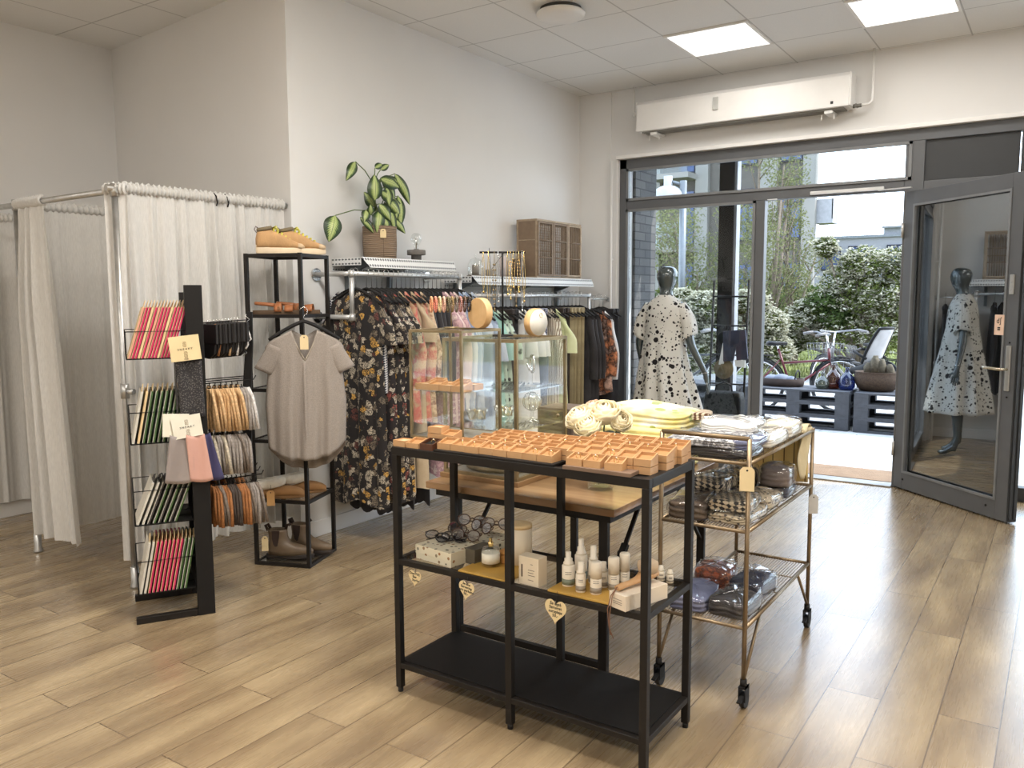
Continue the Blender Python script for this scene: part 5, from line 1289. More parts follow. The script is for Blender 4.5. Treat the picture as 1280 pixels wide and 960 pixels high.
# long tapered strap with a silver zigzag chain at the far end of the rod
e0 = st(.02,.262,1.40)
pr_ = V(.84,.55,0)
def wpt(s_, z): return V(e0.x,e0.y,z) + pr_*s_
t = thing('hanging_strap', 'long black tapering strap with zigzag silver chain hanging beside the rack', 'strap', tuple(e0))
pts = [(-.010,1.405),(.014,1.405),(.012,1.25),(-.004,1.02),(-.012,.72),(-.055,.72),(-.045,1.02),(-.022,1.25)]
obj('strap', MB().prism(pts, lambda s_,z: wpt(s_,z)+V(.003,-.005,0), lambda s_,z: wpt(s_,z)-V(.003,-.005,0)), BLACKM, t)
mb = MB().tube([wpt(-.004+.009*(1 if k%2 else -1)-.002*k*.9, 1.385-.016*k)+V(.006,-.009,0) for k in range(13)], .0016, 5)
mb.tube([wpt(-.012-.0022*k,1.395-.02*k)+V(.006,-.009,0) for k in range(10)], .0014, 5)
obj('silver_chain', mb, CHROME, t)
obj('hook', MB().tube([e0+V(0,0,-.03),e0+V(.008,0,-.01),e0+V(0,0,.008)], .003, 6), BLACKM, t)

# ================================================================ CHANGING ROOMS (pipe frame + curtains)
PX = V(-.09,-4.475,0); QX = V(-1.13,-4.44,0); RZH = 1.995
t = thing('pipe_frame', 'grey steel pipe frame carrying the changing room curtains', 'curtain frame', (-.6,-4.45,0))
for i,p in enumerate((PX,QX)):
    po = obj('post', MB().cyl(p+V(0,0,.0),p+V(0,0,RZH),.0165,n=16), STEEL, t)
    obj('foot', MB().lathe(p, [(.026,0),(.026,.012),(.02,.03),(.0205,.11),(.0165,.112)], 16), STEEL, po)
    obj('fitting', MB().lathe(p+V(0,0,.975), [(.022,0),(.022,.075)], 16).cyl(p+V(-.0,0,1.01),p+V(.045,.02,1.01),.014,n=10).lathe(p+V(0,0,RZH-.03),[(.021,0),(.021,.06)],16), STEEL, po)
obj('front_rail', MB().cyl((-2.12,-4.41,RZH),(-.06,-4.476,RZH),.0155,n=14), STEEL, t)
obj('side_rail', MB().cyl((-.09,-4.52,RZH+.010),(-.045,-3.44,RZH+.015),.0155,n=14), STEEL, t)
obj('divider_rail', MB().cyl((-1.13,-4.44,RZH),(-1.10,-3.32,RZH+.01),.0155,n=14), STEEL, t)
def mk_curt():
    m, n = nt('natural_linen_curtain'); v = coord(n)
    f = noise(n, coord(n, (220,220,30)), 1, 2); g = noise(n, coord(n, (30,30,300)), 1, 2)
    sp = N(n,'ShaderNodeSeparateXYZ'); L(n, v, sp.inputs[0])
    hd = mth(n,'GREATER_THAN', sp.outputs[2], 1.87)
    col = ramp(n, [(.3,s2l(220,219,216)),(.7,s2l(234,233,230))], f); col = mix(n, mth(n,'MULTIPLY', g, .14), col, s2l(196,190,180))
    col = mix(n, mth(n,'MULTIPLY', hd, .14), col, s2l(170,164,156))
    b = N(n,'ShaderNodeBsdfPrincipled'); L(n, col, b.inputs['Base Color']); b.inputs['Roughness'].default_value = .9
    tr = N(n,'ShaderNodeBsdfTranslucent'); L(n, col, tr.inputs[0]); mx = N(n,'ShaderNodeMixShader'); mx.inputs[0].default_value = .25
    L(n, b.outputs[0], mx.inputs[1]); L(n, tr.outputs[0], mx.inputs[2]); o = N(n,'ShaderNodeOutputMaterial'); L(n, mx.outputs[0], o.inputs[0])
    return m
CURT = mk_curt()
def curtain(lab, p0, p1, z0, z1, nf, amp, seed, spread=0, name='curtain', pull=0.0, flare=1.0):
    """cloth gathered on a rail from p0 to p1; nf folds of depth amp"""
    p0 = V(*p0); p1 = V(*p1); d = (p1-p0); nrm = V(-d.y,d.x,0).normalized(); rr = random.Random(seed)
    ph = [rr.uniform(0,6.28) for _ in range(6)]; fw = [rr.uniform(.7,1.3) for _ in range(40)]
    NU = nf*9
    def fn(u, v):
        z = lerp(z1, z0, v)
        w = u + .35/nf*sin(u*nf*1.7+ph[0]) + .02*sin(7*u+ph[1])*v
        a = amp*(.45+.9*smooth(v*3))*(.75+.35*sin(u*5.3+ph[2]))
        off = a*sin(2*pi*nf*w*.5+ph[3]) + a*.4*sin(2*pi*nf*w*1.13+ph[4]+v*1.2)
        if v < .012: off *= .3
        uu = (u-.5)*(1+(flare-1)*v)+.5 + spread*v
        return p0 + d*uu + nrm*off + V(0,0,z-0) + V(0,0,.012*sin(u*nf*5.1)*(1 if v<.02 else 0) - .03*pull*u*v)
    mb = MB().grid(fn, NU, 40)
    t = thing(name, lab, 'curtain', tuple((p0+p1)/2+V(0,0,z1)))
    c = obj('cloth', mb, CURT, t)
    def fn2(u, v):     # the cloth tunnel gathered round the rail, with a small frill standing above it
        a = -2.2 + v*5.6; r = .0245 + .005*sin(u*nf*13+ph[0]+v) ; zz = r*sin(a)
        if v > .86: return p0 + d*u + nrm*(.004*sin(u*nf*15+ph[2])+.003) + V(0,0,z1+.018+(v-.86)*.11+.005*sin(u*nf*9.7+ph[1]))
        a = -2.2 + v/.86*3.8
        return p0 + d*u - nrm*(r*cos(a)) + V(0,0,z1+.002+r*sin(a))
    obj('ruffled_heading', MB().grid(fn2, NU*2, 12), CURT, t)
    return t
curtain('long linen curtain on the side rail, nearest the shoe rack', (-.086,-4.43,0), (-.045,-3.47,0), .15, 2.008, 21, .026, 1)
curtain('short gathered end of the side curtain right at the corner post', (-.14,-4.50,0), (-.04,-4.44,0), .14, 2.0, 3, .022, 9)
curtain('gathered linen curtain pulled open beside the left pipe post', (-1.12,-4.44,0), (-.80,-4.455,0), .13, 1.996, 9, .034, 2, spread=.35, flare=1.5)
curtain('linen dividing curtain between the two changing rooms', (-1.125,-4.40,0), (-1.10,-3.34,0), .10, 1.998, 16, .016, 3)
curtain('linen curtain at the far left edge inside the left changing room', (-2.04,-4.36,0), (-2.03,-3.95,0), .12, 2.0, 7, .022, 4)
for i,(p,z) in enumerate((((-.062,-3.93,0),RZH+.012),((-.060,-3.86,0),RZH+.012),((-1.115,-3.93,0),RZH+.004))):
    p = V(*p); tag(obj('rail_clip', MB().tube([p+V(0,-.0,z+.028),p+V(.02,0,z+.01),p+V(.024,.004,z-.022),p+V(.012,.006,z-.04)], .004, 6), BLACKM), ('small black clip over the side rail, left one','small black clip over the side rail, right one','small black clip on the dividing curtain')[i], 'clip')
# ================================================================ WALL SHELVES, RAILS, GARMENTS
def mk_perf():
    m, n = nt('perforated_white_steel')
    t = N(n,'ShaderNodeTexCoord'); sp = N(n,'ShaderNodeSeparateXYZ'); L(n, t.outputs['UV'], sp.inputs[0])
    fx = mth(n,'SUBTRACT', mth(n,'FRACT', sp.outputs[0]), .5); y = sp.outputs[1]
    d1_ = mth(n,'SQRT', mth(n,'ADD', mth(n,'MULTIPLY',fx,fx), mth(n,'POWER', mth(n,'MULTIPLY', mth(n,'SUBTRACT',y,.22), 3.2), 2)))
    d2_ = mth(n,'SQRT', mth(n,'ADD', mth(n,'MULTIPLY',fx,fx), mth(n,'POWER', mth(n,'MULTIPLY', mth(n,'SUBTRACT',y,.80), 3.2), 2)))
    hole = mth(n,'LESS_THAN', mth(n,'MINIMUM', d1_, d2_), .36)
    return finish(m, n, mix(n, hole, (.74,.75,.75), (.10,.11,.12)), .35, spec=.5)
PERF = mk_perf()
SHG = S('shelf_steel_grey', 150,152,152,.4,.4,bump=0)
def wall_shelf(lab, y0, y1, z, lip_in=.02):
    D = .25; t = thing('wall_shelf', lab, 'shelf', (D/2,(y0+y1)/2,z))
    obj('shelf_plate', MB().box(0.002,D,y0,y1,z-.004,z), SHG, t)
    mb = MB(); n_ = (y1-y0)/.022
    P = [V(D,y0,z),V(D,y1,z),V(D+.028,y1+lip_in*2,z-.062),V(D+.028,y0+lip_in,z-.062)]
    P = [V(D,y0-.0,z+.004),V(D,y1+.0,z+.004),V(D+.03,y1-.01,z-.060),V(D+.03,y0+.05,z-.060)]
    mb.add(P, [(0,1,2,3)], uvs=[(0,1),(n_,1),(n_-.5,.001),(2.3,.001)])
    obj('perforated_lip', mb, PERF, t, solid=.002)
    mb = MB(); mb.add([V(.0,y0-.001,z),V(D,y0-.001,z),V(D,y0-.001,z-.045),V(0,y0-.001,z-.045)], [(0,1,2,3)], uvs=[(0,1),(9,1),(9,.001),(0,.001)])
    obj('side_lip', mb, PERF, t, solid=.002)
    mb = MB(); mb.add([V(.004,y0,z-.03),V(.004,y1,z-.03),V(.004,y1,z-.075),V(.004,y0,z-.075)], [(0,1,2,3)], uvs=[(0,1),(n_,1),(n_,.001),(0,.001)])
    obj('back_lip', mb, PERF, t, solid=.002)
    k = 0
    for yy in (y0+.12, (y0+y1)/2+.05, y1-.22):
        if (y1-y0) < 1.2 and k == 2: break
        obj('bracket', MB().prism([(0,z-.004),(.22,z-.004),(.22,z-.03),(.035,z-.10),(.03,z-.26),(0,z-.26)], lambda x,zz: V(x,yy-.014,zz), lambda x,zz: V(x,yy+.014,zz)), S('bracket_grey',120,126,130,.45,.3,bump=0), t); k += 1
    return t
wall_shelf('perforated metal wall shelf carrying the plant, left one', -3.14, -2.235, 1.712)
wall_shelf('perforated metal wall shelf carrying the bamboo cabinet, right one', -2.03, -.235, 1.622)
PIPE = S('pale_pipe_steel', 206,207,207,.35,.55,bump=0)
def rail(lab, y0, y1, z, arm=.255, xx=.30):
    t = thing('clothes_rail', lab, 'clothes rail', (0,(y0+y1)/2,z))
    obj('rail_bar', MB().cyl((xx,y0,z),(xx,y1,z),.0145,n=14), PIPE, t)
    for yy in (y0,y1):
        for zz in (z,z-arm):
            obj('wall_arm', MB().cyl((0.004,yy,zz),(xx,yy,zz),.0145,n=14).lathe((xx,yy,zz-.02),[(.019,0),(.019,.04)],14), PIPE, t)
            obj('flange', MB().cyl((.001,yy,zz),(.012,yy,zz),.038,n=24), CHROME, t)
        obj('drop_pipe', MB().cyl((xx,yy,z),(xx,yy,z-arm),.0145,n=14), PIPE, t)
    return t
R1Y0,R1Y1,R1Z = -3.275,-2.235,1.612
R2Y0,R2Y1,R2Z = -2.10,-.375,1.483
rail('steel pipe clothes rail under the plant shelf, nearer one', R1Y0,R1Y1,R1Z)
rail('steel pipe clothes rail under the bamboo cabinet, further one', R2Y0,R2Y1,R2Z)
tag(obj('clothes_peg_rail', MB().cyl((.30,R2Y1+.01,R2Z-.03),(.30,-.03,R2Z-.03),.008,n=10).cyl((.30,-.03,R2Z-.03),(.30,-.014,R2Z-.03),.02,n=14), PIPE), 'short thin rail end beyond the further clothes rail', 'clothes rail')
# garments -------------------------------------------------
def garment(style, mat, seed=0, ln=None):
    rr = random.Random(seed); t = thing('garment', 'x', 'garment', (0,0,0))
    Z0 = -.122
    if style == 'trousers':
        Ln = ln or .95; w = .16
        def fn(sg):
            def g(u,v): 
                q=2*u-1; return V(q*w*(1-.12*v)+.02*v, sg*(.020+.006*sin(v*4+seed))*max(0,1-q*q)**.4+.005*sin(q*7+v*3+seed), -.118-Ln*v)
            return g
        obj('trousers', MB().grid(fn(-1),16,12).grid(fn(1),16,12), mat, t, world=False)
        obj('waistband', MB().box(-.155,.155,-.022,.022,-.15,-.112), mat, t, world=False, bevel=.006)
        return t
    Ln = ln or {'long':1.25,'dress':1.0,'top':.62,'shirt':.75,'kimono':.98}[style]
    sh = .195
    wl_ = sh*(1.0 if style in('top','shirt') else 1.18)
    def wt(v): d_ = v*Ln; return interp([(0,.075),(.03,.135),(.065,.18),(.09,sh),(.25,sh*.96),(.45,lerp(sh,wl_,.3)),(Ln,wl_)], d_)
    th = lambda v: interp([(0,.012),(.06,.026),(.2,.034),(1,.040 if style in ('top','shirt') else .050)], v)
    def zt_(q): return Z0+.012 - .085*abs(q)**1.3*.25
    def zb_(q): return Z0-Ln+.02*sin(q*5+seed)
    b = obj('garment_body', shell(wt, lambda q: zt_(q)-.03*max(0,1-abs(q)/.35), zt_, zb_, zb_, th, 30, 22, .012, 5, seed), mat, t, world=False)
    sl = {'long':.26,'dress':.30,'top':.5,'shirt':.55,'kimono':.52}[style]
    for sg in (-1,1):
        def g(u,v,sg=sg):
            a = 2*pi*u; c0 = V(sg*lerp(sh-.035,sh+.045-.03*(sl>.4)*v,smooth(v*1.6)), .006*sin(v*6+seed), Z0-.045-sl*v)
            r1 = lerp(.045,.040 if sl>.4 else .062,v)*(1.25 if style=='kimono' and v>.5 else 1)
            return c0 + V(cos(a)*r1, sin(a)*.022*(1+.25*sin(2*a+v*7)), .05*(1-v)*sg*cos(a)*-1)
        obj('sleeve', MB().grid(g,14,9), mat, t, world=False)
    return t
B = s2l(30,26,26)
FL1 = clothmat('black_floral_gold', B, s2l(196,184,164), 'flower', 23, c=s2l(206,160,80), dark=.45)
FL2 = clothmat('black_floral_cream', s2l(34,28,30), s2l(206,196,180), 'flower', 27, c=s2l(150,80,70), dark=.45)
LAT = clothmat('navy_white_lattice', s2l(214,214,216), s2l(38,42,62), 'houndstooth', 70)
TAN = clothmat('tan_cloth', s2l(176,156,128), s2l(196,178,150), 'plain', 14)
KIM = clothmat('tan_rose_print', s2l(190,160,130), s2l(196,96,92), 'blotch', 10, c=s2l(214,186,152))
KIM2 = clothmat('tan_check_print', s2l(170,140,112), s2l(222,200,170), 'blotch', 18, c=s2l(140,104,84))
BLKC = clothmat('black_wool', s2l(34,33,36), s2l(52,50,54), 'plain', 12)
LIL = clothmat('lilac_rose_print', s2l(206,172,176), s2l(168,128,140), 'blotch', 30, c=s2l(224,206,200))
PNK = clothmat('pale_pink_cloth', s2l(226,200,196), s2l(236,216,210), 'plain', 10)
LTB = clothmat('pale_blue_cloth', s2l(178,194,216), s2l(206,216,230), 'plain', 8)
BST = clothmat('blue_white_stripe', s2l(150,168,200), s2l(224,228,234), 'stripe', 14, 1.2)
TEAL = clothmat('aqua_green_cloth', s2l(150,198,184), s2l(176,214,202), 'plain', 8)
MINTD = clothmat('mint_black_spots', s2l(196,214,200), s2l(44,42,44), 'leopard', 24)
WHT = clothmat('white_cloth', s2l(226,226,228), s2l(240,240,240), 'plain', 8)
DEN = clothmat('denim_grey_blue', s2l(92,100,118), s2l(116,124,142), 'plain', 12)
NAVD = clothmat('navy_fine_dot', s2l(150,156,176), s2l(34,40,66), 'leopard', 90)
STRB = clothmat('cream_brown_stripe', s2l(226,220,204), s2l(140,124,104), 'stripe', 26, 0)
DKB = clothmat('dark_brown_cloth', s2l(46,38,36), s2l(62,52,48), 'plain', 10)
KHA = clothmat('khaki_cloth', s2l(150,138,108), s2l(178,164,130), 'plain', 10)
FACE = clothmat('orange_pink_abstract', s2l(222,146,104), s2l(60,44,42), 'blotch', 8, c=s2l(214,178,162))
LIM = clothmat('pale_lime_cloth', s2l(212,222,170), s2l(226,232,196), 'plain', 8)
HD = .045
rh = hanger_proto('coat_hanger', BHANG, .38, 'x', 'black hangers on the clothes rails', .017, .085)
hang_used = [False]; gused = {}
def hang(y, z, style, mat, lab, ln=None, dz=0, ang=0, xx=.30, nm='garment'):
    hl = 'black hanger holding the %s' % lab.split(',')[0]
    hw_ = ' '.join(hl.split()[:15])
    if not hang_used[0]:
        hang_used[0] = True; rh.location = (xx,y,z+.014+dz); rh.rotation_euler = (0,0,ang); rh['label'] = hw_
    else: dup(rh, (xx,y,z+.014+dz), ang, hw_)
    key = (style, mat.name, ln)
    if key not in gused:
        g = garment(style, mat, len(gused)+1, ln); gused[key] = g; g.location = (xx,y,z+.014+dz); g.rotation_euler = (0,0,ang)
    else: g = dup(gused[key], (xx,y,z+.014+dz), ang)
    g.name = {'trousers':'trousers','top':'top','shirt':'shirt','kimono':'kimono','long':'long_dress','dress':'dress'}[style]
    g['label'] = lab; g['category'] = {'trousers':'trousers','top':'top','shirt':'shirt','kimono':'kimono','long':'dress','dress':'dress'}[style]
    g['group'] = 'garments on the clothes rails'
    return g
sp1 = [('long',FL1,'black dress with gold and grey flowers, first on the nearer rail',1.26),('shirt',LAT,'navy and white lattice blouse set back at the left end of the nearer rail',.95),('long',FL2,'black dress with cream flowers, second on the nearer rail',1.22),
 ('long',FL1,'black dress with gold and grey flowers, third on the nearer rail',1.26),('long',FL2,'black dress with cream flowers, fourth on the nearer rail',1.22),
 ('long',FL1,'black dress with gold and grey flowers, fifth on the nearer rail',1.26),
 ('long',TAN,'long plain tan dress next to the black floral ones',1.24),('kimono',KIM,'tan and rose printed kimono, first of two',.80),('long',TAN,'long plain tan dress between the printed kimonos',1.24),('kimono',KIM,'tan and rose printed kimono, second of two',.80),
 ('kimono',KIM2,'tan checked kimono beside the black jackets',.80),
 ('shirt',BLKC,'black jacket, first of four on the nearer rail',.62),('shirt',BLKC,'black jacket, second of four on the nearer rail',.62),('shirt',BLKC,'black jacket, third of four on the nearer rail',.62),('shirt',BLKC,'black jacket, fourth of four on the nearer rail',.62),
 ('long',LIL,'lilac and rose printed long dress, first of two',1.2),('long',PNK,'pale pink long dress between the lilac ones',1.1),('long',LIL,'lilac and rose printed long dress, second of two',1.2),
 ('shirt',PNK,'pale pink shirt near the right end of the nearer rail',.8),('shirt',BST,'blue and white striped shirt, first of two on the nearer rail',.8),('shirt',LTB,'pale blue shirt between the striped ones',.85),('shirt',BST,'blue and white striped shirt, second of two on the nearer rail',.8),
 ('dress',LTB,'pale blue dress at the right end of the nearer rail',1.0)]
rr = random.Random(5)
for i,(st_,m_,lab,ln) in enumerate(sp1):
    hang(lerp(R1Y0+.035,R1Y1-.03,i/(len(sp1)-1)), R1Z, st_, m_, lab, ln, 0, rr.uniform(-.10,.10), .225 if m_ is LAT else .30)
# wide black trousers hanging low behind the floral dresses
for k,(y,xx,lab) in enumerate(((-3.10,.26,'black wide trousers low under the left black floral dresses'),(-2.93,.24,'black wide trousers low under the tan dresses'),(-2.80,.26,'black wide trousers low left of the lilac dresses'))):
    t = thing('wide_trousers', lab, 'trousers', (xx,y,.85), 0, 'low hanging black trousers')
    def fn(sg,y=y,xx=xx):
        def g(u,v):
            q=2*u-1; return V(xx+q*(.05+.15*min(1,v*1.3))+.02*v, y+sg*.035*max(0,1-q*q)**.5+.016*sin(q*9+v), lerp(1.47,.16,v)+.015*sin(q*11)*v)
        return g
    obj('trousers', MB().grid(fn(-1),24,8).grid(fn(1),24,8), BLKC, t)
sp2 = [('dress',LTB,'pale blue dress at the left end of the further rail',.95),('dress',TEAL,'pale aqua green dress on the further rail',.95),('dress',MINTD,'mint dress with black spots, first of two',1.0),('dress',MINTD,'mint dress with black spots, second of two',1.0),
 ('trousers',DKB,'dark brown trousers right of the spotted mint dresses',.7),('trousers',BLKC,'black trousers left of the white blouses',.8),
 ('dress',WHT,'long white blouse, first of three on the further rail',1.05),('dress',WHT,'long white blouse, second of three on the further rail',1.05),('dress',WHT,'long white blouse, third of three on the further rail',1.05),
 ('shirt',DEN,'grey blue denim shirt on the further rail',.9),('trousers',NAVD,'navy finely dotted trousers, first of two',.9),('trousers',NAVD,'navy finely dotted trousers, second of two',.9),
 ('shirt',STRB,'cream and brown striped jumper, first of two',.82),('shirt',STRB,'cream and brown striped jumper, second of two',.82),('dress',LIM,'pale lime dress behind the striped jumpers',.95),
 ('trousers',DKB,'dark brown trousers behind the striped jumpers',.9),('trousers',DKB,'dark brown trousers left of the khaki ones',.95),
 ('trousers',KHA,'khaki trousers, first of four',1.0),('trousers',KHA,'khaki trousers, second of four',1.0),('trousers',KHA,'khaki trousers, third of four',1.0),('trousers',KHA,'khaki trousers, fourth of four',1.0),
 ('shirt',BLKC,'black jacket, first of three right of the khaki trousers',.85),('shirt',BLKC,'black jacket, second of three right of the khaki trousers',.85),('shirt',BLKC,'black jacket, third of three right of the khaki trousers',.85),
 ('kimono',FACE,'orange and pink abstract printed top near the window pier',.72),('shirt',WHT,'white shirt at the right end of the further rail',.70)]
for i,(st_,m_,lab,ln) in enumerate(sp2):
    y = lerp(R2Y0+.03,R2Y1-.03,i/(len(sp2)-1)) if i < 24 else R2Y1+.05+.05*(i-24)
    hang(y, R2Z-(.03 if i >= 24 else 0), st_, m_, lab, ln, 0, rr.uniform(-.10,.10) if i<24 else -.1)
for k,y in enumerate((-.18,-.11)):
    hang(y, R2Z-.03, 'trousers', BLKC, ('black trousers on the short rail end, left of two','black trousers on the short rail end, right of two')[k], 1.05, .012)

# ---------------- things on the wall shelves
PZ = 1.713; px_,py_ = .13,-2.845
BASK, n = nt('brown_woven_basket'); v = coord(n); sp = N(n,'ShaderNodeSeparateXYZ'); L(n, v, sp.inputs[0])
ww = mth(n,'SINE', mth(n,'ADD', mth(n,'MULTIPLY', sp.outputs[2], 520), mth(n,'MULTIPLY', noise(n, v, 14), 6)))
finish(BASK, n, mix(n, mth(n,'MULTIPLY_ADD', ww, .25, .3), s2l(150,128,106), mix(n, noise(n, coord(n,(1,1,6)), 12), s2l(96,76,60), s2l(168,150,130))), .8, bump=ww, bs=.6)
t = thing('plant_basket', 'brown woven basket holding the dumb cane plant on the wall shelf', 'plant basket', (px_,py_,PZ))
obj('basket', MB().lathe((px_,py_,PZ), [(.098,0),(.104,.01),(.108,.10),(.107,.19),(.110,.205),(.104,.207),(.100,.19),(.098,.16),(0,.16)], 40, fn=lambda a,z: 1+.012*sin(3*a)), BASK, t)
obj('soil', MB().lathe((px_,py_,PZ+.165), [(.099,0),(0,.006)], 24), S('soil',54,40,30,.95,bump=.8), t)
tt = thing('price_tag', 'kraft card tag tied round the plant basket', 'tag', (px_+.10,py_-.05,PZ+.17))
tagcard(tt, (px_+.094,py_-.068,PZ+.185), .038, .055, .93, PAPER, string=.02)
obj('cord', MB().tube([(px_+.0905,py_-.064,PZ+.13),(px_+.091,py_-.062,PZ+.01)], .0012, 5), S('tag_string',90,76,60,.8), tt)
def mk_leaf():
    m, n = nt('variegated_leaf'); t = N(n,'ShaderNodeTexCoord'); sp = N(n,'ShaderNodeSeparateXYZ'); L(n, t.outputs['UV'], sp.inputs[0])
    a = mth(n,'ABSOLUTE', mth(n,'SUBTRACT', sp.outputs[0], .5)); y = sp.outputs[1]
    vein = mth(n,'SINE', mth(n,'MULTIPLY', mth(n,'SUBTRACT', y, mth(n,'MULTIPLY', a, .55)), 75))
    nz = noise(n, coord(n), 40, 3)
    edge = mth(n,'ADD', mth(n,'MULTIPLY', a, 2.0), mth(n,'ADD', mth(n,'MULTIPLY', vein, .12), mth(n,'MULTIPLY', mth(n,'SUBTRACT', nz, .5), .35)))
    col = ramp(n, [(.0,s2l(196,206,146)),(.36,s2l(150,170,96)),(.5,s2l(52,80,38)),(.8,s2l(30,50,28))], edge)
    col = mix(n, mth(n,'LESS_THAN', a, .018), col, s2l(90,120,60))
    return finish(m, n, col, .35, spec=.5, bump=vein, bs=.15)
VLEAF = mk_leaf()
t = thing('dumb_cane_plant', 'variegated dumb cane plant in the woven basket on the wall shelf', 'plant', (px_,py_,PZ+.17))
stems = [[(px_+.0,py_-.01,PZ+.16),(px_+.01,py_-.015,PZ+.26),(px_+.0,py_-.04,PZ+.36),(px_+.01,py_-.05,PZ+.46)],[(px_-.01,py_+.03,PZ+.16),(px_+.0,py_+.04,PZ+.27),(px_+.01,py_+.05,PZ+.36)],[(px_-.0,py_-.05,PZ+.16),(px_,py_-.06,PZ+.23)]]
for s_ in stems: obj('stem', MB().tube(s_, [.011,.010,.008,.006][:len(s_)], 8), S('plant_stem',96,104,60,.6), t)
# leaves: base, tip (x,y,z), width ; measured on the plant
Lf = [((0,-.06,.30),(.02,-.40,.245),(.02,-.46,.085),.13),((0,-.04,.46),(.0,-.20,.585),(.0,-.285,.46),.075),((0,-.04,.42),(.02,-.05,.565),(.01,.03,.60),.05),
 ((0,-.04,.30),(.06,-.10,.36),(.05,-.09,.52),.115),((0,-.04,.44),(.05,.10,.545),(.05,.24,.36),.085),((0,-.04,.43),(.04,-.02,.50),(.06,.13,.46),.10),
 ((0,.04,.34),(.04,.14,.41),(.06,.13,.20),.09),((0,.02,.34),(.05,.02,.38),(.07,.12,.28),.10),((0,-.04,.30),(.06,-.06,.34),(.08,.02,.24),.09),
 ((0,.04,.26),(.03,.05,.34),(.07,.07,.17),.07),((0,.04,.20),(.04,.07,.27),(.07,.17,.17),.07),((0,-.05,.24),(.04,-.12,.27),(.06,-.14,.33),.06),
 ((0,-.05,.21),(.02,-.19,.25),(.04,-.09,.155),.05),((0,-.02,.30),(.05,-.05,.30),(.06,-.09,.16),.10),((0,.0,.30),(.04,.08,.40),(.05,.19,.27),.05),
 ((0,-.0,.46),(.02,.02,.52),(.03,.12,.38),.08),((0,.0,.28),(-.02,-.02,.33),(-.05,-.08,.42),.09),((0,-.04,.36),(.05,-.03,.42),(.06,.06,.36),.08),
 ((0,-.04,.46),(.02,-.0,.56),(.03,.07,.60),.05),((0,-.03,.40),(.05,.02,.45),(.07,.02,.33),.08),((0,.0,.26),(.05,-.02,.27),(.08,-.0,.17),.07),((0,-.04,.30),(.03,-.14,.30),(.04,-.18,.22),.07),((0,.02,.32),(.04,.09,.36),(.07,.09,.26),.08),((0,-.04,.44),(.03,.06,.52),(.05,.17,.47),.06)]
O = V(px_,py_,PZ)
for b_,k_,t_,w_ in Lf:
    b_,k_,t_ = O+V(*b_),O+V(*k_),O+V(*t_)
    st_ = obj('leaf_stalk', MB().tube([b_, (b_+k_)/2+V(.0,0,.02), k_], .0032, 6), S('leaf_stalk_green',86,108,56,.5), t)
    mb = MB(); d = t_-k_; Ln = d.length; dn = d.normalized(); side = dn.cross(V(.85,-.5,.15)).normalized(); nn = side.cross(dn)
    if nn.dot(V(.85,-.5,.1)) < 0: nn = -nn
    def fn(u,v):
        wd = w_*.86*sin(pi*v**.75)**.85 if 0<v<1 else 0
        return k_ + d*v + side*(u-.5)*wd + nn*(sin(pi*v)*Ln*.14 - abs(u-.5)*wd*.35)
    mb.grid(fn, 8, 12); obj('leaf_blade', mb, VLEAF, st_)
# concrete lamp with bare bulb
lx_,ly_ = .14,-2.50
t = thing('bulb_lamp', 'small round concrete lamp with clear bare bulb on the left wall shelf', 'lamp', (lx_,ly_,PZ))
obj('lamp_base', MB().lathe((lx_,ly_,PZ), [(.034,0),(.034,.042),(.060,.042),(.062,.045),(.062,.072),(.060,.075),(.018,.075),(.018,.082),(0,.082)], 36), CONC, t)
b = obj('bulb', MB().lathe((lx_,ly_,PZ+.078), [(.013,0),(.014,.016),(.022,.035),(.034,.055),(.037,.075),(.030,.098),(.014,.110),(0,.112)], 28), GLASSB, t)
obj('filament', MB().tube([(lx_+.010*cos(3.1*k),ly_+.010*sin(3.1*k),PZ+.11+.05*(k%2)) for k in range(10)], .0008, 4).cyl((lx_,ly_,PZ+.08),(lx_,ly_,PZ+.12),.003,n=8), BRASS, b)
SZ = 1.623
# glass cloche with candle
t = thing('glass_cloche', 'clear glass dome over a grey candle at the left of the right wall shelf', 'glass dome', (.14,-1.83,SZ))
obj('dome', MB().lathe((.14,-1.83,SZ+.012), [(.058,0),(.059,.06),(.056,.085),(.043,.112),(.02,.126),(.006,.129),(.005,.135),(.010,.142),(.008,.150),(0,.152)], 32), GLASSB, t)
obj('base', MB().lathe((.14,-1.83,SZ), [(.066,0),(.066,.010),(.06,.012),(0,.012)], 32), S('grey_dish',120,112,104,.6), t)
tag(obj('candle', MB().lathe((.14,-1.83,SZ+.0125), [(.027,0),(.027,.072),(.024,.075),(0,.074)], 24), S('grey_candle',150,142,134,.6)), 'grey candle under the glass dome', 'candle')
t = thing('reed_diffuser', 'small concrete reed diffuser with two dark sticks beside the glass dome', 'diffuser', (.16,-1.665,SZ))
obj('jar', MB().lathe((.16,-1.665,SZ), [(.036,0),(.038,.004),(.038,.050),(.034,.056),(.012,.056),(.012,.062),(0,.062)], 28), S('grey_concrete2',150,146,140,.8,bump=.2), t)
obj('reed', MB().cyl((.16,-1.665,SZ+.05),(.165,-1.69,SZ+.215),.002,n=6), INK, t); obj('reed', MB().cyl((.16,-1.665,SZ+.05),(.17,-1.50,SZ+.19),.002,n=6), INK, t)
for q,(y,r_,h_,c,lab) in enumerate(((-1.46,.026,.16,(214,200,196),'pale rose pillar candle behind the necklace stand'),(-1.37,.024,.13,(190,180,176),'second pale pillar candle behind the necklace stand'),(-1.235,.052,.15,(66,56,58),'wide dark plum candle left of the bamboo cabinet'))):
    tag(obj('pillar_candle', MB().lathe((.13,y,SZ), [(r_,0),(r_,h_),(r_-.004,h_+.002),(0,h_)], 28), S('candle%d'%q,*c,.5)), lab, 'candle')
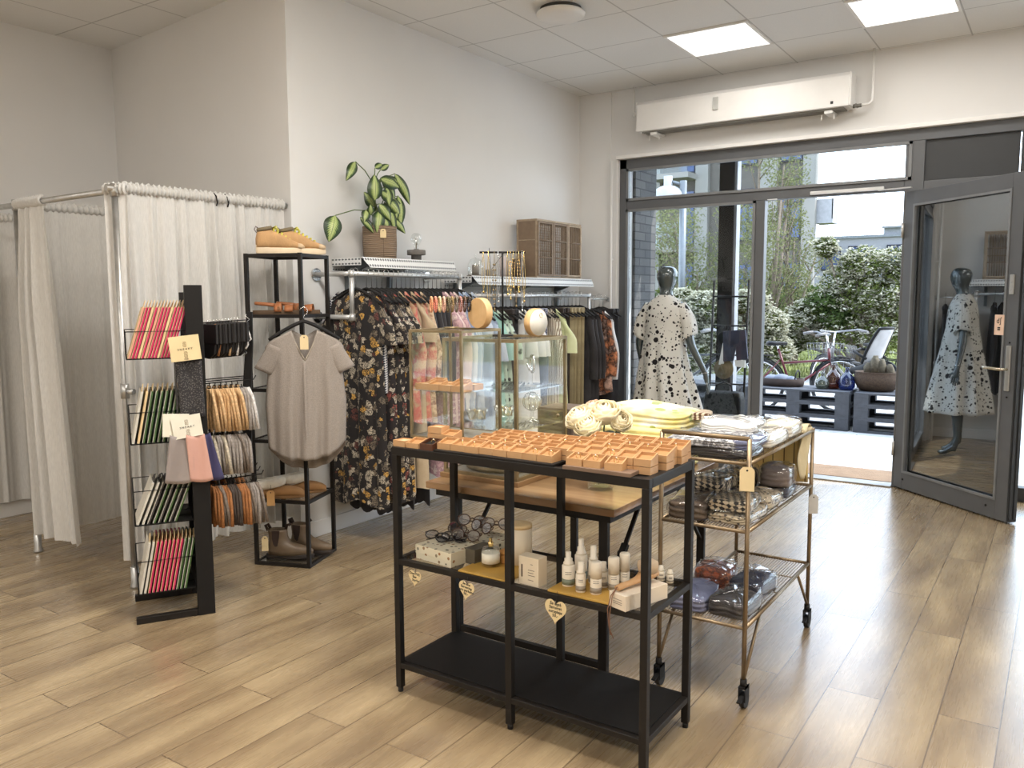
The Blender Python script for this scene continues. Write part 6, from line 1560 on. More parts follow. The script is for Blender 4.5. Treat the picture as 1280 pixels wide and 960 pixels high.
# bamboo cabinet
BAM = S('bamboo_grey', 170,152,130,.6,var=.15,vs=40); BAMD = S('bamboo_dark', 132,114,96,.6,var=.15,vs=40); BAMB = S('cabinet_back_board',222,208,188,.7,var=.1,vs=15)
cx0,cx1,cy0,cy1,cz0,cz1 = .05,.245,-1.145,-.420,SZ,2.095
t = thing('bamboo_cabinet', 'brown bamboo lattice cabinet with three doors on the right wall shelf', 'cabinet', ((cx0+cx1)/2,(cy0+cy1)/2,SZ))
e = .016; mb = MB()
for zz in (cz0,cz1-e): mb.box(cx0,cx1,cy0,cy1,zz,zz+e)
for yy in (cy0,cy1-e):
    for xx in (cx0,cx1-e): mb.box(xx,xx+e,yy,yy+e,cz0+e,cz1-e)
mb.box(cx0,cx1,cy0,cy0+e,lerp(cz0,cz1,.64),lerp(cz0,cz1,.64)+.008)
obj('carcass', mb, BAM, t, bevel=.002); obj('mid_rail', MB().box(cx0,cx0+.008,cy0+e,cy1-e,lerp(cz0,cz1,.5),lerp(cz0,cz1,.5)+.01), BAM, t)
obj('side_panel', MB().box(cx0+e,cx1-e,cy0+.006,cy0+.010,cz0+e,cz1-e), S('cabinet_side',140,120,100,.7,var=.1,vs=20), t); obj('side_panel', MB().box(cx0+e,cx1-e,cy1-.010,cy1-.006,cz0+e,cz1-e), BAMB, t)
dw = (cy1-cy0-.01)/3
for k in range(3):
    ya = cy0+.006+k*dw; yb = ya+dw-.008; xa = cx1-.004; mb = MB(); f_ = .020
    mb.box(xa,xa+.016,ya,ya+f_,cz0+.02,cz1-.02).box(xa,xa+.016,yb-f_,yb,cz0+.02,cz1-.02).box(xa,xa+.016,ya+f_,yb-f_,cz0+.02,cz0+.034).box(xa,xa+.016,ya+f_,yb-f_,cz1-.034,cz1-.02)
    d = obj('door', mb, BAM if k == 2 else BAMD, t, bevel=.002)
    mb = MB(); nv_ = 9
    for j in range(1,nv_): y = lerp(ya+f_,yb-f_,j/nv_); mb.cyl((xa+.008,y,cz0+.03),(xa+.008,y,cz1-.03),.0038,n=6)
    for j in range(1,3): z = lerp(cz0+.03,cz1-.03,j/3); mb.cyl((xa+.012,ya+f_,z),(xa+.012,yb-f_,z),.006,n=6)
    if k < 2:
        for j in range(1,20): z = lerp(cz0+.03,cz1-.03,j/20); mb.cyl((xa+.006,ya+f_,z),(xa+.006,yb-f_,z),.0016,n=5)
    obj('lattice', mb, BAMD, d)
tag(obj('white_figurine', MB().lathe((.285-.01,-.93,SZ-.0), [(.018,0),(.026,.004),(.024,.04),(.014,.06),(.010,.10),(.013,.12),(.0,.135)], 20), S('white_ceramic',240,238,230,.3,bump=0)), 'tiny white vase in front of the bamboo cabinet', 'vase') if False else None
# ================================================================ MANNEQUIN
mx, my = .985, -.28
MANN, n = nt('glossy_dark_mannequin'); v = coord(n)
finish(MANN, n, s2l(70,80,82), .16, metal=.25, spec=.8, coat=.6)
t = thing('mannequin', 'glossy dark mannequin standing before the window, seen from behind', 'mannequin', (mx,my,0))
vs_, es, rs = [], [], []
def jv(x,y,z,r,par=None,r2=None):
    vs_.append((mx+x,my+y,z)); rs.append((r,r2 or r)); i = len(vs_)-1
    if par is not None: es.append((par,i))
    return i
pel = jv(0,0,.93,.115,None,.10)
w = jv(0,.0,1.10,.095,pel,.08); ch = jv(0,-.01,1.27,.115,w,.09); nb_ = jv(0,-.01,1.40,.075,ch,.06)
nk = jv(0,.0,1.47,.055,nb_); nk2 = jv(0,.008,1.525,.052,nk); h1 = jv(0,.02,1.575,.080,nk2,.084); h2 = jv(0,.022,1.635,.098,h1,.104); h3 = jv(0,.012,1.69,.088,h2,.094); jv(0,.008,1.728,.05,h3,.052)
for sg in (-1,1):
    hip = jv(sg*.085,0,.86,.088,pel); kn = jv(sg*.095,.02,.49,.052,hip); cf = jv(sg*.098,-.01,.36,.050,kn); an = jv(sg*.10,-.02,.11,.030,cf)
    if sg < 0: he = jv(sg*.10,-.025,.065,.028,an); jv(sg*.10,.12,.018,.018,jv(sg*.10,.06,.035,.028,an))
    else: jv(sg*.11,-.12+.13,.03,.026,an); jv(sg*.12,.14,.018,.018,jv(sg*.115,.07,.03,.028,an))
    sh_ = jv(sg*.155,-.01,1.385,.05,nb_)
    if sg > 0: el = jv(sg*.240,-.03,1.07,.037,sh_); wr = jv(sg*.355,.0,.84,.024,el); hd = jv(sg*.372,.012,.775,.026,wr)
    else: el = jv(sg*.220,-.05,1.08,.037,sh_); wr = jv(sg*.215,.04,.83,.024,el); hd = jv(sg*.215,.065,.765,.026,wr)
    base_ = Vector(vs_[hd])-V(mx,my,0); dr = (base_-(Vector(vs_[wr])-V(mx,my,0))).normalized()
    for q in range(4):
        o_ = (q-1.5)*.017; ll = (.07,.08,.075,.058)[q]
        f1 = jv(base_.x+sg*.002, base_.y+o_, base_.z-.03, .0095, hd); f2 = jv(base_.x+dr.x*ll*.6, base_.y+o_+dr.y*ll*.5, base_.z-.03-ll*.5, .0085, f1); jv(base_.x+dr.x*ll*.6-sg*.008, base_.y+o_+dr.y*ll*.6, base_.z-.03-ll, .007, f2)
    tmb = jv(base_.x-sg*.01, base_.y+.035, base_.z+.005, .010, hd); jv(base_.x-sg*.012, base_.y+.052, base_.z-.035, .0085, tmb)
me = bpy.data.meshes.new('body'); P_ = MW[t.name].inverted()
me.from_pydata([tuple(P_ @ V(*v)) for v in vs_], es, []); me.materials.append(MANN)
bo_ = bpy.data.objects.new('body', me); link(bo_, t); MW['body'] = MW[t.name].copy()
sk = bo_.modifiers.new('skin','SKIN'); sk.use_smooth_shade = True
for i,(a,b) in enumerate(rs): me.skin_vertices[0].data[i].radius = (a,b)
me.skin_vertices[0].data[0].use_root = True
sb = bo_.modifiers.new('sub','SUBSURF'); sb.levels = 2; sb.render_levels = 2
def mk_dots():
    m, n = nt('cream_black_dots'); v = coord(n)
    def layer(sc, rad, thr):
        x = N(n,'ShaderNodeTexVoronoi'); L(n, v, x.inputs[0]); x.inputs['Scale'].default_value = sc; x.inputs['Randomness'].default_value = .8
        s_ = N(n,'ShaderNodeSeparateColor'); L(n, x.outputs['Color'], s_.inputs[0])
        r_ = mth(n,'MULTIPLY', mth(n,'POWER', s_.outputs[0], 1.0), rad)
        return mth(n,'LESS_THAN', x.outputs['Distance'], r_)
    f = mth(n,'MAXIMUM', mth(n,'MAXIMUM', layer(13,.30,0), layer(24,.42,0)), layer(41,.36,0))
    col = mix(n, f, s2l(240,239,234), s2l(38,34,36))
    b = N(n,'ShaderNodeBsdfPrincipled'); L(n, col, b.inputs['Base Color']); b.inputs['Roughness'].default_value = .8
    tr = N(n,'ShaderNodeBsdfTranslucent'); L(n, col, tr.inputs[0]); mxx = N(n,'ShaderNodeMixShader'); mxx.inputs[0].default_value = .42
    L(n, b.outputs[0], mxx.inputs[1]); L(n, tr.outputs[0], mxx.inputs[2]); o = N(n,'ShaderNodeOutputMaterial'); L(n, mxx.outputs[0], o.inputs[0]); return m
DOTS = mk_dots()
t = thing('spotted_dress', 'cream dress with black spots worn by the mannequin at the window', 'dress', (mx,my,.42))
def ring(fnr, zs, n_=72):
    mb = MB(); vs = []
    for z in zs:
        for k in range(n_):
            a = 2*pi*k/n_; x,y,dz = fnr(a,z); vs.append(V(mx+x,my+y,z+dz))
    fs = [(i*n_+k, i*n_+(k+1)%n_, (i+1)*n_+(k+1)%n_, (i+1)*n_+k) for i in range(len(zs)-1) for k in range(n_)]
    return mb.add(vs, fs, True)
def dr(a,z):
    rx = interp([(.40,.295),(.7,.240),(1.0,.190),(1.2,.170),(1.33,.178),(1.40,.170),(1.44,.125),(1.465,.082),(1.485,.066)], z)
    ry = interp([(.40,.27),(.7,.22),(1.0,.165),(1.2,.135),(1.33,.125),(1.40,.105),(1.44,.085),(1.465,.068),(1.485,.060)], z)
    f = .030*smooth((1.25-z)/.8)*(sin(a*9+.6)+.5*sin(a*14+2)) if z < 1.3 else 0
    off = .05*smooth((1.0-z)/.6)
    return (rx+f)*cos(a)+off, (ry+f)*sin(a)-.01, 0
zs = [.40+.035*k for k in range(26)]+[1.31,1.34,1.37,1.40,1.42,1.44,1.455,1.47,1.485]
obj('dress_body', ring(dr, sorted(zs)), DOTS, t, solid=.0015)
for sg in (-1,1):
    def g(u,v):
        a = 2*pi*u; c0 = lerp(V(sg*.125,-.01,1.395), V(sg*.222,-.02,1.13), v**.9)+V(sg*.02*sin(pi*v),0,.02*sin(pi*v)); ax = V(sg*.5,0,-.86); e_ = V(sg*.86,0,.5)
        r1 = lerp(.062,.076,smooth(v)); return V(mx,my,0)+c0+e_*cos(a)*r1*.95+V(0,1,0)*sin(a)*r1*(.95)+e_*.006*sin(5*a)*v
    obj('sleeve', MB().grid(g, 32, 14), DOTS, t, solid=.0015)
tag(obj('bracelet', MB().tube([(mx+.355+.030*cos(a),my+.0+.030*sin(a),.845+.006*cos(a)) for a in [2*pi*k/20 for k in range(20)]], .0022, 6, closed=True), CHROME), 'thin bracelet on the right wrist of the mannequin', 'bracelet')
# ================================================================ OUTSIDE
def mk_pavers():
    m, n = nt('pale_pavers'); v = coord(n, rot=(0,0,0))
    bt = N(n,'ShaderNodeTexBrick'); L(n, v, bt.inputs[0]); bt.offset=.5; bt.inputs['Scale'].default_value=1; bt.inputs['Brick Width'].default_value=.8; bt.inputs['Row Height'].default_value=.5
    bt.inputs['Mortar Size'].default_value=.008; bt.inputs['Color1'].default_value=(.62,.61,.59,1); bt.inputs['Color2'].default_value=(.70,.69,.67,1); bt.inputs['Mortar'].default_value=(.35,.34,.33,1)
    return finish(m, n, bt.outputs[0], .8, bump=bt.outputs['Fac'], bs=-.3)
struct('pavement', MB().box(-30,14,.13,5.6,-.12,-.004), mk_pavers())
struct('road', MB().box(-60,30,5.6,8.6,-.12,-.012), S('grey_asphalt',150,148,144,.9,var=.1,vs=30))
GRS = M('grass_green', s2l(84,94,48), .95, var=.35, vs=3, bump=.8, bsc=120, c2=s2l(118,124,66))
def gz(x,y): return -.02+.9*smooth((y-8.6)/12)+.05*sin(x*1.3)*smooth((y-8.6)/3)
mb = MB().grid(lambda u,v: V(lerp(-60,30,u), lerp(8.6,60,v**2), gz(lerp(-60,30,u), lerp(8.6,60,v**2))), 60, 40)
g_ = obj('lawn_ground', mb, GRS); g_['kind'] = 'structure'
mb = MB(); rr = random.Random(8)
for k in range(9000):
    x = rr.uniform(-7,5); y = rr.uniform(8.7,14); h = rr.uniform(.06,.22); a = rr.uniform(0,6.3); w_ = .012; z = gz(x,y)-.01
    mb.add([V(x-w_*cos(a),y-w_*sin(a),z),V(x+w_*cos(a),y+w_*sin(a),z),V(x+rr.uniform(-.06,.06),y+rr.uniform(-.06,.06),z+h)], [(0,1,2)])
g2 = obj('grass', mb, M('grass_blades', s2l(100,108,56), .8, var=.3, vs=4, bump=0, c2=s2l(134,138,80))); g2['kind'] = 'stuff'; g2['label'] = 'long green grass beyond the path'
tag(obj('door_mat', MB().box(1.66,2.80,.16,.60,-.004,.012), S('brown_coir',140,116,92,.95,bump=.8,bsc=300)), 'brown door mat outside the threshold', 'door mat')
# building fabric just outside: brick return wall and black column, unseen canopy above, sized to keep sun off the shop floor
BRK, n = nt('dark_grey_brick'); v = coord(n, rot=(pi/2,0,0)); t_ = N(n,'ShaderNodeTexCoord'); sp = N(n,'ShaderNodeSeparateXYZ'); L(n, t_.outputs['Object'], sp.inputs[0]); cb = N(n,'ShaderNodeCombineXYZ'); L(n, mth(n,'ADD',sp.outputs[0],sp.outputs[1]), cb.inputs[0]); L(n, sp.outputs[2], cb.inputs[1])
bt = N(n,'ShaderNodeTexBrick'); L(n, cb.outputs[0], bt.inputs[0]); bt.inputs['Scale'].default_value=1; bt.inputs['Brick Width'].default_value=.24; bt.inputs['Row Height'].default_value=.08; bt.inputs['Mortar Size'].default_value=.006
bt.inputs['Color1'].default_value=rgb(s2l(84,84,86)); bt.inputs['Color2'].default_value=rgb(s2l(108,106,106)); bt.inputs['Mortar'].default_value=rgb(s2l(64,64,66))
finish(BRK, n, bt.outputs[0], .9, bump=bt.outputs['Fac'], bs=-.4)
struct('wall_outside', MB().box(-6,.40,.34,.80,0,3.6), BRK)
struct('sun_blocking_canopy', MB().box(-6,8,.12,1.15,3.10,3.35), S('sun_blocking_grey',120,120,122,.7))
struct('column_1', MB().box(1.0,1.14,.90,1.04,0,3.10), BLACKM); obj('side_fin', MB().box(1.14,1.165,.92,1.02,0,3.10), S('fin_grey',150,152,160,.5,bump=0), bpy.data.objects['column_1'])
# pallets: two stacks of three
PAL = S('grey_painted_pallet',72,74,79,.8,var=.15,vs=18,bump=.3)
def pallet(x0, y0, z0, lab, first=None):
    t = thing('pallet', lab, 'pallet', (x0,y0,z0), 0, 'grey pallets stacked outside the door'); W,D = 1.20,.50
    for k in range(5): obj('top_board', MB().box(0,W,[0,.11,.215,.32,.40][k],[.09,.19,.295,.39,.50][k],.122,.144), PAL, t, world=False, bevel=.003) 
    for xb in (0,.5275,1.055): obj('cross_board', MB().box(xb,xb+.145,0,D,.10,.122), PAL, t, world=False)
    for xb in (0,.5275,1.055):
        for yb in (0,.40): obj('block', MB().box(xb,xb+.145,yb,yb+.10,.022,.10), PAL, t, world=False, bevel=.002)
    for yb in (0,.40): obj('bottom_board', MB().box(0,W,yb,yb+.10,0,.022), PAL, t, world=False)
    return t
p0 = pallet(.672,2.645,0,'grey pallet at the bottom of the left stack outside')
dup(p0,(.672,2.645,.144),0,'grey pallet in the middle of the left stack outside'); dup(p0,(.672,2.645,.288),0,'grey pallet on top of the left stack outside')
for k in range(3): dup(p0,(1.925,2.635,.144*k),0,'grey pallet %s of the right stack outside' % ('at the bottom','in the middle','on top')[k])
for k in range(3): dup(p0,(-.575,2.66,.144*k),0,'grey pallet %s of the far left stack behind the mullion' % ('at the bottom','in the middle','on top')[k])
PT = .433
WICK = S('brown_wicker',72,56,42,.85,var=.3,vs=60,bump=.8,bsc=160)
t = thing('wicker_basket', 'large round brown wicker basket of driftwood on the right pallets', 'basket', (2.10,2.93,PT))
obj('basket', MB().lathe((2.10,2.93,PT), [(.16,0),(.20,.03),(.235,.10),(.24,.16),(.225,.195),(.235,.21),(.215,.21),(.20,.16),(0,.12)], 36, sx=1, sy=.8), WICK, t)
for k,(dx,r_,h_) in enumerate(((-.09,.05,.16),(-.02,.06,.24),(.05,.055,.20),(.13,.05,.15))):
    c = V(2.10+dx,2.93-.04,PT+.15); tag(obj('driftwood_piece', MB().lathe(c, [(r_*.4,0),(r_,h_*.3),(r_*.85,h_*.7),(r_*.4,h_)], 9, fn=lambda a,z: 1+.2*sin(3*a+z*30)), S('bark_grey',88,80,64,.9,var=.3,vs=30,bump=.8)), 'rough grey bark piece in the wicker basket, %s from the left' % ORD[k], 'driftwood', 'bark pieces in the wicker basket')
t = thing('wicker_basket', 'low dark oval basket of grey cushions on the left pallets', 'basket', (1.05,2.92,PT))
obj('basket', MB().lathe((1.07,2.92,PT), [(.24,0),(.25,.03),(.255,.09),(.245,.09),(.235,.03),(0,.02)], 36, sy=.6), S('dark_wicker',62,50,44,.85,bump=.8,bsc=160), t)
obj('handle', MB().tube([(1.24,2.82,PT+.07),(1.25,2.84,PT+.16),(1.25,2.92,PT+.19),(1.24,3.02,PT+.16),(1.24,3.04,PT+.07)], .008, 6), BLACKM, t)
for k,(x,r_) in enumerate(((.96,.085),(1.07,.10),(1.17,.07))): tag(obj('grey_cushion', MB().ball((x,2.90,PT+.075), r_, 16, 10, sz=.65), S('blue_grey_fabric',112,118,130,.9)), 'blue grey cushion in the low dark basket, %s from the left' % ORD[k], 'cushion', 'cushions in the low basket')
def demijohn(x,y,r,h,tint,lab,nk=.25):
    t = thing('glass_bottle', lab, 'bottle', (x,y,PT))
    obj('bottle', MB().lathe((x,y,PT), [(r*.8,0),(r,.03),(r*1.02,h*.35),(r*.85,h*.58),(r*.35,h*.76),(r*.24,h*.84),(r*.24,h*.96),(r*.3,h),(r*.22,h),(r*.2,h*.8),(0,h*.78)], 26), tint, t)
def tg(name, c): return glassmat(name, c, .08, .4, base=c, baseamt=.15)
demijohn(1.80-.0,2.86,.085,.25,tg('cobalt_glass',(.07,.11,.30)),'round blue glass bottle with short neck on the pallets')
demijohn(1.545,2.84,.075,.18,tg('green_glass',(.24,.26,.21)),'round grey green glass jar on the pallets')
demijohn(1.64,2.92,.085,.27,tg('amber_glass',(.20,.08,.04)),'amber glass jar behind the grey green one on the pallets')
# ladder with things hanging, leaning on the column
LY = .62
def lp(x,z): return V(x, LY+.12*(z/1.7), z)
t = thing('decor_ladder', 'dark metal leaning ladder outside before the black column', 'ladder', (1.18,LY,0))
LX = (1.03,1.36)
for x in LX: obj('side_rail', MB().tube([lp(x,-.0),lp(x,1.62)], .011, 8), BLACKM, t)
for z in (1.47,1.20,.93,.66,.39): obj('rung', MB().tube([lp(LX[0],z),lp(LX[1],z)], .008, 8), BLACKM, t)
t = thing('hanging_shorts', 'dark navy shorts hanging from the ladder', 'shorts', tuple(lp(1.25,1.12)))
obj('shorts', MB().prism([(1.15,1.15),(1.36,1.17),(1.395,.90),(1.29,.885),(1.275,1.0),(1.26,.88),(1.165,.87)], lambda x,z: lp(x,z)-V(0,.045,0), lambda x,z: lp(x,z)-V(0,.02,0)), CM['navy'], t, bevel=.004)
obj('white_lining', MB().prism([(1.15,1.04),(1.17,1.0),(1.17,.84),(1.12,.84)], lambda x,z: lp(x,z)-V(0,.035,0), lambda x,z: lp(x,z)-V(0,.025,0)).prism([(1.27,.89),(1.37,.89),(1.37,.82),(1.28,.83)], lambda x,z: lp(x,z)-V(0,.035,0), lambda x,z: lp(x,z)-V(0,.025,0)), WHT, t)
obj('hooks', MB().tube([lp(1.16,1.14)-V(0,.03,0),lp(1.16,1.20)-V(0,.012,0)], .003, 5).tube([lp(1.34,1.16)-V(0,.03,0),lp(1.34,1.20)-V(0,.012,0)], .003, 5), BLACKM, t)
t = thing('straw_hat', 'straw hat hanging low on the ladder', 'hat', tuple(lp(1.18,.62)))
mb = MB().lathe((0,0,0), [(.095,0),(.093,.004),(.05,.008),(.045,.04),(.025,.052),(0,.054)], 28); Rm = Matrix.Rotation(pi/2,4,'X'); c = lp(1.165,.80)-V(0,.02,0)
for i in range(len(mb.v)): mb.v[i] = Rm @ mb.v[i] + c
obj('hat', mb, S('straw',112,98,70,.85,bump=.6,bsc=200), t)
t = thing('leather_bag', 'large black handbag standing below the ladder outside', 'bag', (1.23,.50,.345))
mb = folded(MB(), 1.07,1.42,.38,.56,.345,.60,0,seed=33,layers=1,puff=.01); obj('bag_body', mb, S('black_leather',16,15,16,.6,spec=.2,bump=.2), t)
obj('bag_handle', MB().tube([(1.16,.46,.60),(1.17,.46,.67),(1.24,.46,.70),(1.31,.46,.67),(1.32,.46,.60)], .009, 8), BLACKM, t)
t2 = thing('wooden_crate', 'dark crate under the black handbag', 'crate', (1.23,.50,0)); obj('crate', MB().box(1.05,1.44,.36,.62,0,.343), S('dark_crate',44,38,36,.7), t2, bevel=.004)
# street lamp
t = thing('street_lamp', 'grey street lamp with white dome shade seen through the left pane', 'street lamp', (-2.27,8,0))
LG = S('lamp_post_grey',104,108,112,.4,.3,bump=0)
obj('post', MB().tube([(-2.27,8,-.02),(-2.27,8,3.62)], .065, 14), LG, t)
obj('arm', MB().cyl((-2.27,8,3.55),(-2.50,7.95,3.62),.028,n=10), LG, t)
sh_ = obj('lamp_shade', MB().lathe((-2.55,7.94,3.30), [(.30,0),(.295,.05),(.27,.12),(.22,.18),(.14,.23),(.08,.24),(.08,.42),(.0,.43)], 32), S('lamp_white',150,150,150,.35,bump=0), t)
obj('lamp_glass', MB().lathe((-2.55,7.94,3.27), [(0,0),(.15,.0),(.28,.035),(.0,.036)], 28), S('lamp_glass',210,214,216,.3,bump=0), sh_)
# bicycles -------------------------------------------------
def bike(name, lab, rear, front, fcol, basket=False, hb=.98, seatz=.86):
    rear = V(*rear); front = V(*front); d = (front-rear).normalized(); sd = V(-d.y,d.x,0); R = .335
    t = thing(name, lab, 'bicycle', tuple(rear)); TY = RUBBER
    def P(f,z,s_=0): return rear + (front-rear)*f + sd*s_ + V(0,0,z)
    for f in (0,1):
        c = P(f,R)
        w = obj('wheel', MB().tube([c+d*R*cos(a)+V(0,0,R*sin(a)) for a in [2*pi*k/36 for k in range(36)]], .019, 8, closed=True), TY, t)
        obj('rim', MB().tube([c+d*(R-.026)*cos(a)+V(0,0,(R-.026)*sin(a)) for a in [2*pi*k/36 for k in range(36)]], .009, 6, closed=True), CHROME, w)
        mb = MB()
        for k in range(18): a = 2*pi*k/18; mb.tube([c+sd*(.02 if k%2 else -.02),c+d*(R-.03)*cos(a)+V(0,0,(R-.03)*sin(a))], .0018, 4)
        mb.cyl(c-sd*.04,c+sd*.04,.018,n=10); obj('spokes', mb, STEEL, w)
        obj('mudguard', MB().tube([c+d*(R+.03)*cos(a)+V(0,0,(R+.03)*sin(a)) for a in [radians(q) for q in range(20,171,15)]], .018, 6, sq=.5), BLACKM, t)
    bb_ = P(.42,.29); stt = P(.25,.80); hd_ = P(.86,.80); hb0 = P(.88,.62)
    fm = MB()
    for a,b,r in ((bb_,stt,.016),(bb_,hb0,.018),(P(.3,.62),hb0+V(0,0,.04),.015),(hb0,hd_,.019),(P(0,R,.05),bb_,.010),(P(0,R,-.05),bb_,.010),(P(0,R,.05),P(.27,.66),.008),(P(0,R,-.05),P(.27,.66),.008)): fm.tube([a,b], r, 8)
    obj('frame', fm, fcol, t)
    obj('fork', MB().tube([hb0,P(.96,.48,.045),P(1,R,.045)], .010, 8).tube([hb0,P(.96,.48,-.045),P(1,R,-.045)], .010, 8), fcol, t)
    obj('stem', MB().tube([hd_,P(.83,hb)], .013, 8), CHROME, t)
    hbm = MB().tube([P(.66,hb+.01,.29),P(.76,hb+.03,.27),P(.84,hb+.01,.12),P(.84,hb,0),P(.84,hb+.01,-.12),P(.76,hb+.03,-.27),P(.66,hb+.01,-.29)], .011, 8)
    h = obj('handlebar', hbm, S('brushed_handlebar',120,120,122,.4,.5,bump=0), t)
    for s_ in (-1,1): obj('grip', MB().tube([P(.62,hb+.005,s_*.295),P(.74,hb+.028,s_*.275)], .018, 8), S('pale_grip',120,116,112,.6,bump=0), h)
    obj('saddle', loft(MB(), [(-.13,.05,-.01,.03,0),(-.10,.085,-.02,.045,0),(-.02,.07,-.015,.04,0),(.06,.03,-.01,.035,0),(.13,.018,-.005,.03,0)]).xf(Matrix.Translation(P(.23,seatz)) @ Matrix.Rotation(atan2(d.y,d.x),4,'Z')), BLACKM, t)
    obj('seat_post', MB().tube([stt,P(.235,seatz)], .012, 8), CHROME, t)
    obj('crank', MB().cyl(bb_+sd*.05,bb_+sd*.058,.085,n=20).tube([bb_+sd*.065,bb_+sd*.07+d*.05-V(0,0,.16)], .01, 6).tube([bb_-sd*.065,bb_-sd*.07-d*.05+V(0,0,.16)], .01, 6).box(0,.0,0,0,0,0), STEEL, t)
    for sg in (-1,1): obj('pedal', MB().beam(bb_+sd*sg*.07+d*.05*sg-V(0,0,.16*sg), bb_+sd*sg*.15+d*.05*sg-V(0,0,.16*sg), .06, .02), BLACKM, t)
    obj('rear_carrier', MB().tube([P(-.22,.72,.06),P(.2,.72,.06),P(.2,.72,-.06),P(-.22,.72,-.06)], .006, 6, closed=True).tube([P(0,R,.06),P(-.1,.72,.06)], .005, 5).tube([P(0,R,-.06),P(-.1,.72,-.06)], .005, 5), BLACKM, t)
    if basket:
        mb = MB(); c = P(1.0,.60)
        for zz in (0,.08,.16,.24):
            q = .85+.6*zz; mb.tube([c+d*.14*q*i+sd*.19*q*j+V(0,0,zz) for i,j in ((-1,-1),(1,-1),(1,1),(-1,1))], .0035, 5, closed=True)
        for k in range(9):
            j = lerp(-1,1,k/8)
            for i in (-1,1): mb.tube([c+d*.14*.85*i+sd*.19*.85*j, c+d*.14*.994*i+sd*.19*.994*j+V(0,0,.24)], .0025, 4)
        obj('wire_basket', mb, S('basket_wire',110,110,112,.4,.7,bump=0), t)
    return t
RED = S('dull_red_frame',96,30,34,.35,bump=0); CRM = S('cream_frame',96,92,86,.35,bump=0); BLK2 = S('black_bike_frame',34,36,40,.35,bump=0)
bike('bicycle', 'red framed bicycle with wire front basket outside, left one', (.52,3.75,0),(1.42,4.25,0),RED,True)
bike('bicycle', 'cream framed bicycle carrying the white child seat outside', (2.02,3.85,0),(1.12,4.75,0),CRM,True,1.0)
bike('bicycle', 'black bicycle seen behind the ladder through the window', (-1.1,4.3,0),(-.15,4.6,0),BLK2)
t = thing('child_bike_seat', 'black bicycle child seat with white printed backrest', 'child seat', (1.86,4.0,.72))
cs = V(1.80,3.98,0); fd = V(-.72,.45,0).normalized(); sd = V(.45,.72,0).normalized()
def cpt(f,s_,z): return cs + fd*f + sd*s_ + V(0,0,z)
def fn(u,v):
    a = (u-.5)*2; return cpt(-.10-.16*v-.05*v*v+.05*a*a, a*.15*(1-.25*v**3), .66+.42*v)
sb_ = obj('backrest', MB().grid(fn, 12, 12), S('seat_white',180,178,176,.5,bump=0), t, solid=.02)
obj('rim', MB().tube([V(*fn(0,k/10))+V(0,-.01,0) for k in range(11)]+[V(*fn(k/8,1))+V(0,-.005,.008) for k in range(1,8)]+[V(*fn(1,1-k/10))+V(0,-.01,0) for k in range(11)], .018, 8), BLACKM, t)
obj('printed_tree', MB().ball(cpt(-.155,-.03,.86), .034, 10, 8, sx=.6,sy=.3).ball(cpt(-.155,.05,.845), .026, 10, 8, sx=.6,sy=.3).tube([cpt(-.115,-.03,.72),cpt(-.15,-.03,.85)], .005, 5).tube([cpt(-.115,.05,.72),cpt(-.145,.05,.83)], .004, 5), BLACKM, sb_)
obj('seat_shell', loft(MB(), [(-.16,.14,.50,.70,0),(-.05,.16,.48,.66,0),(.10,.15,.50,.62,0),(.18,.10,.52,.60,0)]).xf(Matrix.Translation(cs) @ Matrix.Rotation(atan2(fd.y,fd.x),4,'Z')), BLACKM, t)
obj('arm_guard', MB().tube([cpt(-.12,-.16,.72),cpt(.06,-.17,.80),cpt(.12,0,.82),cpt(.06,.17,.80),cpt(-.12,.16,.72)], .018, 8), BLACKM, t)
obj('foot_rest', MB().tube([cpt(.12,-.13,.56),cpt(.18,-.15,.34),cpt(.28,-.15,.30)], .025, 8).tube([cpt(.12,.13,.56),cpt(.18,.15,.34),cpt(.28,.15,.30)], .025, 8), BLACKM, t)
t = thing('plastic_crate', 'pale pink plastic crate at the right edge beside the bicycles', 'crate', (2.55,4.1,0)); 
CP = S('pink_crate',140,108,100,.6,bump=0)
mb = MB().box(2.28,2.68,4.0,4.35,.45,.455)
for z in (.45,.55,.65,.74): mb.box(2.28,2.68,4.0,4.012,z,z+.06).box(2.28,2.68,4.338,4.35,z,z+.06).box(2.28,2.292,4.0,4.35,z,z+.06).box(2.668,2.68,4.0,4.35,z,z+.06)
for x in (2.28,2.66): mb.box(x,x+.02,4.0,4.02,0,.8).box(x,x+.02,4.33,4.35,0,.8)
obj('crate', mb, CP, t)

# ---------------- planting
def foliage(clusters, n_, size, seed, flat=.0):
    """leaf cards scattered through ellipsoid clusters: (cx,cy,cz,rx,ry,rz,weight)"""
    rr = random.Random(seed); mb = MB(); tot = sum(c[6] for c in clusters); vs = []; fs = []
    for c in clusters:
        for _ in range(int(n_*c[6]/tot)):
            while True:
                p = V(rr.uniform(-1,1),rr.uniform(-1,1),rr.uniform(-1,1))
                if .25 < p.length < 1: break
            q = V(c[0]+p.x*c[3], c[1]+p.y*c[4], c[2]+p.z*c[5]); s_ = size*rr.uniform(.6,1.3)
            a = V(rr.gauss(0,1),rr.gauss(0,1),rr.gauss(0,.7)).normalized(); b = a.orthogonal().normalized(); b = Matrix.Rotation(rr.uniform(0,6.3),3,a) @ b
            o = len(vs); vs += [q-a*s_, q+b*s_*.45, q+a*s_, q-b*s_*.45]; fs.append((o,o+1,o+2,o+3))
    mb.add(vs, fs, False); return mb
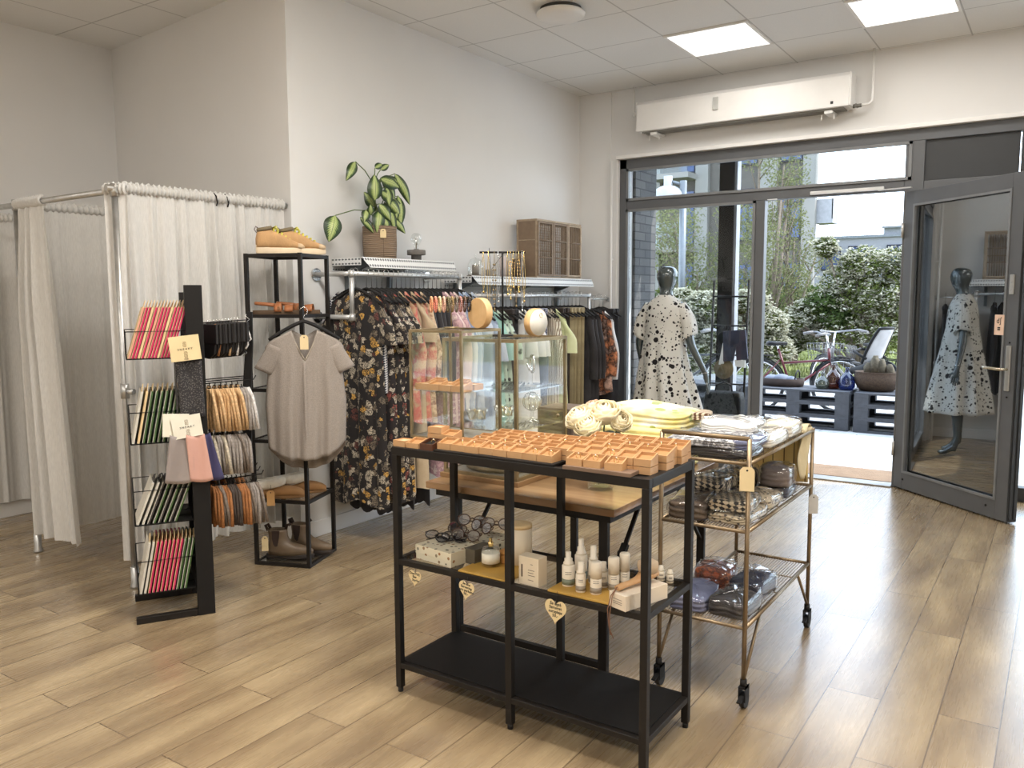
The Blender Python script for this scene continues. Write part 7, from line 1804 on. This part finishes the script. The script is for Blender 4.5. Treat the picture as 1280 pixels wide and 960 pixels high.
def branches(base, clusters, r0, seed, mbx=None, up=.5):
    rr = random.Random(seed); mb = mbx or MB(); base = V(*base)
    for c in clusters:
        tip = V(c[0],c[1],c[2]); mid = lerp(base, tip, .5)+V(rr.uniform(-.1,.1),rr.uniform(-.1,.1),.1)
        mb.tube([base, mid, tip], [r0,r0*.6,r0*.25], 6)
        for _ in range(5):
            e_ = tip+V(rr.uniform(-1,1)*c[3]*.8, rr.uniform(-1,1)*c[4]*.8, rr.uniform(-.6,1)*c[5]*.8)
            mb.tube([lerp(mid,tip,rr.uniform(.1,.9)), e_], [r0*.22,r0*.08], 4)
    return mb
def leafmat(nm, a, b):
    m, n = nt(nm); v = coord(n); f = noise(n, v, 5, 3); col = ramp(n, [(.3,a),(.7,b)], f)
    b1 = N(n,'ShaderNodeBsdfDiffuse'); L(n, col, b1.inputs[0]); tr = N(n,'ShaderNodeBsdfTranslucent'); L(n, col, tr.inputs[0]); x = N(n,'ShaderNodeMixShader'); x.inputs[0].default_value = .4
    L(n, b1.outputs[0], x.inputs[1]); L(n, tr.outputs[0], x.inputs[2]); o = N(n,'ShaderNodeOutputMaterial'); L(n, x.outputs[0], o.inputs[0]); return m
LM = [leafmat('birch_leaf',s2l(92,96,64),s2l(128,130,94)), leafmat('bush_leaf',s2l(62,72,40),s2l(106,114,60)), leafmat('dark_leaf',s2l(50,66,38),s2l(90,104,60))]
BLO = leafmat('white_blossom', s2l(164,160,136), s2l(186,184,166)); BARK = S('tree_bark',110,98,84,.9,var=.25,vs=20,bump=.8)
def tree(nm, lab, base, clusters, nl, size, lm, seed, r0=.06, blossom=0, bsize=.05):
    t = thing(nm, lab, 'tree' if 'tree' in nm or 'birch' in nm else 'shrub', base, 0, 'trees and shrubs outside')
    obj('trunk', branches(base, clusters, r0, seed), BARK, t)
    obj('crown', foliage(clusters, nl, size, seed), lm, t)
    if blossom:
        rr = random.Random(seed+5); mb = MB(); vs=[]; fs=[]
        for _ in range(blossom):
            c = rr.choice(clusters)
            while True:
                p = V(rr.gauss(0,1),rr.gauss(0,1),rr.gauss(.3,1))
                if p.length > .1: p = p.normalized(); break
            q = V(c[0]+p.x*c[3]*.98, c[1]+p.y*c[4]*.98, c[2]+p.z*c[5]*.98)+V(rr.uniform(-.05,.05),rr.uniform(-.05,.05),rr.uniform(-.03,.03))
            for k in range(7):
                w_ = q+V(rr.gauss(0,.035),rr.gauss(0,.035),rr.gauss(0,.014)); a = V(rr.gauss(0,1),rr.gauss(0,1),rr.gauss(0,.4)).normalized(); b = V(-a.y,a.x,rr.uniform(-.6,.6)).normalized(); o = len(vs)
                vs += [w_-a*bsize*.5,w_+b*bsize*.4,w_+a*bsize*.5,w_-b*bsize*.4]; fs.append((o,o+1,o+2,o+3))
        mb.add(vs, fs, False); obj('blossom', mb, BLO, t)
    return t
def cl(x0,x1,y,z0,z1,n_,r,seed,ry=.6):
    rr = random.Random(seed); return [(rr.uniform(x0,x1), y+rr.uniform(-ry,ry), lerp(z0,z1,(k+.5)/n_), r*rr.uniform(.8,1.2), r*rr.uniform(.8,1.2), r*rr.uniform(.7,1.1), 1) for k in range(n_)]
tree('birch_tree','pale green birch seen left of the black column',(-3.0,10.5,0),cl(-3.6,-2.5,10.5,.8,3.5,8,.60,1),5500,.036,LM[0],1)
tree('birch_tree','thin pale green birch right of the black column',(-2.3,11.5,0),cl(-2.6,-1.75,11.5,.8,3.5,7,.50,2),4200,.036,LM[0],2)
tree('birch_tree','tall pale green birch in the left part of the door opening',(-1.3,10,0),cl(-1.75,-.95,10,.8,4.6,10,.50,3),6500,.034,LM[0],3)
tree('birch_tree','slim pale birch in the middle of the door opening',(-.9,10.8,0),cl(-1.2,-.6,10.8,.8,3.3,6,.40,4),3200,.034,LM[0],4)
tree('hawthorn_shrub','large white blossoming hawthorn in the right of the door opening',(.75,9.2,0),[(.35,9.2,1.7,.42,.5,.34,1),(.75,9.0,2.05,.42,.5,.30,1),(1.2,9.3,2.0,.42,.5,.34,1),(.1,9.1,1.25,.42,.5,.34,1),(.75,9.0,1.45,.52,.5,.40,1.4),(1.35,9.1,1.35,.42,.5,.45,1),(-.25,9.3,.8,.45,.5,.35,1),(.45,9.1,.85,.5,.5,.4,1),(1.15,9.0,.8,.5,.5,.42,1)]+cl(.1,1.7,9.0,1.0,2.42,9,.20,66,.25)+cl(-.5,.3,9.0,.5,1.3,4,.2,67,.25),20000,.036,LM[1],6,.05,3000,.055)
tree('hawthorn_shrub','white blossoming shrub behind the mannequin',(-1.75,6.9,0),[(-1.85,6.9,1.35,.35,.4,.25,1),(-1.3,6.8,1.3,.40,.4,.25,1),(-1.7,6.8,.9,.5,.4,.32,1),(-1.1,6.9,.85,.42,.4,.3,1),(-2.2,6.9,.95,.4,.4,.3,1),(-1.5,6.8,.45,.6,.4,.3,1)],10000,.038,LM[1],7,.035,2600,.055)
tree('hawthorn_shrub','white blossoming shrub right of the black column',(-.6,7.3,0),[(-.75,7.3,1.35,.3,.4,.22,1),(-.5,7.4,1.0,.35,.4,.28,1),(-.85,7.3,.75,.35,.4,.3,1),(-.4,7.4,.55,.35,.4,.3,1)],6000,.038,LM[1],8,.03,1500,.055)
tree('hawthorn_shrub','low white blossoming shrub at the left of the door opening',(-.75,8.9,0),[(-1.0,8.9,1.05,.35,.4,.2,1),(-.7,8.9,.75,.35,.4,.22,1),(-1.1,8.9,.7,.3,.4,.25,1)],5000,.038,LM[1],9,.03,1100,.055)
for k,(x,y,w,h,li) in enumerate(((-6.8,14,2.2,1.7,2),(-4.2,14.5,2.0,1.8,1),(-2.0,14.5,1.6,1.8,2),(.2,15,1.7,1.8,1),(2.2,14.5,1.7,1.7,2),(4.5,15,2,1.8,1),(7.5,14,2.5,2.6,1))):
    tree('hedge_shrub','green background shrub beyond the grass, %s from the left' % ORD[k],(x,y,.3),[(x,y,.8,w*.7,.8,h*.5,1),(x-w*.4,y,1.1,w*.45,.7,h*.45,1),(x+w*.4,y,1.0,w*.45,.7,h*.42,1)],9000,.07,LM[li],20+k,.05)
# small dark tree trunk in the door opening
tree('young_tree','dark stemmed young tree behind the bicycles',(.15,8.95,0),[(.1,8.9,1.35,.35,.3,.2,1),(.3,8.9,1.1,.3,.3,.2,1)],2500,.04,LM[2],40,.05)
# ---------------- buildings
BCON = S('pale_concrete',124,121,117,.85,var=.06,vs=2); BBR = S('grey_brown_brick',88,83,78,.9,var=.12,vs=6,bump=.3); BWIN = M('building_window',s2l(66,78,112),.3,.1,spec=.4,var=.15,vs=.6,bump=0); BFR = S('window_frame_dark',34,36,46,.5,bump=0)
t = thing('apartment_tower', 'tall grey apartment tower with balconies and dark framed windows', 'building', (-7.5,24,0))
obj('wall', MB().prism([(-14,24),(-3.85,24),(-6.9,34),(-20,34)], lambda x,y:(x,y,-.5), lambda x,y:(x,y,16)), BBR, t)
for x0,x1 in ((-10.0,-9.70),(-8.25,-7.75),(-7.15,-6.95),(-5.85,-5.15),(-4.25,-3.80)): obj('concrete_pier', MB().box(x0,x1,23.75,24.02,-.5,16), BCON, t)
def winblock(x0,x1,z0,z1,nx,nz):
    f = obj('window', MB().box(x0,x1,23.90,23.99,z0,z1), BFR, t); mb = MB()
    for i in range(nx):
        for j in range(nz):
            a=lerp(x0,x1,i/nx)+.05; b=lerp(x0,x1,(i+1)/nx)-.05; c=lerp(z0,z1,j/nz)+.05; d=lerp(z0,z1,(j+1)/nz)-.05; mb.box(a,b,23.87,23.91,c,d)
    obj('pane', mb, BWIN, f)
for fl in range(0,5):
    zb = .6+fl*2.75
    winblock(-6.90,-5.90,zb+.2,zb+2.1,3,3) ; winblock(-5.10,-4.30,zb+.2,zb+2.1,2,3); winblock(-10.75,-10.05,zb+.1,zb+2.1,1,3)
    obj('balcony_slab', MB().box(-9.75,-8.2,22.9,24,zb-.18,zb+.02), BCON, t); winblock(-8.95,-8.3,zb+.1,zb+2.2,1,2)
    obj('balcony_railing', MB().box(-9.7,-8.25,22.92,22.96,zb+.02,zb+.95), glassmat('balcony_glass%d'%fl,(.8,.84,.84),.04,.1), t)
obj('side_balcony', MB().box(-3.85,-3.25,24.0,24.8,4.05,4.2).box(-3.28,-3.25,24.0,24.8,4.2,4.9).box(-3.85,-3.25,24.0,24.03,4.2,4.9), S('balcony_pale',130,130,134,.6), t)
t = thing('low_building', 'long low white building far behind on the right', 'building', (-5,45,0))
obj('wall', MB().box(-10.5,8,45,55,-.5,4.9), S('white_render',140,140,146,.85,var=.03), t)
obj('raised_roof', MB().box(-5.2,8,45,55,4.9,5.35), S('white_render2',132,134,140,.85), t)
obj('roof_edge', MB().box(-10.6,8.1,44.9,45,4.85,5.0).box(-5.3,8.1,44.85,45,5.35,5.45), S('roof_edge_grey',120,124,130,.7), t)
for k,x0 in enumerate((-8.6,-7.1,-5.0,-3.2,-1.4,.4,2.2)):
    for z0 in (3.0,.4):
        f = obj('window', MB().box(x0,x0+1.1,44.92,44.99,z0,z0+1.4), BFR, t); obj('pane', MB().box(x0+.06,x0+.52,44.88,44.93,z0+.08,z0+1.32).box(x0+.58,x0+1.04,44.88,44.93,z0+.08,z0+1.32), BWIN, f)
t = thing('brick_building', 'dark brick building edge at the far right behind the hawthorn', 'building', (3,26,0))
obj('wall', MB().box(-.9,6,26,32,-.5,2.3), S('slate_brick',92,92,100,.9,var=.1,vs=4), t); obj('roof_edge', MB().box(-1,6.1,25.9,26.02,2.3,2.42), BCON, t)

# ================================================================ LIGHT
sun = bpy.data.lights.new('sun','SUN'); sun.energy = SUN_E; sun.angle = radians(.6); sun.color = (1,.96,.90)
so_ = bpy.data.objects.new('sun', sun); COL.objects.link(so_)
sd_ = V(.62,.36,.75).normalized(); so_.rotation_euler = sd_.to_track_quat('Z','Y').to_euler()
w = bpy.data.worlds.new('sky'); SC.world = w; w.use_nodes = True; n = w.node_tree; n.nodes.clear()
tc = N(n,'ShaderNodeTexCoord'); sp = N(n,'ShaderNodeSeparateXYZ'); L(n, tc.outputs['Generated'], sp.inputs[0])
cl_ = noise(n, tc.outputs['Generated'], 3, 4)
c = ramp(n, [(.0,(.76,.87,1.0)),(.12,(.74,.86,1.0)),(.5,(.58,.75,1.0)),(1,(.46,.66,1.0))], sp.outputs[2])
c = mix(n, mth(n,'MULTIPLY', cl_, .7), c, (.80,.89,1.0))
bg = N(n,'ShaderNodeBackground'); L(n, c, bg.inputs[0]); bg.inputs[1].default_value = SKY_E; ow = N(n,'ShaderNodeOutputWorld'); L(n, bg.outputs[0], ow.inputs[0])
vs = SC.view_settings; vs.view_transform = 'Standard'; vs.look = 'None'; vs.gamma = 1; vs.use_curve_mapping = False; vs.exposure = EXPO
SC.cycles.use_denoising = True; SC.cycles.max_bounces = 8; SC.cycles.transparent_max_bounces = 24; SC.cycles.diffuse_bounces = 4; SC.cycles.glossy_bounces = 4; SC.cycles.caustics_reflective = False; SC.cycles.caustics_refractive = False
SC.cycles.sample_clamp_indirect = 6
